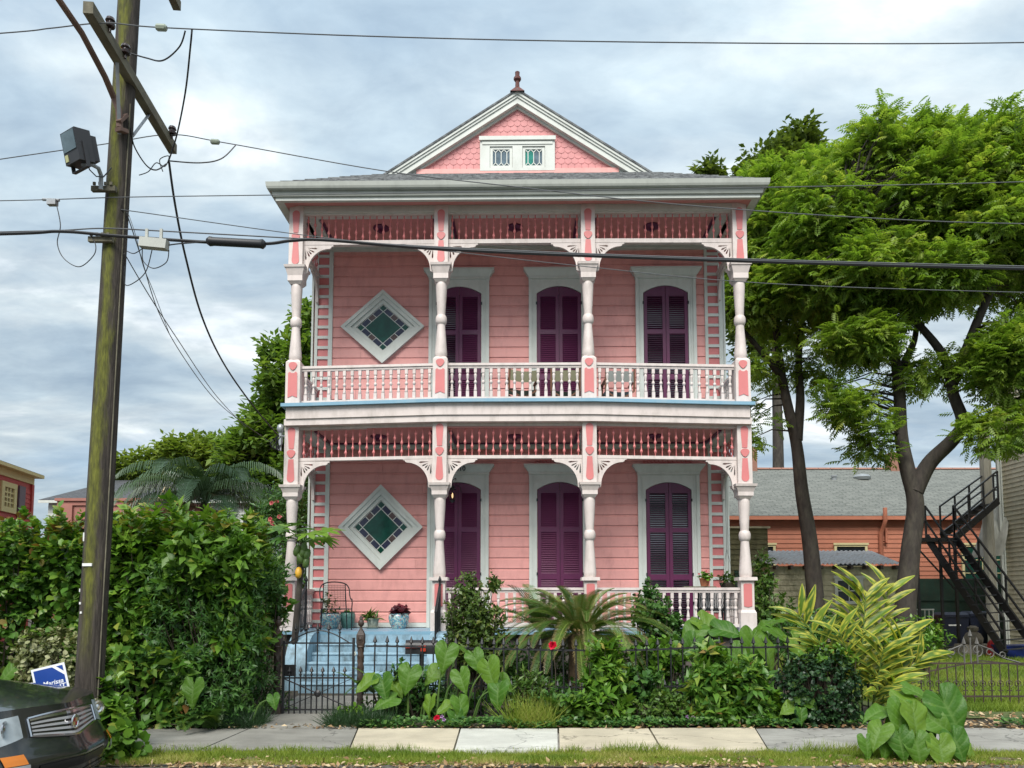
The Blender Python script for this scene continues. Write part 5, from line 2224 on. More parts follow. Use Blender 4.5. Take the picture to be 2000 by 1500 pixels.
# headlamps wrap round the corners; amber and clear lamps sit in the bumper
for s in (-1, 1):
    nm_ = 'headlight'
    m = MB()

    def hl(u, v, s=s):
        y = s * (.465 + .43 * u)
        zt = .748 - .035 * u
        zb = .585 - .075 * min(1, u * 1.4)
        p = on_front(y, zb + (zt - zb) * v)
        return (p.x + .012, p.y + s * .004, p.z)
    m.grid(hl, 12, 5)
    ho = m.build(nm_, M_LAMP, carT, smooth=True)
    for u_ in (.3, .65):
        p = on_front(s * (.47 + .42 * u_), .665)
        MB().lathe([(.058, 0), (.062, .010), (.045, .012), (.03, .004), (.012, .014)], 0, 0, 16).build('lamp_unit', M_CHROME, ho, loc=(p.x + .018, p.y, p.z), rot=(0, R(90), R(-20 * s)))
    m = MB()
    m.grid(lambda u, v: tuple(on_front(s * (.53 + .14 * u), .405 + .07 * v) + Vector((.03, 0, 0))), 5, 2)
    m.build('turn_signal', M_AMBER, carT)
    m = MB()
    m.grid(lambda u, v: tuple(on_front(s * (.52 + .16 * u), .305 + .095 * v) + Vector((.03, 0, 0))), 5, 2)
    m.build('fog_light', M_GRILL, carT)
patch(lambda y: .30, lambda y: .37, -.42, .42, .006).build('lower_intake', M_BLK, carT)
patch(lambda y: .222, lambda y: .235, -.8, .8, .02).build('lip', M_BLK, carT)
for x in (-.95, -3.75):
    for s in (-1, 1):
        wl = MB().lathe([(.20, -.11), (.30, -.11), (.325, -.08), (.325, .08), (.30, .11), (.20, .11)], 0, 0, 24, cap=False).build('wheel', M_RUB, carT, loc=(x, s * .80, .325), rot=(R(90), 0, 0), smooth=True)
        m = MB()
        m.lathe([(.05, .09), (.07, .10), (.205, .085), (.205, .06)], 0, 0, 20)
        m.lathe([(.205, -.085), (.07, -.10), (.05, -.09)], 0, 0, 20)
        m.build('rim', M_GRILL, wl)
for s in (-1, 1):
    MB().frustum(-1.75, s * 1.0, .93, .07, 1.04, .06, d0=.10, d1=.09).build('wing_mirror', M_CAR, carT)

# ================================================================ iron gate and fence
YF = 10.9
gate_o = Vector((-2.72, YF, 0))
gt = thing('gate', tuple(gate_o), 'black iron spear-topped garden gate with crossed braces before the blue steps', 'gate')
gx0, gx1 = -.49, .49


def spear_bar(h, r=.0105, tip=.10):
    m = MB()
    m.lathe([(r, 0), (r, h - tip - .05), (r * 1.9, h - tip - .045), (r * 1.9, h - tip - .03), (r, h - tip - .02), (r * 1.1, h - tip), (r * 2.9, h - tip + .012), (r * 2.0, h - tip * .55), (r * .3, h)], 0, 0, 6)
    return m.data('picket', M_IRON)


tall, short = spear_bar(1.27), spear_bar(.66, tip=.08)
m = MB()
for z in (.06, .50, .985):
    m.bar((gx0, 0, z), (gx1, 0, z), .014, .022)
m.bar((gx0, 0, 0), (gx0, 0, 1.02), .03, .03)
m.bar((gx1, 0, -.0), (gx1, 0, 1.06), .034, .034)
m.build('gate_frame', M_IRON, gt)
for i in range(5):
    x = gx0 + .16 + i * .155
    link('picket', tall, gt, (x, 0, 0))
for i in range(6):
    x = gx0 + .085 + i * .155
    link('picket', short, gt, (x, 0, 0))
m = MB()
m.bar((gx0 + .02, -.014, .08), (gx1 - .02, -.014, .49), .010, .034, up=(0, 1, 0))
m.bar((gx0 + .02, -.022, .49), (gx1 - .02, -.022, .08), .010, .034, up=(0, 1, 0))
m.build('cross_brace', M_IRON, gt)
MB().lathe([(.05, 0), (.05, .01), (.02, .03)], 0, 0, 12).build('boss', M_IRON, gt, loc=(0, -.02, .285), rot=(R(90), 0, 0))
m = MB()
m.tube([(gx0 + .06 + .86 * t, 0, .99 + .17 * math.sin(math.pi * t)) for t in np.linspace(0, 1, 15)], .009, 5)
m.build('arch_bar', M_IRON, gt)
MB().box(gx0 - .02, gx0 + .16, .02, .05, .52, .68).build('lock_box', M_BLK, gt)


def gate_post(x, label):
    t = thing('gate_post', (x, YF, 0), label, 'gate post', 'cast-iron gate posts')
    m = MB()
    m.box(-.075, .075, -.075, .075, 0, .10)
    m.frustum(0, 0, .10, .06, .14, .05)
    # twisted shaft
    rows, seg = 44, 12
    vs, fs = [], []
    for j in range(rows + 1):
        z = .14 + .78 * j / rows
        for i in range(seg):
            a = 2 * math.pi * i / seg
            r = .044 + .007 * math.sin(4 * a + z * 42)
            vs.append((r * math.cos(a), r * math.sin(a), z))
    for j in range(rows):
        for i in range(seg):
            i2 = (i + 1) % seg
            fs.append((j * seg + i, j * seg + i2, (j + 1) * seg + i2, (j + 1) * seg + i))
    m.add(vs, fs)
    m.build('shaft', M_IRON_R, t, smooth=True)
    m = MB()
    m.lathe([(.05, .92), (.058, .935), (.05, .95)], 0, 0, 12)
    m.frustum(0, 0, .95, .045, .985, .054)
    m.box(-.054, .054, -.054, .054, .9851, 1.10)
    m.frustum(0, 0, 1.101, .054, 1.16, .032)
    m.lathe([(.032, 1.16), (.019, 1.19), (.017, 1.215), (.038, 1.235), (.045, 1.265), (.038, 1.295), (.022, 1.315), (.028, 1.325), (.022, 1.34), (.015, 1.365)], 0, 0, 14)
    c = m.build('cap', M_IRON_R, t, smooth=True)
    MB().lathe([(.045, 0), (.045, .008), (.03, .010), (.03, .004), (.012, .014)], 0, 0, 14).build('rosette', M_IRON_R, c, loc=(0, -.054, 1.045), rot=(R(90), 0, 0))


gate_post(-2.13, 'twisted iron gate post with ball finial between gate and mailbox')
gate_post(-3.30, 'twisted iron gate post half hidden by the hedge')
me = text_mesh('5', .07, .002)
me.materials.clear()
me.materials.append(paint('cream_plate', (.6, .57, .45), .05))
link('post_number', me, None, (-2.195, YF - .058, .82), (R(90), 0, 0), label='cream figure fixed to the gate post', cat='number')

fe = thing('iron_fence', (0, YF, 0), 'low black iron spear fence running through the front garden plants', 'fence')
fx0, fx1 = -2.06, 5.2
pk_l, pk_m, pk_s = spear_bar(1.10), spear_bar(1.0, tip=.09), spear_bar(.52, tip=.08)


def sag(x):
    return .03 * noise.noise(Vector((x * .8, 3, 0))) - .05 * math.exp(-((x - .9) / 1.3) ** 2)


m, m2_ = MB(), MB()
n = 30
for i in range(n):
    a, b = fx0 + (fx1 - fx0) * i / n, fx0 + (fx1 - fx0) * (i + 1) / n
    m.bar((a, 0, .93 + sag(a)), (b, 0, .93 + sag(b)), .014, .024)
    m2_.bar((a, 0, .40 + sag(a) * .7), (b, 0, .40 + sag(b) * .7), .014, .022)
m.build('top_rail', M_IRON, fe)
m2_.build('middle_rail', M_IRON, fe)
x, i = fx0 + .12, 0
while x < fx1:
    link('picket', pk_l if i % 2 == 0 else pk_s, fe, (x, 0, sag(x) * .8 - .02), (random.uniform(-.02, .02), random.uniform(-.02, .02), 0))
    x += .082 if i % 2 == 0 else .085
    i += 1

# right-hand yard fence with ornamental crest
YQ = 11.9
f2 = thing('iron_fence', (0, YQ, 0), 'rusty ornamental iron fence along the lawn at right', 'fence')
fa, fb = 5.9, 11.5
for z in (.62, .12):
    MB().bar((fa, 0, z), (fb, 0, z), .016, .026).build('rail', M_IRON_R, f2)
m = MB()
m.bar((fa, 0, .40), (7.2, 0, .66), .012, .02)
m.bar((7.2, 0, .66), (fb, 0, .22), .012, .02)
m.build('sloping_rail', M_IRON_R, f2)
bal2 = MB()
bal2.lathe([(.010, 0), (.010, .30), (.020, .32), (.010, .345), (.010, .61)], 0, 0, 6)
bal2.box(-.035, .035, -.006, .006, .20, .215)
for s in (-1, 1):
    bal2.tube([(s * .006, 0, .36), (s * .04, 0, .34), (s * .045, 0, .29), (s * .02, 0, .27)], .007, 4)
b2 = bal2.data('picket', M_IRON_R)
x = fa + .1
while x < fb:
    link('picket', b2, f2, (x, 0, 0))
    x += .135
m = MB()
for s in (-1, 1):
    for k_ in range(3):
        c = Vector((7.05 + s * (.10 + k_ * .19), 0, .72 + (.10 - k_ * .035)))
        r0 = .085 - k_ * .018
        m.tube([c + Vector((s * r0 * (1 - t / 9) * math.cos(t), 0, r0 * (1 - t / 9) * math.sin(t))) for t in np.linspace(-1.5, 6, 22)], .009, 4)
    m.tube([(7.05 + s * .75, 0, .63), (7.05 + s * .5, 0, .70), (7.05 + s * .28, 0, .84), (7.05 + s * .08, 0, .92)], .012, 4)
for dx, h in ((-.10, 1.02), (0, 1.14), (.10, 1.02)):
    m.lathe([(.014, .62), (.012, h - .12), (.034, h - .10), (.02, h - .05), (.003, h)], 7.05 + dx, 0, 6)
m.build('crest', paint('silvery_old_paint', (.12, .115, .105), .3, 12, .7, .2, 40, (.06, .05, .04), .7), f2)

# mailbox on its post behind the fence
mx = thing('mailbox', (-1.30, 11.15, -.17), 'black mailbox with red flag behind the fence', 'mailbox')
prof = [(-.10, .99), (.10, .99), (.10, 1.10)] + [(.10 * math.cos(t), 1.10 + .085 * math.sin(t)) for t in np.linspace(.2, math.pi - .2, 9)] + [(-.10, 1.10)]
MB().prism(prof, -.225, .225, 'x').build('box', M_BLK, mx, smooth=True)
MB().box(-.018, .27, -.122, -.108, 1.078, 1.104).build('flag_arm', paint('red_flag', (.55, .05, .02), .1, 5, .4, 0), mx, loc=(-.2, 0, .0))
MB().box(.02, .09, -.124, -.107, 1.03, 1.112).build('flag', MATS['red_flag'], mx, loc=(-.02, 0, 0))
MB().bar((0, 0, .1), (0, 0, .989), .06, .06).build('post', M_IRON, mx)

# ================================================================ things on the porches
HM = Matrix.Translation((0.1, 15.0, 0)) @ Matrix.Rotation(R(-.8), 4, 'Z')


def hp(x, y, z):
    return tuple(HM @ Vector((x, y, z)))


def director_chair(x, y, rz, label, back_m, slack):
    t = link('folding_chair', None, None, hp(x, y, 5.44 + crown_z(x, 5.44)), (0, 0, R(rz)), label=label, cat='chair', group='sling chairs on the balcony')
    wood = MATS.get('chair_wood') or paint('chair_wood', (.16, .07, .035), .2, 8, .5, .2, 40, stretch=(3, 3, 12))
    w = .30
    for s in (-1, 1):
        MB().bar((s * w, -.20, .0), (s * w, -.18, .62), .035, .035).build('arm_post', wood, t)
        MB().bar((s * w, .20, .42), (s * w, .26, .88), .035, .035).build('back_post', wood, t)
        MB().bar((s * w, -.24, .63), (s * w, .24, .65), .06, .028).build('armrest', wood, t)
        MB().bar((s * w, -.22, .015), (s * w, .22, .015), .04, .03).build('foot_rail', wood, t)
        MB().bar((s * w, -.2 + .01 * s, .03), (-s * w, -.2 + .01 * s, .42), .02, .035).build('cross_leg', wood, t)
        MB().bar((s * w, .2 + .01 * s, .03), (-s * w, .2 + .01 * s, .42), .02, .035).build('cross_leg', wood, t)
    m = MB()
    m.grid(lambda u, v: (-w + 2 * w * u, .24 + .02 * math.sin(math.pi * u), .60 + .23 * v - slack * math.sin(math.pi * u)), 8, 2)
    m.build('back_sling', back_m, t, smooth=True)
    m = MB()
    m.grid(lambda u, v: (-w + 2 * w * u, -.22 + .44 * v, .43 - .04 * math.sin(math.pi * u)), 8, 2)
    m.build('seat_sling', back_m, t, smooth=True)


m_olive = paint('olive_canvas', (.17, .165, .10), .1, 6, .9, .2, 90)
m_greyc = paint('grey_canvas_sling', (.20, .215, .20), .1, 6, .9, .2, 90)
director_chair(.10, .85, 188, 'wooden sling chair with sagging olive back, left of the purple middle doors', m_olive, .05)
director_chair(1.02, .95, 176, 'wooden sling chair with olive back in front of the middle balcony doors', m_olive, .0)
director_chair(2.12, .95, 184, 'wooden sling chair with grey back between the two right balcony doors', m_greyc, .0)

# iron garden armchair on the porch
ic = link('garden_chair', None, None, hp(-3.70, .62, .985), (0, 0, R(18)), label='black wrought-iron garden armchair on the lower porch by the pots', cat='chair')
m = MB()
w, dp = .30, .28
arc = [(-w, -.06, .62), (-w, .16, .70), (-w * .97, .24, .84), (-w * .7, .29, .94), (0, .31, .975), (w * .7, .29, .94), (w * .97, .24, .84), (w, .16, .70), (w, -.06, .62), (w, -.22, .62), (w * 1.02, -.27, .55)]
arc = [(-w * 1.02, -.27, .55), (-w, -.22, .62)] + arc
m.tube(smooth_path(arc, 5), .013, 6)
m.build('top_frame', M_IRON, ic, smooth=True)
for sx in (-1, 1):
    MB().tube([(sx * w * 1.02, -.27, .55), (sx * w, -.26, .42), (sx * w, -.28, 0)], .012, 6).build('leg', M_IRON, ic)
    MB().tube([(sx * w * .72, .29, .93), (sx * w * .8, .22, .42), (sx * w * .9, .30, 0)], .012, 6).build('leg', M_IRON, ic)
m = MB()
m.tube([(-w, -.26, .42), (w, -.26, .42), (w * .8, .22, .42), (-w * .8, .22, .42), (-w, -.26, .42)], .011, 6)
m.build('seat_frame', M_IRON, ic)
m = MB()
for i in range(15):
    x = -w * .72 + 1.44 * w * i / 14
    zt_ = .93 + .02 * (1 - (x / w) ** 2)
    m.tube([(x, .225, .44), (x, .285, zt_ - .03)], .0025, 4)
    m.tube([(x * 1.2, -.25, .425), (x, .21, .425)], .0025, 4)
for i in range(12):
    z = .48 + .42 * i / 11
    y = .225 + .06 * (z - .44) / .5
    m.tube([(-w * .74, y, z), (w * .74, y, z)], .0025, 4)
    yy = -.24 + .45 * i / 11
    m.tube([(-w * .95, yy, .426), (w * .95, yy, .426)], .0025, 4)
m.build('mesh', M_IRON, ic, kind='stuff')


def porcelain(name, base, c2, c3):
    k = NT(name)
    p = k.pos(kind='Object')
    v = k.n('ShaderNodeTexVoronoi')
    v.inputs['Scale'].default_value = 26
    k.l(p, v.inputs['Vector'])
    f1_ = k.ramp(k.noise(p, 22, 4), [(.46, (0, 0, 0)), (.52, (1, 1, 1))])
    f2_ = k.ramp(k.noise(p, 37, 3), [(.56, (0, 0, 0)), (.60, (1, 1, 1))])
    col = k.mix(f1_, base, c2)
    col = k.mix(f2_, col, c3)
    edge = k.ramp(v.outputs['Distance'], [(.02, (.6, .6, .6)), (.09, (0, 0, 0))])
    col = k.mix(edge, col, (.05, .10, .16))
    k.setc(col)
    k.b.inputs['Roughness'].default_value = .18
    MATS[name] = k.m
    return k.m


M_FAM = porcelain('patterned_porcelain', (.42, .55, .50), (.10, .28, .36), (.42, .16, .14))
M_TEAL = paint('teal_glaze', (.10, .22, .19), .15, 6, .25, .1)
M_STONEP = paint('pale_stone_pot', (.30, .32, .26), .2, 12, .8, .3, 30)
M_POTSOIL = M_SOIL
POTS = []


def pot(x, y, r, h, mat, label, belly=True, saucer=False, z=.985):
    t = link('plant_pot', None, None, hp(x, y, z), label=label, cat='pot', group='potted plants on the porch')
    if belly:
        pr = [(r * .62, 0), (r * .66, .012), (r * .88, h * .35), (r, h * .68), (r * .97, h * .88), (r * .86, h * .96), (r * .95, h), (r * .85, h), (r * .80, h * .9)]
    else:
        pr = [(r * .68, .0), (r * .70, .02), (r * .92, h * .85), (r, h * .86), (r, h), (r * .88, h), (r * .85, h * .9)]
    MB().lathe(pr, 0, 0, 24).build('body', mat, t, smooth=True)
    MB().lathe([(r * .84, h * .91), (r * .84, h * .93)], 0, 0, 20).build('soil', M_POTSOIL, t)
    if saucer:
        MB().lathe([(r * .8, -.0), (r * 1.0, .03), (r * .95, .035)], 0, 0, 20).build('saucer', mat, t)
    POTS.append((t, r, h))
    return t


POT1 = pot(-3.94, 1.18, .22, .33, M_FAM, 'patterned porcelain pot with leggy plant behind the iron chair')
POT2 = pot(-3.64, 1.46, .17, .34, M_TEAL, 'plain teal glazed pot behind the iron chair', belly=True)
POT3 = pot(-3.07, 1.32, .14, .22, M_STONEP, 'small pale stone pot with spiky green plant', False, True)
POT4 = pot(-2.50, 1.22, .22, .32, M_FAM, 'patterned porcelain pot with burgundy-leaved plant')
POT5 = pot(3.72, .32, .11, .16, paint('terracotta', (.36, .13, .06), .15, 8, .8, .2), 'small terracotta pot of pink flowers standing at the right porch rail', False, False, 1.858)
MB().box(-.32, .32, -.075, .075, 0, .025).build('shelf_board', M_ARM, loc=hp(3.62, .33, 1.832), label='wooden shelf board on the right porch rail under the flower pot', cat='shelf')
# zebra-striped cushion chair glimpsed behind the right balustrade
zk = NT('zebra_cloth')
wv_ = zk.n('ShaderNodeTexWave')
wv_.inputs['Scale'].default_value = 9
wv_.inputs['Distortion'].default_value = 6
zk.l(zk.pos(kind='Object'), wv_.inputs['Vector'])
zk.setc(zk.ramp(wv_.outputs['Fac'], [(.45, (.02, .02, .03)), (.55, (.55, .52, .5))]))
cz = link('porch_chair', None, None, hp(3.95, .85, .985), (0, 0, R(170)), label='dark chair with zebra-striped cushion behind the right balustrade', cat='chair')
for sx in (-1, 1):
    MB().bar((sx * .26, -.24, 0), (sx * .26, -.24, .60), .035, .035).build('leg', M_IRON, cz)
    MB().bar((sx * .26, .24, 0), (sx * .26, .30, .82), .035, .035).build('leg', M_IRON, cz)
    MB().bar((sx * .26, -.26, .61), (sx * .26, .28, .62), .05, .025).build('armrest', M_IRON, cz)
MB().box(-.26, .26, -.25, .25, .38, .42).build('seat', M_IRON, cz)
MB().box(-.25, .25, -.24, .22, .421, .50).build('seat_cushion', zk.m, cz)
MB().prism([(.19, .44), (.25, .44), (.31, .80), (.25, .82)], -.24, .24, 'x').build('back_cushion', zk.m, cz)

# ================================================================ vegetation
F_TREE = foliage('rain_tree_leaves', [(0, (.095, .180, .026)), (.45, (.205, .330, .048)), (.8, (.330, .440, .080)), (1, (.46, .51, .13))], .55)
F_OAK = foliage('olive_tree_leaves', [(0, (.055, .090, .018)), (.5, (.115, .170, .032)), (1, (.20, .26, .055))], .35)
F_BGL = foliage('light_tree_leaves', [(0, (.090, .150, .026)), (.5, (.180, .255, .045)), (1, (.29, .35, .075))], .42)
F_BGD = foliage('deep_tree_leaves', [(0, (.065, .135, .026)), (.5, (.140, .240, .045)), (1, (.23, .32, .07))], .48)
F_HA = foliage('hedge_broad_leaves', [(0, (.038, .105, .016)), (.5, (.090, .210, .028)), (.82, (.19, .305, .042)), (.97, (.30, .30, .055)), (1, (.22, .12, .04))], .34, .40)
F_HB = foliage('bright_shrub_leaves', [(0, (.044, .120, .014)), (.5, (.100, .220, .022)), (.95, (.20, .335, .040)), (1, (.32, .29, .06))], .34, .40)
F_HC = foliage('fine_dark_leaves', [(0, (.026, .080, .018)), (.6, (.062, .155, .030)), (1, (.135, .235, .054))], .3, .38)
F_GLOSS = foliage('glossy_dark_leaves', [(0, (.010, .032, .012)), (.7, (.022, .060, .018)), (1, (.070, .120, .025))], .12, .38, spec=.4)
F_OLIVE = foliage('bronze_shrub_leaves', [(0, (.045, .085, .016)), (.6, (.085, .145, .026)), (1, (.17, .18, .045))], .22, .4)
F_EAR = foliage('elephant_ear_leaf', [(0, (.050, .145, .016)), (.5, (.095, .205, .022)), (1, (.165, .270, .030))], .36, .42, tip=(.18, .30, .09), spec=.3, bumpy=1)
F_STALK = foliage('green_stalk', [(0, (.07, .14, .03)), (1, (.13, .20, .05))], .1, .5)
F_SAGO = foliage('sago_frond', [(0, (.050, .120, .022)), (.5, (.092, .175, .030)), (1, (.15, .225, .036))], .15, .35, tip=(.40, .30, .14))
F_GING = foliage('variegated_leaf', [(0, (.050, .125, .016)), (.5, (.090, .185, .022)), (1, (.16, .26, .03))], .38, .42, tip=(.60, .56, .08))
F_FERN = foliage('fern_fronds', [(0, (.035, .085, .014)), (.5, (.070, .140, .022)), (1, (.140, .215, .035))], .3)
F_GRASS = foliage('grass_blades', [(0, (.100, .180, .018)), (.45, (.200, .280, .030)), (.75, (.320, .340, .070)), (1, (.46, .39, .17))], .35, .6)
F_MONDO = foliage('mondo_grass', [(0, (.012, .035, .012)), (1, (.035, .080, .025))], .12, .4)
F_BURG = foliage('burgundy_leaves', [(0, (.030, .006, .010)), (.7, (.085, .012, .020)), (1, (.18, .03, .045))], .2, .35)
F_DRY = foliage('dry_leaves', [(0, (.16, .085, .035)), (.5, (.34, .22, .11)), (1, (.55, .43, .27))], .1, .8)
F_PALM = foliage('palm_fronds', [(0, (.022, .050, .026)), (.5, (.045, .090, .042)), (1, (.10, .16, .08))], .2, .35)
F_FLOWP = foliage('pink_petals', [(0, (.55, .10, .14)), (1, (.75, .25, .25))], .3)
F_FLOWR = foliage('red_petals', [(0, (.45, .004, .02)), (1, (.70, .012, .06))], .2)
F_FLOWV = foliage('violet_petals', [(0, (.26, .12, .30)), (1, (.45, .30, .50))], .2)
F_VARI = foliage('cream_edged_leaves', [(0, (.06, .08, .025)), (.5, (.20, .22, .09)), (1, (.42, .42, .24))], .2)
M_BARK = paint('dark_tree_bark', (.042, .034, .028), .4, 4, .9, .8, 18, (.11, .10, .07), .5, (3, 3, 1))
M_TWIG = paint('twig_bark', (.06, .045, .03), .3, 8, .9, .3)


def spot(o, P):
    o.location = P
    return o


# ---------------------------------------------------------------- trees
def tree(name, label, base, limbs, lobes, leafm, ls, per, tmpl=(PIN_V, PIN_F), droop=.25, bark=None, twigr=.018, group=None, spread=1.0, lift=.4):
    """limbs: (points, r0, r1); lobes: (centre, radii, clumps)"""
    t = thing(name, tuple(base), label, 'tree', group)
    B = Vector(base)
    tk = MB()
    nodes = []
    for pts, r0, r1 in limbs:
        ps = smooth_path(pts, 6)
        n = len(ps)
        tk.tube([p - B for p in ps], [r0 + (r1 - r0) * (i / (n - 1)) ** .8 for i in range(n)], 10)
        nodes += [(p, r0 + (r1 - r0) * i / (n - 1)) for i, p in enumerate(ps) if i > n * .35 or len(limbs) > 1]
    tk.build('trunk', bark or M_BARK, t, smooth=True)
    NP = np.array([tuple(p) for p, _ in nodes])
    tips_all, dirs_all, tone = [], [], []
    tw = MB()
    for li, (c, r, nc) in enumerate(lobes):
        tips, dirs = blob_tips(c, r, nc, .25, .55, 1.7 + li * 2.3, .62, None, lift)
        tips_all.append(tips)
        dirs_all.append(dirs)
        for k_ in range(len(tips)):
            d2 = np.sum((NP - tips[k_]) ** 2, 1)
            if d2.min() < 9 and rng.random() < .55:
                a = Vector(NP[d2.argmin()])
                b = Vector(tips[k_])
                mid = a.lerp(b, .5) + Vector((random.uniform(-.15, .15), random.uniform(-.15, .15), .12 * (b - a).length))
                tw.tube([a - B, mid - B, b - B], [twigr * 1.6, twigr, twigr * .4], 4, cap=False)
    tw.build('branches', bark or M_BARK, t, smooth=True, kind='stuff')
    tips = np.concatenate(tips_all)
    dirs = np.concatenate(dirs_all)
    k = len(tips)
    az = rng.random((k, per)) * 2 * math.pi
    el = rng.normal(.15, .45, (k, per))
    ax = np.stack([np.cos(az) * np.cos(el), np.sin(az) * np.cos(el), np.sin(el)], -1) * spread + dirs[:, None, :] * .7
    ax[..., 2] -= droop
    ax = nrm(ax)
    nm = np.array([0, 0, 1.0]) + rng.normal(size=(k, per, 3)) * .3 + ax * .2
    pos = tips[:, None, :] + rng.normal(size=(k, per, 3)) * ls * .5 - dirs[:, None, :] * ls * .15
    sz = ls * (.7 + .5 * rng.random((k, per)))
    tone = rng.random((k, 1)) * .55 + .45 * rng.random((k, per))
    f = lambda a: a.reshape(-1, 3)
    scatter('crown', tmpl[0], tmpl[1], f(pos) - np.array(B), f(ax), f(nm), sz.ravel(), leafm, t, tone.ravel())
    return t


def lobe(px, py, rx, ry, Y, ryd, n):
    c = at(px, py, Y)
    k_ = Y / FPX
    return (np.array(c), (rx * k_, ryd, ry * k_ * 1.05), n)


# big pinnate-leaved tree, forked trunk, right
YA = 19.0
b = at(1768, 1255, YA); b.z = -.1
limbs = [([Vector((at(1768, 1235, YA).x, YA, -.1)), at(1768, 1200, YA), at(1778, 1080, YA), at(1788, 985, YA), at(1772, 915, YA), at(1760, 850, YA), at(1756, 760, YA), at(1745, 690, YA), at(1712, 640, YA + .3), at(1680, 560, YA + .5)], .29, .08),
         ([at(1786, 960, YA), at(1815, 905, YA - .1), at(1860, 860, YA - .4), at(1880, 825, YA - .5), at(1862, 770, YA - .5), at(1845, 700, YA - .4), at(1800, 640, YA - .2), at(1760, 600, YA)], .22, .07),
         ([at(1856, 755, YA - .5), at(1885, 690, YA - .6), at(1912, 620, YA - .8), at(1945, 540, YA - 1), at(1960, 440, YA - 1)], .16, .06),
         ([at(1872, 840, YA - .5), at(1935, 815, YA - .8), at(2010, 770, YA - 1.2), at(2080, 720, YA - 1.5)], .14, .06),
         ([at(1752, 735, YA), at(1775, 690, YA + .4), at(1790, 640, YA + .8), at(1800, 480, YA + 1)], .12, .05),
         ([at(1745, 690, YA), at(1740, 600, YA - .3), at(1700, 480, YA - .5), at(1660, 400, YA - .6)], .13, .05)]
lobes = [lobe(1890, 362, 150, 78, YA, 2.4, 200), lobe(1705, 345, 115, 78, YA + .5, 2.0, 170), lobe(1800, 335, 90, 70, YA + .3, 2.0, 110), lobe(1600, 440, 105, 85, YA + .5, 1.8, 150), lobe(1790, 420, 140, 90, YA, 2.4, 190),
         lobe(1940, 470, 130, 90, YA - .5, 2.2, 150), lobe(1680, 545, 110, 60, YA, 1.8, 100), lobe(1820, 550, 100, 45, YA - .8, 1.4, 60), lobe(1570, 545, 75, 50, YA + .6, 1.2, 50),
         lobe(1680, 665, 85, 32, YA - .3, 1.0, 40), lobe(1975, 690, 70, 70, YA - 1.6, 1.2, 60), lobe(1655, 790, 55, 40, YA - .2, .8, 24), lobe(1700, 860, 45, 30, YA, .7, 15), lobe(1805, 730, 50, 25, YA - .2, .7, 12),
         lobe(1965, 830, 75, 40, YA - 1.5, 1.0, 32), lobe(1990, 345, 60, 60, YA, 1.5, 50), lobe(2080, 480, 120, 150, YA - .5, 2.2, 130)]
tree('rain_tree', 'large feathery-leaved tree with a forked trunk nearest the iron stairs', b, limbs, [(c_, r_, int(n_ * (2.3 if c_[2] > 7.2 else 1.3))) for c_, r_, n_ in lobes], F_TREE, .285, 16)

# slimmer tree beside the house corner
YA2 = 21.0
b = at(1590, 1255, YA2); b.z = -.1
limbs = [([Vector((at(1598, 1235, YA2).x, YA2, -.1)), at(1594, 1190, YA2), at(1582, 1060, YA2), at(1566, 960, YA2), at(1556, 870, YA2), at(1538, 790, YA2), at(1525, 720, YA2), at(1512, 600, YA2), at(1505, 480, YA2)], .27, .07),
         ([at(1557, 860, YA2), at(1563, 780, YA2), at(1560, 700, YA2), at(1570, 600, YA2), at(1600, 480, YA2)], .15, .05),
         ([at(1522, 730, YA2), at(1490, 690, YA2), at(1455, 650, YA2), at(1420, 610, YA2)], .10, .05)]
lobes = [lobe(1500, 480, 80, 80, YA2, 1.6, 130), lobe(1555, 410, 85, 75, YA2, 1.6, 130), lobe(1490, 400, 60, 60, YA2, 1.4, 70), lobe(1475, 590, 50, 40, YA2, 1.1, 22), lobe(1560, 620, 60, 40, YA2, 1.1, 26), lobe(1610, 550, 60, 55, YA2 + .5, 1.2, 42),
         lobe(1500, 715, 45, 35, YA2, .9, 15), lobe(1485, 830, 40, 50, YA2 + .5, .9, 9), lobe(1600, 720, 45, 30, YA2, .9, 14), lobe(1440, 560, 40, 60, YA2, .9, 22), lobe(1470, 440, 45, 60, YA2, 1.2, 60)]
tree('rain_tree', 'slender feathery-leaved tree with a leaning trunk beside the pink house', b, limbs, [(c_, r_, int(n_ * (2.1 if c_[2] > 8.2 else 1.1))) for c_, r_, n_ in lobes], F_TREE, .285, 16)

# dense olive-green tree farther back
YC3 = 44.0
b = at(1520, 1180, YC3); b.z = -.1
limbs = [([Vector((b.x, YC3, -.1)), at(1520, 900, YC3), at(1515, 600, YC3), at(1525, 400, YC3)], .45, .12)]
lobes = [lobe(1500, 350, 62, 60, YC3, 2.2, 190), lobe(1555, 290, 45, 45, YC3, 1.6, 110), lobe(1480, 430, 60, 50, YC3, 2, 130), lobe(1570, 380, 60, 70, YC3, 2, 150), lobe(1470, 620, 60, 120, YC3, 2, 120), lobe(1385, 335, 24, 12, YC3, .8, 26)]
OV4 = (np.array([(0, 0, 0), (.26, .45, .05), (0, 1, -.1), (-.26, .45, .05)]), np.array([(0, 1, 2, 3)]))
tree('evergreen_tree', 'olive-green dense tree behind the right corner of the pink house roof', b, limbs, lobes, F_OAK, .44, 22, OV4)

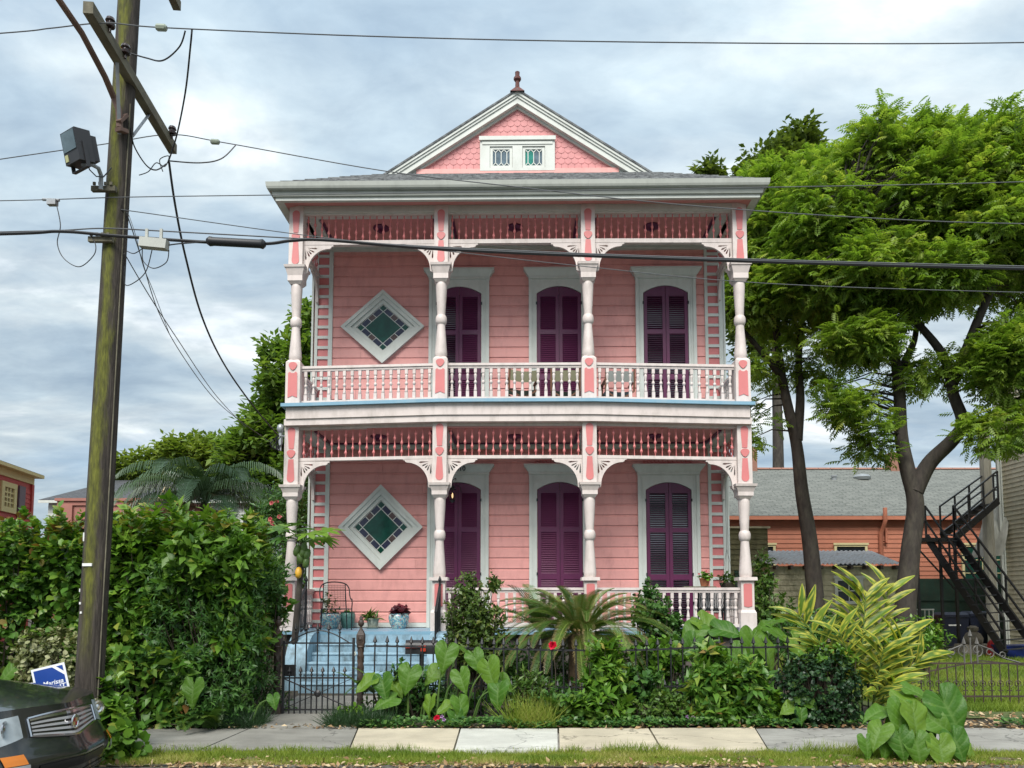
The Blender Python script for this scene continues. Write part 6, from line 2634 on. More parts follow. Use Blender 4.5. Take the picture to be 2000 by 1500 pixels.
# trees behind on the left
YL = 34.0
b = at(560, 1180, YL); b.z = -.1
limbs = [([Vector((b.x, YL, -.1)), at(575, 900, YL), at(585, 720, YL)], .4, .1), ([at(578, 850, YL), at(540, 760, YL), at(515, 690, YL)], .12, .04), ([at(585, 720, YL), at(592, 650, YL), at(600, 600, YL)], .08, .03)]
lobes = [lobe(585, 700, 34, 55, YL, 1.4, 60), lobe(545, 760, 45, 40, YL, 1.5, 80), lobe(590, 830, 60, 70, YL, 2, 170), lobe(520, 860, 60, 60, YL, 2, 150), lobe(480, 900, 60, 55, YL, 2, 110), lobe(560, 950, 80, 50, YL, 2, 130), lobe(590, 630, 18, 28, YL, .8, 16), lobe(527, 680, 20, 22, YL, .7, 16), lobe(655, 800, 40, 120, YL, 2, 90)]
tree('tall_tree', 'tall airy green tree rising behind the left side of the pink house', b, limbs, lobes, F_BGD, .38, 22, OV4)
YL2 = 46.0
b = at(370, 1180, YL2); b.z = -.1
limbs = [([Vector((b.x, YL2, -.1)), at(370, 1000, YL2), at(370, 900, YL2)], .4, .15)]
lobes = [lobe(370, 900, 70, 45, YL2, 3, 220), lobe(300, 925, 60, 35, YL2, 2.5, 140), lobe(440, 900, 50, 50, YL2, 2.5, 130), lobe(245, 935, 28, 18, YL2, 1.2, 34), lobe(360, 960, 110, 40, YL2, 2.5, 150)]
tree('round_tree', 'round light-green tree beyond the dark-roofed house', b, limbs, lobes, F_BGL, .45, 24, OV4)
for i, (px, w_, yy, Y, lab) in enumerate(((-120, 120, 1010, 60, 'far tree mass beyond the red house at left edge'), (2150, 130, 880, 60, 'far tree beyond the beige house at right'))):
    b = at(px, 1180, Y); b.z = -.1
    tree('far_tree', lab, b, [([Vector((b.x, Y, -.1)), at(px, 1050, Y), at(px, yy, Y)], .4, .1)], [lobe(px, yy, w_, 60, Y, 4, 160)], F_BGD, .6, 20, OV4)


# ---------------------------------------------------------------- palms
def frond_mesh(L, e0, bend, pairs, ll, lw, hang, mat, V=.35, tipc=.9, rach=.012, rnd=.5, twist=0.0):
    """feather frond in the local XZ plane (+X outwards); hang: how far leaflets droop"""
    pts = []
    for i in range(13):
        s = i / 12
        e = e0 - bend * s ** 1.3
        if i == 0:
            p = np.zeros(3)
        else:
            p = p + np.array([math.cos(e), 0, math.sin(e)]) * L / 12
        pts.append((p.copy(), e))
    Vv, Ff, tp, rn = [], [], [], []
    r_ = float(rnd)

    def quad(a, b, c, d, t0, t1):
        o = len(Vv)
        Vv.extend([a, b, c, d])
        Ff.append((o, o + 1, o + 2, o + 3))
        tp.extend([t0, t0, t1, t1])
    for i in range(12):
        (a, e), (b_, e2) = pts[i], pts[i + 1]
        w0 = rach * (1 - i / 14)
        y = np.array([0, w0, 0])
        quad(a - y, a + y, b_ + y, b_ - y, .25, .25)
    for k_ in range(pairs):
        s = .10 + .88 * k_ / (pairs - 1)
        i = min(11, int(s * 12))
        f = s * 12 - i
        p = pts[i][0] * (1 - f) + pts[i + 1][0] * f
        e = pts[i][1] * (1 - f) + pts[i + 1][1] * f
        tx = np.array([math.cos(e), 0, math.sin(e)])
        nz = np.array([-math.sin(e), 0, math.cos(e)])
        l = ll * (math.sin(math.pi * min(1, .12 + s * .88)) ** .55 * .9 + .1) * random.uniform(.88, 1.1)
        for sg_ in (-1, 1):
            d = np.array([0, sg_ * 1.0, 0]) + nz * V + tx * (.35 + .5 * s)
            d = d / np.linalg.norm(d)
            d1 = p + d * l * .55
            d2 = d1 + (d + np.array([0, 0, -hang])) / np.linalg.norm(d + np.array([0, 0, -hang])) * l * .45
            wv = tx * lw
            quad(p - wv, p + wv, d1 + wv * .9, d1 - wv * .9, 0, .0)
            quad(d1 - wv * .9, d1 + wv * .9, d2 + wv * .4, d2 - wv * .4, tipc * .15, tipc)
    me = bpy.data.meshes.new('frond')
    me.from_pydata([tuple(v) for v in Vv], [], Ff)
    a = me.attributes.new('tip', 'FLOAT', 'POINT')
    a.data.foreach_set('value', np.array(tp, np.float32))
    a = me.attributes.new('rnd', 'FLOAT', 'POINT')
    a.data.foreach_set('value', np.full(len(Vv), r_, np.float32))
    me.materials.append(mat)
    me.update()
    return me


# queen palm behind the hedge
pc = at(400, 985, 26.0)
pl = thing('palm_tree', (pc.x, pc.y, 0), 'feathery palm with drooping grey-green fronds above the hedge', 'palm')
MB().tube([(0, 0, -.1), (.05, 0, pc.z * .5), (0, 0, pc.z)], [.2, .16, .14], 10).build('trunk', M_BARK, pl, smooth=True)
for i in range(20):
    az = 360 / 20 * i + random.uniform(-10, 10)
    up_ = (i % 3)
    me = frond_mesh(random.uniform(3.0, 3.8), R(66 - 20 * up_), R(115 - 6 * up_), 50, .85, .022, 2.2, F_PALM, .15, 0, .03, random.random())
    link('frond', me, pl, (0, 0, pc.z), (0, 0, R(az)))

# sago palm in the front garden
sc = at(1133, 1240, 12.3)
sp_ = thing('sago_palm', (sc.x, sc.y, 0), 'large sago palm with arching tan-edged fronds in the middle of the garden', 'palm')
MB().lathe([(.16, -.05), (.19, .3), (.18, .7), (.20, sc.z - .1), (.13, sc.z + .06), (.03, sc.z + .12)], 0, 0, 14).build('trunk', paint('sago_trunk', (.12, .08, .045), .4, 18, .95, .9, 25), sp_)
for ring, (n, e0, bd, L) in enumerate(((12, 74, 60, 1.05), (18, 52, 76, 1.42), (24, 30, 84, 1.55), (24, 8, 80, 1.5))):
    for i in range(n):
        az = 360 / n * (i + .5 * (ring % 2)) + random.uniform(-6, 6)
        me = frond_mesh(L * random.uniform(.92, 1.06), R(e0 + random.uniform(-7, 7)), R(bd + random.uniform(-12, 12)), 54, .150, .0070, .30, F_SAGO, .55, random.uniform(.8, 1.3), .012, random.random())
        link('frond', me, sp_, (.10 * math.cos(R(az)), .10 * math.sin(R(az)), sc.z), (random.uniform(-.12, .12), 0, R(az)))
MB().lathe([(.12, sc.z + .02), (.15, sc.z + .07), (.12, sc.z + .13), (.04, sc.z + .17)], 0, 0, 12).build('crown_heart', paint('sago_heart', (.28, .19, .08), .3, 25, .95, .8, 40), sp_)
# darker fan of upright fronds behind it
sc2 = at(1055, 1235, 13.4)
s2 = thing('sago_palm', (sc2.x, sc2.y, 0), 'smaller dark upright cycad left behind the large sago palm', 'palm')
MB().lathe([(.10, -.05), (.12, .4), (.11, sc2.z)], 0, 0, 10).build('trunk', M_BARK, s2)
for i in range(17):
    az = 360 / 17 * i + random.uniform(-9, 9)
    me = frond_mesh(random.uniform(.85, 1.15), R(random.uniform(40, 82)), R(random.uniform(50, 85)), 34, .20, .009, .35, F_SAGO, .4, .12, .012, random.random() * .4)
    link('frond', me, s2, (0, 0, sc2.z), (0, 0, R(az)))


# ---------------------------------------------------------------- elephant ears
def ear_mesh(seed, cup=.16, wav=.05):
    """heart-shaped blade: rows follow the side veins from the midrib to the margin"""
    rs = random.Random(seed)
    ctrl = [(0, -.10), (.05, -.22), (.14, -.31), (.27, -.28), (.37, -.13), (.365, .08), (.26, .33), (.11, .57), (0, .74)]
    out = smooth_path([Vector((x, y, 0)) for x, y in ctrl], 5)
    K, J = len(out) - 1, 6
    vs, fs, tp = [], [], []
    ph = rs.uniform(0, 6)
    fold = rs.uniform(.08, .3)
    for sd_ in (-1, 1):
        o = len(vs)
        for k in range(K + 1):
            s = k / K
            oy = 0 if s < .38 else .74 * ((s - .38) / .62) ** 1.05
            for j in range(J + 1):
                t = j / J
                x = out[k].x * t
                y = oy + (out[k].y - oy) * (t ** 1.15)
                vein = (k % 5 == 0)
                rr = x * x + y * y
                z = -cup * rr * 1.3 + fold * x + wav * t * t * math.sin(k * .55 + ph + sd_) * .6 + (0 if vein else .012 * math.sin(math.pi * t))
                vs.append((sd_ * x, y, z))
                tp.append(.55 if j == 0 else ((.48 - .3 * t) if vein else 0.0))
        w_ = J + 1
        for k in range(K):
            for j in range(J):
                q = (o + k * w_ + j, o + k * w_ + j + 1, o + (k + 1) * w_ + j + 1, o + (k + 1) * w_ + j)
                fs.append(q if sd_ > 0 else q[::-1])
    me = bpy.data.meshes.new('leaf')
    me.from_pydata(vs, [], fs)
    a = me.attributes.new('tip', 'FLOAT', 'POINT')
    a.data.foreach_set('value', np.array(tp, np.float32))
    a = me.attributes.new('rnd', 'FLOAT', 'POINT')
    a.data.foreach_set('value', np.full(len(vs), rs.random(), np.float32))
    me.polygons.foreach_set('use_smooth', [True] * len(fs))
    me.materials.append(F_EAR)
    me.update()
    return me


EARS = [ear_mesh(i, random.uniform(.12, .42), random.uniform(.02, .07)) for i in range(9)]


def orient(Y, Z):
    Y = Vector(Y).normalized()
    Z = Vector(Z)
    Z = (Z - Y * Z.dot(Y)).normalized()
    X = Y.cross(Z)
    return Matrix((X, Y, Z)).transposed()


STALK_C = {}


def stalk(parent, B, A, r, bow=.1):
    m = MB()
    mid = A.lerp(B, .5) + Vector((0, 0, bow)) + (A - B) * 0
    mid.x = B.x + (A.x - B.x) * .35
    m.tube(smooth_path([B, mid, A], 5), [r * 1.3 - (r * .7) * i / 10 for i in range(11)], 6)
    o = m.build('stalk', F_STALK, parent, smooth=True)
    a = o.data.attributes.new('rnd', 'FLOAT', 'POINT')
    a.data.foreach_set('value', np.full(len(o.data.vertices), random.random(), np.float32))


def ear_plant(label, base, leaves, group='elephant ear plants'):
    """leaves: (px, py, Y, size in m, heading of the tip: 0 down, 90 right, -90 left, 180 up, facing)"""
    t = thing('elephant_ear', tuple(base), label, 'plant', group)
    B = Vector(base)
    for i, (px, py, Y, s, h, face) in enumerate(leaves):
        P = at(px, py, Y)
        a = R(h + random.uniform(-10, 10))
        ax = Vector((math.sin(a), -.35, -math.cos(a)))
        nm = Vector((random.uniform(-.6, .6), -face + random.uniform(-.15, .35), 1.05 - face * .6 + random.uniform(-.2, .3)))
        o = link('leaf', EARS[i % 9], t)
        Mx = orient(ax, nm).to_4x4()
        # centre of the blade sits at the photo position
        ctr = Mx.to_3x3() @ Vector((0, .2 * s, 0))
        loc = P - ctr - B
        o.matrix_local = Matrix.Translation(loc) @ Mx @ Matrix.Scale(s, 4)
        stalk(t, Vector((loc.x * .72 + random.uniform(-.06, .06), loc.y * .4 + random.uniform(0, .12), 0)), loc, .008 + .011 * s)
    return t


ear_plant('elephant ear plant in front of the fence by the gate post', (-1.45, 10.35, 0), [
    (870, 1283, 10.3, .43, -8, .8), (715, 1336, 10.2, .36, -62, .7), (749, 1341, 10.15, .38, 5, .8), (797, 1325, 10.2, .42, -22, .8), (753, 1371, 10.1, .38, -60, .6), (838, 1378, 10.1, .32, -20, .8),
    (902, 1329, 10.25, .36, 10, .8), (957, 1315, 10.2, .46, 12, .85), (972, 1356, 10.1, .42, -2, .8), (900, 1382, 10.05, .36, 8, .8), (869, 1383, 10.05, .28, -60, .7), (890, 1405, 9.98, .30, 8, .9), (930, 1291, 10.5, .36, 30, .6),
    (905, 1268, 10.7, .30, 60, .4), (775, 1345, 10.5, .3, 40, .5), (985, 1335, 10.35, .3, 50, .6), (845, 1318, 10.5, .34, -50, .5)])
ear_plant('elephant ear plant on the grass verge in the right foreground', (4.15, 8.1, -.03), [
    (1790, 1352, 8.25, .34, 60, .35), (1780, 1372, 8.15, .42, 80, .45), (1855, 1390, 8.0, .55, 25, .6), (1715, 1390, 8.1, .38, -75, .5), (1760, 1402, 7.95, .42, -12, .9), (1788, 1410, 7.9, .44, 8, .85), (1830, 1412, 7.95, .40, 60, .6),
    (1715, 1435, 7.9, .34, -30, .85), (1760, 1452, 7.85, .36, 5, .9), (1793, 1462, 7.82, .36, 10, .9), (1838, 1470, 7.8, .38, 2, .95), (1870, 1455, 7.85, .36, 15, .8), (1694, 1458, 7.9, .26, 8, .8), (1730, 1463, 7.95, .26, -15, .8), (1893, 1470, 8.0, .24, 20, .6),
    (1850, 1440, 8.1, .34, 45, .5), (1742, 1430, 8.1, .32, -40, .6), (1810, 1438, 8.05, .34, 15, .8)])
ear_plant('elephant ear plant behind the fence below the right porch corner', (2.85, 12.0, -.03), [
    (1352, 1235, 12.0, .52, -50, .5), (1385, 1226, 12.1, .58, 55, .5), (1420, 1232, 11.9, .55, 70, .6), (1492, 1222, 12.2, .60, -60, .45), (1525, 1240, 11.9, .58, 60, .5), (1545, 1215, 12.4, .50, 75, .4), (1468, 1262, 11.8, .60, -20, .8),
    (1500, 1275, 11.6, .55, 10, .8), (1350, 1262, 11.7, .46, -30, .7), (1440, 1285, 11.6, .5, 20, .8), (1560, 1262, 11.8, .5, 40, .6), (1475, 1310, 11.5, .5, 0, .8)])
ear_plant('small elephant ear plant at the foot of the round dark shrub', (3.6, 9.95, -.02), [(1578, 1370, 9.95, .34, 60, .5), (1540, 1385, 9.9, .28, -70, .5), (1565, 1398, 9.85, .24, 10, .7)])
ear_plant('elephant ear leaves growing out of the hedge foot near the gate', (-4.1, 9.75, -.02), [(376, 1352, 9.6, .38, 6, .9), (228, 1305, 9.7, .36, 10, .85), (535, 1370, 9.8, .22, 12, .9), (60, 1318, 9.7, .40, 60, .6), (20, 1312, 9.7, .36, -40, .6)])


# ---------------------------------------------------------------- variegated shell ginger
def ginger_leaf(seed):
    rs = random.Random(seed)
    nu, nv = 6, 9
    vs, fs, tp = [], [], []
    for j in range(nv + 1):
        v = j / nv
        w = .115 * math.sin(math.pi * min(1, (v * .93 + .05))) ** .75
        for i in range(nu + 1):
            u = -1 + 2 * i / nu
            vs.append((u * w, v, abs(u) * w * .5 - .34 * v * v))
            e = rs.random()
            tp.append(.85 if (abs(u) > .6 and e < .75) or e < .14 else .04)
    w_ = nu + 1
    for j in range(nv):
        for i in range(nu):
            fs.append((j * w_ + i, j * w_ + i + 1, (j + 1) * w_ + i + 1, (j + 1) * w_ + i))
    me = bpy.data.meshes.new('leaf')
    me.from_pydata(vs, [], fs)
    a = me.attributes.new('tip', 'FLOAT', 'POINT')
    a.data.foreach_set('value', np.array(tp, np.float32))
    a = me.attributes.new('rnd', 'FLOAT', 'POINT')
    a.data.foreach_set('value', np.full(len(vs), rs.random(), np.float32))
    me.polygons.foreach_set('use_smooth', [True] * len(fs))
    me.materials.append(F_GING)
    me.update()
    return me


GL = [ginger_leaf(i) for i in range(7)]
gb = Vector((at(1690, 1405, 10.6).x, 10.6, -.03))
gg = thing('shell_ginger', tuple(gb), 'yellow-striped variegated ginger clump at the right end of the fence', 'plant')
for (px, py, Y, n, ls) in ((1690, 1165, 10.5, 16, .44), (1560, 1200, 10.7, 13, .42), (1735, 1150, 10.6, 12, .40), (1640, 1235, 10.3, 11, .36), (1760, 1250, 10.4, 13, .44), (1795, 1290, 10.5, 11, .40), (1725, 1270, 10.2, 10, .38), (1600, 1255, 10.4, 10, .36), (1745, 1330, 10.0, 8, .34), (1715, 1350, 10.0, 6, .30), (1665, 1200, 10.9, 10, .4)):
    T_ = at(px, py, Y) - gb
    B_ = Vector((T_.x * .25 + random.uniform(-.1, .1), (Y - gb.y) * .3, 0))
    pts = smooth_path([B_, B_.lerp(T_, .5) + Vector((-T_.x * .08, 0, .08)), T_], 6)
    m = MB()
    m.tube(pts, [.014 - .009 * i / (len(pts) - 1) for i in range(len(pts))], 6)
    o = m.build('stem', F_STALK, gg, smooth=True)
    a = o.data.attributes.new('rnd', 'FLOAT', 'POINT')
    a.data.foreach_set('value', np.full(len(o.data.vertices), .7, np.float32))
    plane = random.uniform(-.5, .5)
    for i in range(n):
        s = .30 + .70 * (i + .5) / n
        k_ = s * (len(pts) - 1)
        i0 = min(len(pts) - 2, int(k_))
        p = pts[i0].lerp(pts[i0 + 1], k_ - i0)
        dr = (pts[i0 + 1] - pts[i0]).normalized()
        sd_ = (-1 if i % 2 else 1)
        side = Vector((math.cos(plane) * sd_, math.sin(plane) * sd_ - .25, 0))
        ax = dr * (.62 + .5 * s) + side * (1.05 - .35 * s) + Vector((0, 0, .05))
        nmv = Vector((random.uniform(-.2, .2), -.7, .75)) + dr * .3
        o = link('leaf', GL[random.randrange(7)], gg)
        sc_ = ls * 1.2 * random.uniform(.82, 1.15)
        o.matrix_local = Matrix.Translation(p) @ orient(ax, nmv).to_4x4() @ Matrix.Scale(sc_, 4)


# ---------------------------------------------------------------- shrubs and hedge
def shrub(name, label, base, tipsdirs, per, leaf, twig, mat, tmpl=(LEAF_V, LEAF_F), spread=1.0, upward=.5, stems=6, cat='shrub', group=None, aspect=1.0, toplit=None):
    t = thing(name, tuple(base), label, cat, group)
    B = np.array(base)
    tips, dirs = tipsdirs
    pos, ax, nm, sz, rn = twig_leaves(tips, dirs, per, leaf, twig, spread, upward)
    if toplit is not None:      # light from above painted in: top leaves coloured paler, as fresh growth is
        rn = np.clip(rn + .38 * np.clip((pos[:, 2] - toplit) / .3, 0, 1) * rng.random(len(rn)), 0, 1)
    s3 = np.stack([sz * aspect, sz, sz], 1)
    scatter('foliage', tmpl[0], tmpl[1], pos - B, ax, nm, s3, mat, t, rn)
    m = MB()
    idx = rng.choice(len(tips), min(len(tips), stems * 8), replace=False)
    for i in idx:
        e = Vector(tips[i] - B)
        s0 = Vector((e.x * .55 + random.uniform(-.1, .1), e.y * .5 + random.uniform(-.05, .05), 0))
        m.tube([s0, s0.lerp(e, .5) + Vector((random.uniform(-.08, .08), .05, .05)), e], [.016, .011, .004], 4, cap=False)
    m.build('stems', M_TWIG, t, smooth=True, kind='stuff')
    return t


def shoots(td, x0, x1, y0, y1, z1, n, h):
    """long new shoots standing out above the clipped top"""
    T, D = [td[0]], [td[1]]
    for _ in range(n):
        b = np.array([rng.uniform(x0, x1), rng.uniform(y0, y1), z1 + rng.uniform(-.12, .12)])
        d = nrm(np.array([rng.normal(0, .3), rng.normal(-.25, .25), 1.0]))
        L = h * (.35 + .9 * rng.random())
        k = 3 + int(L / .1)
        T.append(np.array([b + d * L * i / k for i in range(k + 1)]))
        D.append(nrm(np.repeat(d[None], k + 1, 0) + rng.normal(size=(k + 1, 3)) * .25))
    return np.concatenate(T), np.concatenate(D)


GC = 'garden shrubs'
shrub('hedge', 'broad-leaved dark hedge running left behind the pole', (-7.2, 10.9, -.03), shoots(box_tips(-11.0, -4.7, 9.85, 11.9, .05, 2.40, 6600, .18, .8, 3.0, .9, .55), -9, -4.8, 9.9, 11.0, 2.34, 130, .36), 9, .105, .22, F_HA, (OVAL_V, OVAL_F), aspect=.95, stems=14, cat='hedge', toplit=2.15)
tA = shoots(box_tips(-5.4, -3.42, 9.78, 11.4, .95, 2.38, 1500, .30, 1.1, 9.0, .6, .25), -5.3, -3.5, 9.8, 11.0, 2.36, 60, .45)
shrub('hedge', 'bright-leaved tall shrub at the hedge top between pole and porch', (-4.3, 10.8, -.03), tA, 9, .15, .2, F_HB, (LEAF_V, LEAF_F), stems=8, cat='hedge', toplit=2.2)
tB = box_tips(-4.65, -3.32, 9.80, 11.3, .0, 2.0, 2100, .20, 1.4, 5.0, .5)
shrub('hedge', 'fine-leaved dark bamboo-like hedge end beside the gate', (-3.8, 10.6, -.03), tB, 13, .095, .2, F_HC, (LANCE_V, LEAF_F), stems=8, cat='hedge', aspect=1.1)
tB = box_tips(-5.6, -4.0, 9.65, 10.6, .0, .95, 420, .2, 1.4, 6.0, .4)
shrub('leafy_shrub', 'low glossy shrub at the hedge foot right of the pole', (-4.8, 10.0, -.03), tB, 7, .17, .16, F_HA, (LEAF_V, LEAF_F), group=GC)
tB = blob_tips(at(118, 1285, 9.7), (.6, .35, .42), 420, .25, 1.5, 2.0, .5)
shrub('variegated_shrub', 'cream-speckled shrub behind the yard sign', (-5.7, 9.9, -.03), tB, 9, .06, .1, F_VARI, (OVAL_V, OVAL_F), group=GC)
vt = np.concatenate([blob_tips(at(225, 1400, 8.15), (.17, .16, .30), 75, .3, 2, 4.0, .5)[0], blob_tips(at(232, 1465, 7.95), (.22, .2, .22), 85, .3, 2, 5.0, .5)[0], blob_tips(at(215, 1345, 8.2), (.09, .1, .2), 25, .3, 2, 6.0, .5)[0]])
vd = nrm(vt - np.array(at(225, 1420, 8.3)) + rng.normal(size=vt.shape) * .15 + np.array([0, -.1, .1]))
shrub('vine', 'leafy vine climbing the foot of the utility pole', (-4.25, 8.2, -.03), (vt, vd), 6, .105, .12, F_HB, (OVAL_V, OVAL_F), group=GC, aspect=1.1)

shrub('leafy_shrub', 'loose bronze-green shrub left of the sago palm by the handrail', (-1.0, 12.5, -.03), tuple(np.concatenate(q) for q in zip(
    blob_tips(at(925, 1215, 12.5), (.55, .45, .55), 480, .3, 1.6, 1.0, .55), blob_tips(at(915, 1150, 12.5), (.26, .25, .34), 70, .3, 1.6, 2.0, .6), blob_tips(at(965, 1140, 12.5), (.18, .2, .25), 36, .3, 2, 2.5, .7), blob_tips(at(930, 1270, 12.4), (.6, .4, .4), 200, .3, 1.6, 3.0, .6))), 9, .085, .16, F_OLIVE, group=GC)
shrub('leafy_shrub', 'dense green shrub right of the sago palm under the porch rail', (2.25, 12.9, -.03), tuple(np.concatenate(q) for q in zip(
    blob_tips(at(1272, 1195, 12.9), (.36, .35, .40), 220, .25, 1.6, 3.5, .5), blob_tips(at(1305, 1235, 12.8), (.38, .35, .42), 230, .25, 1.6, 4.4, .5), blob_tips(at(1265, 1150, 12.9), (.07, .07, .22), 16, .2, 2, 4.9, .6))), 9, .07, .12, F_HC, (OVAL_V, OVAL_F), group=GC)
shrub('leafy_shrub', 'bright upright shrub in front of the sago palm', (1.18, 10.25, -.03), tuple(np.concatenate(q) for q in zip(
    blob_tips(at(1178, 1320, 10.25), (.30, .25, .42), 130, .3, 2, 7.5, .55), blob_tips(at(1195, 1275, 10.25), (.12, .12, .22), 26, .3, 2, 8.5, .6), blob_tips(at(1160, 1390, 10.1), (.45, .25, .3), 120, .3, 2, 9.5, .6))), 9, .15, .14, F_HB, (LANCE_V, LEAF_F), aspect=1.5, group=GC)
shrub('leafy_shrub', 'big-leaved bright shrub in front of the fence below the right porch', (2.65, 10.25, -.03), tuple(np.concatenate(q) for q in zip(
    blob_tips(at(1395, 1330, 10.2), (.40, .3, .45), 150, .3, 1.8, 11.5, .55), blob_tips(at(1460, 1345, 10.2), (.32, .3, .40), 100, .3, 1.8, 12.5, .55), blob_tips(at(1385, 1290, 10.25), (.22, .2, .28), 50, .3, 2, 13.5, .6), blob_tips(at(1415, 1395, 10.05), (.5, .2, .22), 80, .3, 2, 14.5, .6))), 8, .175, .16, F_HA, (LEAF_V, LEAF_F), aspect=.72, group=GC)
shrub('round_shrub', 'rounded dark glossy small-leaved shrub before the striped ginger', (4.05, 10.25, -.03), tuple(np.concatenate(q) for q in zip(
    blob_tips(at(1600, 1345, 10.15), (.58, .42, .50), 620, .18, 1.5, 15.5, .4), blob_tips(at(1600, 1400, 10.0), (.55, .3, .24), 200, .2, 1.5, 16.5, .5))), 10, .05, .09, F_GLOSS, (OVAL_V, OVAL_F), group=GC)
shrub('leafy_shrub', 'fresh green sprigs on top of the round dark shrub', (4.1, 10.35, -.03), blob_tips(at(1620, 1285, 10.3), (.42, .25, .20), 130, .35, 1.8, 17.5, .6), 8, .06, .09, F_HB, (OVAL_V, OVAL_F), group=GC)
shrub('leafy_shrub', 'wispy yellow-green shrub at the right corner column', (at(1490, 1150, 16).x, 16.0, -.03), tuple(np.concatenate(q) for q in zip(
    blob_tips(at(1490, 1150, 16), (.38, .4, .9), 190, .3, 1.4, 18.5, .7), blob_tips(at(1500, 1210, 15.8), (.6, .5, .6), 260, .3, 1.4, 19.5, .6))), 8, .10, .16, F_FERN, group=GC)
shrub('leafy_shrub', 'dark mass of leaves behind the elephant ears near the beige shed', (at(1600, 1230, 14).x, 14, -.03), blob_tips(at(1600, 1245, 14), (1.1, .6, .6), 520, .25, 1.2, 20.5, .6), 9, .10, .14, F_HC, group=GC)
shrub('leafy_shrub', 'low green bush at the foot of the forked tree', (at(1790, 1250, 16).x, 16, -.03), blob_tips(at(1775, 1250, 16), (.8, .6, .45), 330, .25, 1.3, 21.5, .6), 9, .10, .14, F_HB, group=GC)
shrub('oleander', 'pink-flowering oleander between the palm and the left porch column', (at(545, 1050, 19).x, 19, -.03), tuple(np.concatenate(q) for q in zip(
    blob_tips(at(545, 1010, 19), (.75, .7, .9), 420, .25, 1.0, 22.5, .6), blob_tips(at(590, 960, 20), (.6, .6, .9), 260, .25, 1.0, 23.5, .6), blob_tips(at(560, 1130, 18), (.8, .6, 1.1), 300, .25, 1.0, 24.5, .6))), 9, .17, .24, F_HC, (LANCE_V, LEAF_F), group=GC)
shrub('leafy_shrub', 'dark low plants under the sago fronds', (1.1, 11.5, -.03), tuple(np.concatenate(q) for q in zip(
    blob_tips(at(1120, 1360, 11.2), (1.5, .4, .28), 420, .3, 1.2, 25.5, .6), blob_tips(at(850, 1370, 11.0), (.9, .35, .25), 260, .3, 1.2, 26.5, .6), blob_tips(at(1330, 1360, 11.2), (.9, .35, .3), 260, .3, 1.2, 27.5, .6), blob_tips((1.6, 13.6, .35), (2.6, .6, .55), 900, .3, 1.0, 31.5, .6), blob_tips((-.3, 12.9, .35), (1.0, .6, .6), 380, .3, 1.0, 33.5, .6))), 8, .09, .12, F_HC, group=GC)


for i_, (px_, py_0, Y_, rr_, n_, lf_, mt_, tm_, lb_) in enumerate((
    (1035, 1345, 10.45, (.34, .22, .34), 150, .10, F_FERN, (LANCE_V, LEAF_F), 'feathery pale shrub between the elephant ears and the red rose'),
    (1085, 1375, 10.2, (.30, .2, .26), 130, .085, F_HC, (LEAF_V, LEAF_F), 'dark leafy clump under the red rose'),
    (1245, 1350, 10.4, (.34, .24, .36), 170, .085, F_HC, (OVAL_V, OVAL_F), 'dark small-leaved clump right of the bright upright shrub'),
    (1300, 1385, 10.1, (.42, .22, .24), 170, .075, F_FERN, (LEAF_V, LEAF_F), 'pale leafy clump at the pavement left of the big-leaved shrub'),
    (1500, 1385, 10.1, (.40, .22, .26), 170, .09, F_HB, (LEAF_V, LEAF_F), 'low bright clump between the big-leaved shrub and the round dark shrub'),
    (1290, 1290, 11.3, (.45, .3, .36), 190, .10, F_HB, (OVAL_V, OVAL_F), 'leafy plant behind the fence right of the sago palm'),
    (800, 1350, 10.75, (.55, .25, .38), 200, .09, F_HC, (LEAF_V, LEAF_F), 'dark leafy plant behind the fence under the mailbox'),
    (690, 1400, 10.15, (.22, .15, .2), 60, .08, F_HB, (OVAL_V, OVAL_F), 'small leafy sprig at the gate post foot'))):
    shrub('leafy_shrub', lb_, (at(px_, py_0, Y_).x, Y_, -.03), blob_tips(at(px_, py_0, Y_), rr_, n_, .35, 1.9, 40.5 + 3 * i_, .6, 0.0), 8, lf_, .14, mt_, tm_, group=GC)


def petals(name, label, pts, r, mat, n=14, cat='flower', group='flowers'):
    """flower heads: several whorls of petals round each centre"""
    pos, ax, nm = [], [], []
    B = np.array(pts[0])
    for c in pts:
        for i in range(n):
            a = 2 * math.pi * i / n * 1.62
            el = .15 + 1.2 * (i / n)
            d = np.array([math.cos(a) * math.cos(el), -math.sin(el) * .7 - .1, math.sin(a) * math.cos(el) + .25])
            pos.append(np.array(c))
            ax.append(d)
            nm.append(np.array([0, -1, .4]) - d * .2)
    return scatter(name, OVAL_V, OVAL_F, np.array(pos) - B, np.array(ax), np.array(nm), np.full(len(pos), r) * (.8 + .3 * rng.random(len(pos))), mat, None, None, label=label, cat=cat, group=group, loc=tuple(B))


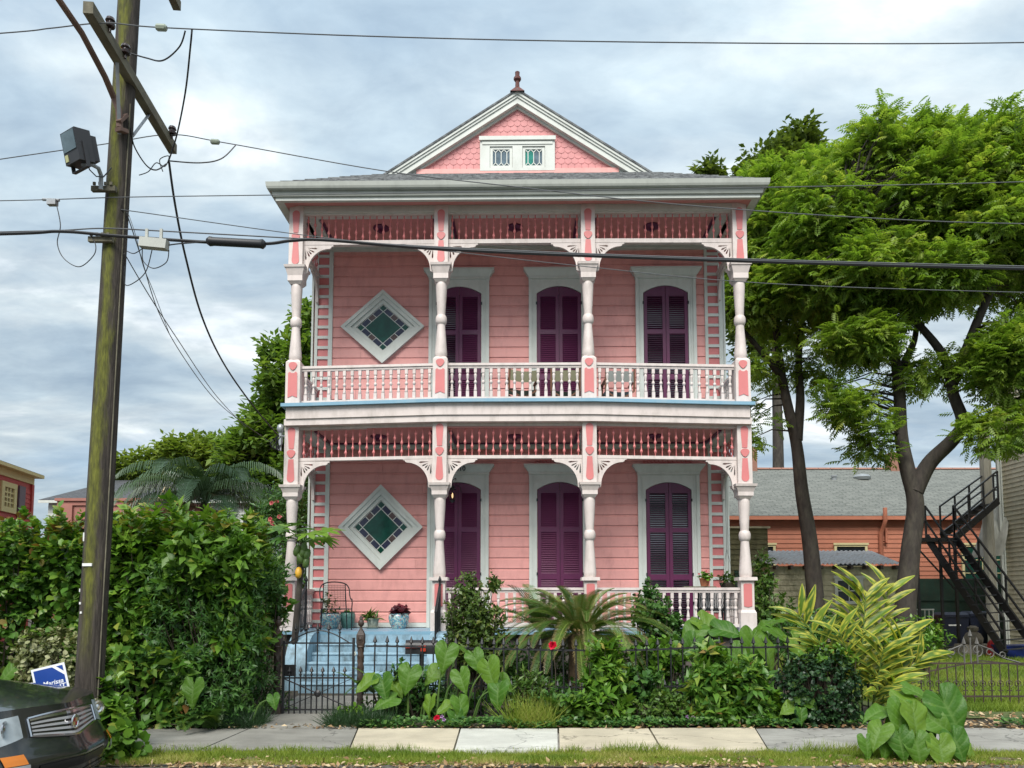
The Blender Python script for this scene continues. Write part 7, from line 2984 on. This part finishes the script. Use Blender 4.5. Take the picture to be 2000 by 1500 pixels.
rose1 = petals('rose', 'single red rose in front of the sago palm', [at(1079, 1261, 10.75)], .075, F_FLOWR)
_B = at(1079, 1261, 10.75)
MB().tube([at(1079, 1262, 10.75) - _B, at(1085, 1310, 10.75) - _B, Vector((at(1085, 1300, 10.75).x, 10.75, 0)) - _B], .006, 5).build('stem', M_TWIG, rose1)
petals('rose', 'small red flower at the foot of the elephant ears by the pavement', [at(853, 1403, 9.9)], .05, F_FLOWR)
petals('violet_flowers', 'violet flowers near the red flower at the pavement', [at(867, 1406, 9.9), at(863, 1400, 9.95)], .03, F_FLOWV, 8)
petals('violet_flowers', 'violet flower patch beside the big-leaved bright shrub', [at(1340 + 8 * random.random() * 3, 1400 + 6 * random.random(), 9.9) for _ in range(7)], .03, F_FLOWV, 8)
petals('oleander_flowers', 'coral pink oleander blossoms left of the porch column', [at(*p, 18.4) for p in ((531, 983), (541, 981), (528, 1015), (532, 1022), (536, 1028), (492, 1022), (521, 1030), (546, 1010), (568, 975))], .07, F_FLOWP)
petals('geranium_flowers', 'pink blossoms in the small terracotta pot', [hp(3.60, .28, 2.10), hp(3.74, .25, 2.15), hp(3.82, .3, 2.06)], .03, F_FLOWP, 8)

# papaya with fruit beside the left column
py_ = thing('papaya_tree', (-5.05 + 1.0, 14.2, -.03), 'papaya tree with green and yellow fruit in front of the left porch column', 'tree')
pb0 = Vector(py_.location)
tpz = at(592, 1060, 14.2) - pb0
MB().tube(smooth_path([Vector((0, 0, 0)), Vector((tpz.x * .5, 0, tpz.z * .5)), tpz], 6), [.07 - .002 * i for i in range(13)], 10).build('trunk', M_BARK, py_, smooth=True)
pf_v, pf_f = [], []
for k_ in range(7):
    a = R(-120 + 40 * k_)
    o = len(pf_v)
    c, s_ = math.cos(a + math.pi / 2), math.sin(a + math.pi / 2)
    for (x, y) in ((0, 0), (.09, .28), (.17, .34), (.09, .48), (.12, .62), (0, 1), (-.12, .62), (-.09, .48), (-.17, .34), (-.09, .28)):
        L_ = .55 if abs(k_ - 3) < 2 else .42
        X, Y_ = x * L_ * 1.3, y * L_
        pf_v.append((X * s_ + Y_ * c, -X * c + Y_ * s_, -.25 * Y_ * Y_ + .05 * abs(X)))
    pf_f.append(tuple(range(o, o + 10)))
for i in range(13):
    a = R(360 / 13 * i + random.uniform(-12, 12))
    el = random.uniform(.05, .75)
    L_ = random.uniform(.3, .5)
    d = Vector((math.cos(a) * math.cos(el), math.sin(a) * math.cos(el), math.sin(el)))
    e = tpz + Vector((0, 0, .05)) + d * L_
    m = MB()
    m.tube([tpz, tpz.lerp(e, .5) + Vector((0, 0, .04)), e], [.010, .008, .006], 5)
    o = m.build('leaf_stalk', F_STALK, py_)
    at_ = o.data.attributes.new('rnd', 'FLOAT', 'POINT')
    me = bpy.data.meshes.new('leaf')
    me.from_pydata(pf_v, [], pf_f)
    aa = me.attributes.new('rnd', 'FLOAT', 'POINT')
    aa.data.foreach_set('value', np.full(len(pf_v), random.random(), np.float32))
    me.materials.append(F_HB)
    lo = link('leaf', me, py_)
    lo.matrix_local = Matrix.Translation(e) @ orient(d + Vector((0, -.1, -.5)), Vector((0, -.5, 1)) + d * .3).to_4x4() @ Matrix.Scale(random.uniform(.55, .8), 4)
m_pap = paint('green_papaya', (.09, .16, .035), .2, 8, .45, .1)
m_papy = paint('ripe_papaya', (.65, .36, .03), .15, 8, .45, .1)
for (px, py, ripe) in ((580, 1075, 0), (594, 1070, 0), (586, 1090, 0), (600, 1082, 0), (598, 1098, 0), (592, 1078, 0), (583, 1118, 1)):
    p = at(px, py, 14.05) - pb0
    MB().lathe([(.012, .10), (.04, .085), (.062, .03), (.066, -.03), (.05, -.085), (.012, -.115)], 0, 0, 10).build('fruit', m_papy if ripe else m_pap, py_, smooth=True, loc=p, rot=(random.uniform(-.2, .2), random.uniform(-.3, .3), 0))


# plants in the porch pots
def pot_plant(root, h, n, leaf, mat, spreadr, tmpl=(LEAF_V, LEAF_F), tall=.0, aspect=1.0):
    tips = []
    for i in range(n):
        a = random.random() * 6.283
        rr = spreadr * math.sqrt(random.random())
        tips.append((rr * math.cos(a), rr * math.sin(a), h + tall * random.random() ** 1.5 * (1 - .5 * rr / spreadr)))
    tips = np.array(tips)
    dirs = nrm(tips - np.array([0, 0, h - .18]))
    pos, ax, nm, sz, rn = twig_leaves(tips, dirs, 6, leaf, .08, .9, .5)
    scatter('plant', tmpl[0], tmpl[1], pos, ax, nm, np.stack([sz * aspect, sz, sz], 1), mat, root, rn, kind='stuff')


pot_plant(POT1, .36, 40, .075, F_OLIVE, .22, tall=.45)
pot_plant(POT2, .34, 12, .08, F_HC, .08)
pot_plant(POT3, .22, 26, .20, F_FERN, .14, (LANCE_V, LEAF_F), .10, .8)
pot_plant(POT4, .34, 34, .13, F_BURG, .19, (OVAL_V, OVAL_F), .16, .8)
pot_plant(POT5, .17, 22, .075, F_HB, .16, (OVAL_V, OVAL_F), .16)
# hanging basket behind the right balustrade
hb = thing('hanging_basket', hp(4.35, 1.0, 1.95), 'round hanging basket of dry ferny leaves near the right corner column', 'plant basket')
MB().lathe([(.03, -.16), (.12, -.13), (.16, -.03), (.165, 0)], 0, 0, 14).build('basket', M_TWIG, hb)
for k_ in range(3):
    a = 2.1 * k_
    MB().tube([(.16 * math.cos(a), .16 * math.sin(a), 0), (0, 0, .7)], .003, 4).build('chain', M_IRON, hb)
MB().tube([(0, 0, .7), (0, 0, 3.0)], .004, 4).build('cord', M_IRON, hb)
pot_plant(hb, .05, 40, .09, F_FERN, .2, (LEAF_V, LEAF_F), .16)

# ferns and mondo grass
def fern(label, base, n, L, mat=F_FERN, grp='fern clumps'):
    t = thing('fern', tuple(base), label, 'fern', grp)
    for i in range(n):
        az = random.uniform(0, 360)
        me = frond_mesh(L * random.uniform(.7, 1.15), R(random.uniform(45, 80)), R(random.uniform(50, 110)), 20, .085, .012, .2, mat, .1, .0, .006, random.random())
        link('frond', me, t, (random.uniform(-.15, .15), random.uniform(-.1, .1), 0), (0, 0, R(az)))


fern('bright fern clump below the red rose', (.62, 10.25, -.02), 26, .62)
fern('fern clump right of the red rose foot', (.95, 10.1, -.02), 16, .5)
fern('yellowish fern between elephant ears and rose', (.25, 10.2, -.02), 14, .45)
fern('fern at the hedge foot beside the gate', (-3.75, 9.72, -.02), 14, .5)
fern('fern spray beside the mailbox fence', (-1.95, 10.6, .3), 8, .55)


def tuft(name, label, cx, cy, rx, ry, n, h, mat, w=.008, kind=None, cat=None, lean=.5, zf=None, group=None):
    x = cx + rng.uniform(-1, 1, n) * rx
    y = cy + rng.uniform(-1, 1, n) * ry
    z = np.array([zf(a, b) for a, b in zip(x, y)]) if zf else np.full(n, -.03)
    ax = np.stack([rng.normal(0, lean, n), rng.normal(-.05, lean, n), np.ones(n)], 1)
    nm = np.stack([rng.normal(0, .5, n), -np.ones(n), rng.normal(.2, .3, n)], 1)
    hh = h * (.5 + .8 * rng.random(n))
    tone = np.array([.5 + .5 * noise.noise(Vector((a * 2.2, b * 3.0, 1.0))) for a, b in zip(x, y)])
    rn = np.clip(tone * .75 + .35 * (rng.random(n) - .35), 0, 1)
    return scatter(name, BLADE_V, BLADE_F, np.stack([x, y, z], 1), ax, nm, np.stack([np.full(n, w) * (.7 + .6 * rng.random(n)), hh, hh], 1), mat, None, rn, label=label, kind=kind, cat=cat, group=group)


tuft('mondo_grass', 'dark mondo grass tuft at the right foot of the gate', -1.95, 10.05, .38, .28, 2600, .26, F_MONDO, .008, cat='grass tuft', lean=.8, group='mondo grass tufts')
tuft('mondo_grass', 'dark mondo grass tuft at the hedge corner left of the gate', -3.55, 9.95, .35, .25, 2200, .26, F_MONDO, .008, cat='grass tuft', lean=.8, group='mondo grass tufts')
tuft('grass_tuft', 'dry yellowish grass tuft at the pavement below the ferns', .25, 9.92, .30, .15, 700, .40, F_GRASS, .009, cat='grass tuft', lean=.6)


def ragged(x):
    return 8.36 + .05 * noise.noise(Vector((x * 2.3, 0, 5))) + .04 * noise.noise(Vector((x * 7, 0, 5)))


n = 80000
gxs = rng.uniform(-7.5, 7.5, n)
gys = rng.uniform(7.70, 8.44, n)
keep = np.array([(b < ragged(a) + .03) and (noise.noise(Vector((a * 1.7, b * 3.5, 8))) > -.45 + .5 * max(0, 7.80 - b) / .12) for a, b in zip(gxs, gys)])
gxs, gys = gxs[keep], gys[keep]
n = len(gxs)
tone = np.array([.42 + .55 * noise.noise(Vector((a * 1.3, b * 3, 1))) + 1.2 * max(0, 7.90 - b) for a, b in zip(gxs, gys)])
hh = (.022 + .05 * rng.random(n)) * (1 + .6 * (gys > 8.3)) * np.array([1 + .9 * max(-.4, noise.noise(Vector((a * 2.1, b * 4, 6)))) for a, b in zip(gxs, gys)])
scatter('verge_grass', BLADE_V, BLADE_F, np.stack([gxs, gys, [verge_z(a, b) - .004 for a, b in zip(gxs, gys)]], 1), np.stack([rng.normal(0, .55, n), rng.normal(0, .55, n), np.ones(n)], 1),
        np.stack([rng.normal(0, .6, n), -np.ones(n), rng.normal(.3, .4, n)], 1), np.stack([np.full(n, .006) * (.7 + .7 * rng.random(n)), hh, hh], 1), F_GRASS, None, np.clip(tone + .3 * (rng.random(n) - .4), 0, 1), kind='stuff',
        label='short yellowish grass on the verge before the pavement')
n = 60000
lx, ly = rng.uniform(5.6, 15, n), 11.2 + 12 * rng.random(n) ** 1.6
tone = np.array([.35 + .5 * noise.noise(Vector((a * .7, b * .7, 1))) for a, b in zip(lx, ly)])
hh = .05 + .09 * rng.random(n)
scatter('lawn_grass', BLADE_V, BLADE_F, np.stack([lx, ly, np.full(n, -.015)], 1), np.stack([rng.normal(0, .5, n), rng.normal(0, .5, n), np.ones(n)], 1), np.stack([rng.normal(0, .5, n), -np.ones(n), rng.normal(.3, .3, n)], 1),
        np.stack([np.full(n, .011), hh, hh], 1), F_GRASS, None, np.clip(tone * .8 + .25 * rng.random(n) - .05, 0, 1), kind='stuff', label='green lawn grass beyond the ornamental fence')
# creeping ground cover along the back of the pavement
n = 9000
cxs = np.concatenate([rng.uniform(-1.9, 5.2, 6000), rng.uniform(5.2, 9, 1500), rng.uniform(-8, -3.4, 1500)])
cys = 9.70 + np.abs(rng.normal(0, .22, n))
_k = np.array([noise.noise(Vector((a * 1.6, b * 2, 4))) > -.05 for a, b in zip(cxs, cys)])
cxs, cys = cxs[_k], cys[_k]
n = len(cxs)
cz_ = .02 + .07 * rng.random(n) + .05 * np.array([noise.noise(Vector((a * 3, b * 3, 0))) for a, b in zip(cxs, cys)])
scatter('ground_cover', OVAL_V, OVAL_F, np.stack([cxs, cys, np.maximum(cz_, -.01)], 1), np.stack([rng.normal(0, 1, n), rng.normal(-.3, 1, n), rng.normal(.3, .3, n)], 1), np.stack([rng.normal(0, .3, n), rng.normal(-.3, .3, n), np.ones(n)], 1),
        .025 + .045 * rng.random(n), F_HC, None, None, kind='stuff', label='creeping ground cover along the back edge of the pavement')
# dry leaves in the gutter and along the bed edges
n = 4200
dx = rng.uniform(-6.5, 6.5, n)
dx = dx[np.array([noise.noise(Vector((a * .9, 0, 2))) + .25 * rng.normal() > -.12 for a in dx])]
n = len(dx)
dy = np.where(rng.random(n) < .8, 7.60 + np.abs(rng.normal(0, .09, n)) - .06, rng.uniform(7.7, 8.0, n))
dz = np.where(dy < 7.572, -.115 + .05 * rng.random(n), -.022 + .015 * rng.random(n))
scatter('dry_leaves', LEAF_V, LEAF_F, np.stack([dx, dy, dz], 1), np.stack([rng.normal(0, 1, n), rng.normal(0, 1, n), rng.normal(.1, .25, n)], 1), np.stack([rng.normal(0, .5, n), rng.normal(0, .5, n), np.ones(n)], 1),
        .022 + .055 * rng.random(n) ** 1.5, F_DRY, None, None, kind='stuff', label='dry fallen leaves in the gutter')
n = 1300
dx = np.concatenate([rng.uniform(3.6, 8.5, 900), rng.uniform(-6, 3.6, 400)])
dy = np.concatenate([rng.uniform(9.6, 11.0, 900), rng.uniform(9.66, 9.95, 400)])
scatter('leaf_litter', LEAF_V, LEAF_F, np.stack([dx, dy, np.full(n, .0) + .02 * rng.random(n)], 1), np.stack([rng.normal(0, 1, n), rng.normal(0, 1, n), rng.normal(.1, .2, n)], 1), np.stack([rng.normal(0, .4, n), rng.normal(0, .4, n), np.ones(n)], 1),
        .05 + .05 * rng.random(n), F_DRY, None, None, kind='stuff', label='brown leaf litter along the garden bed')
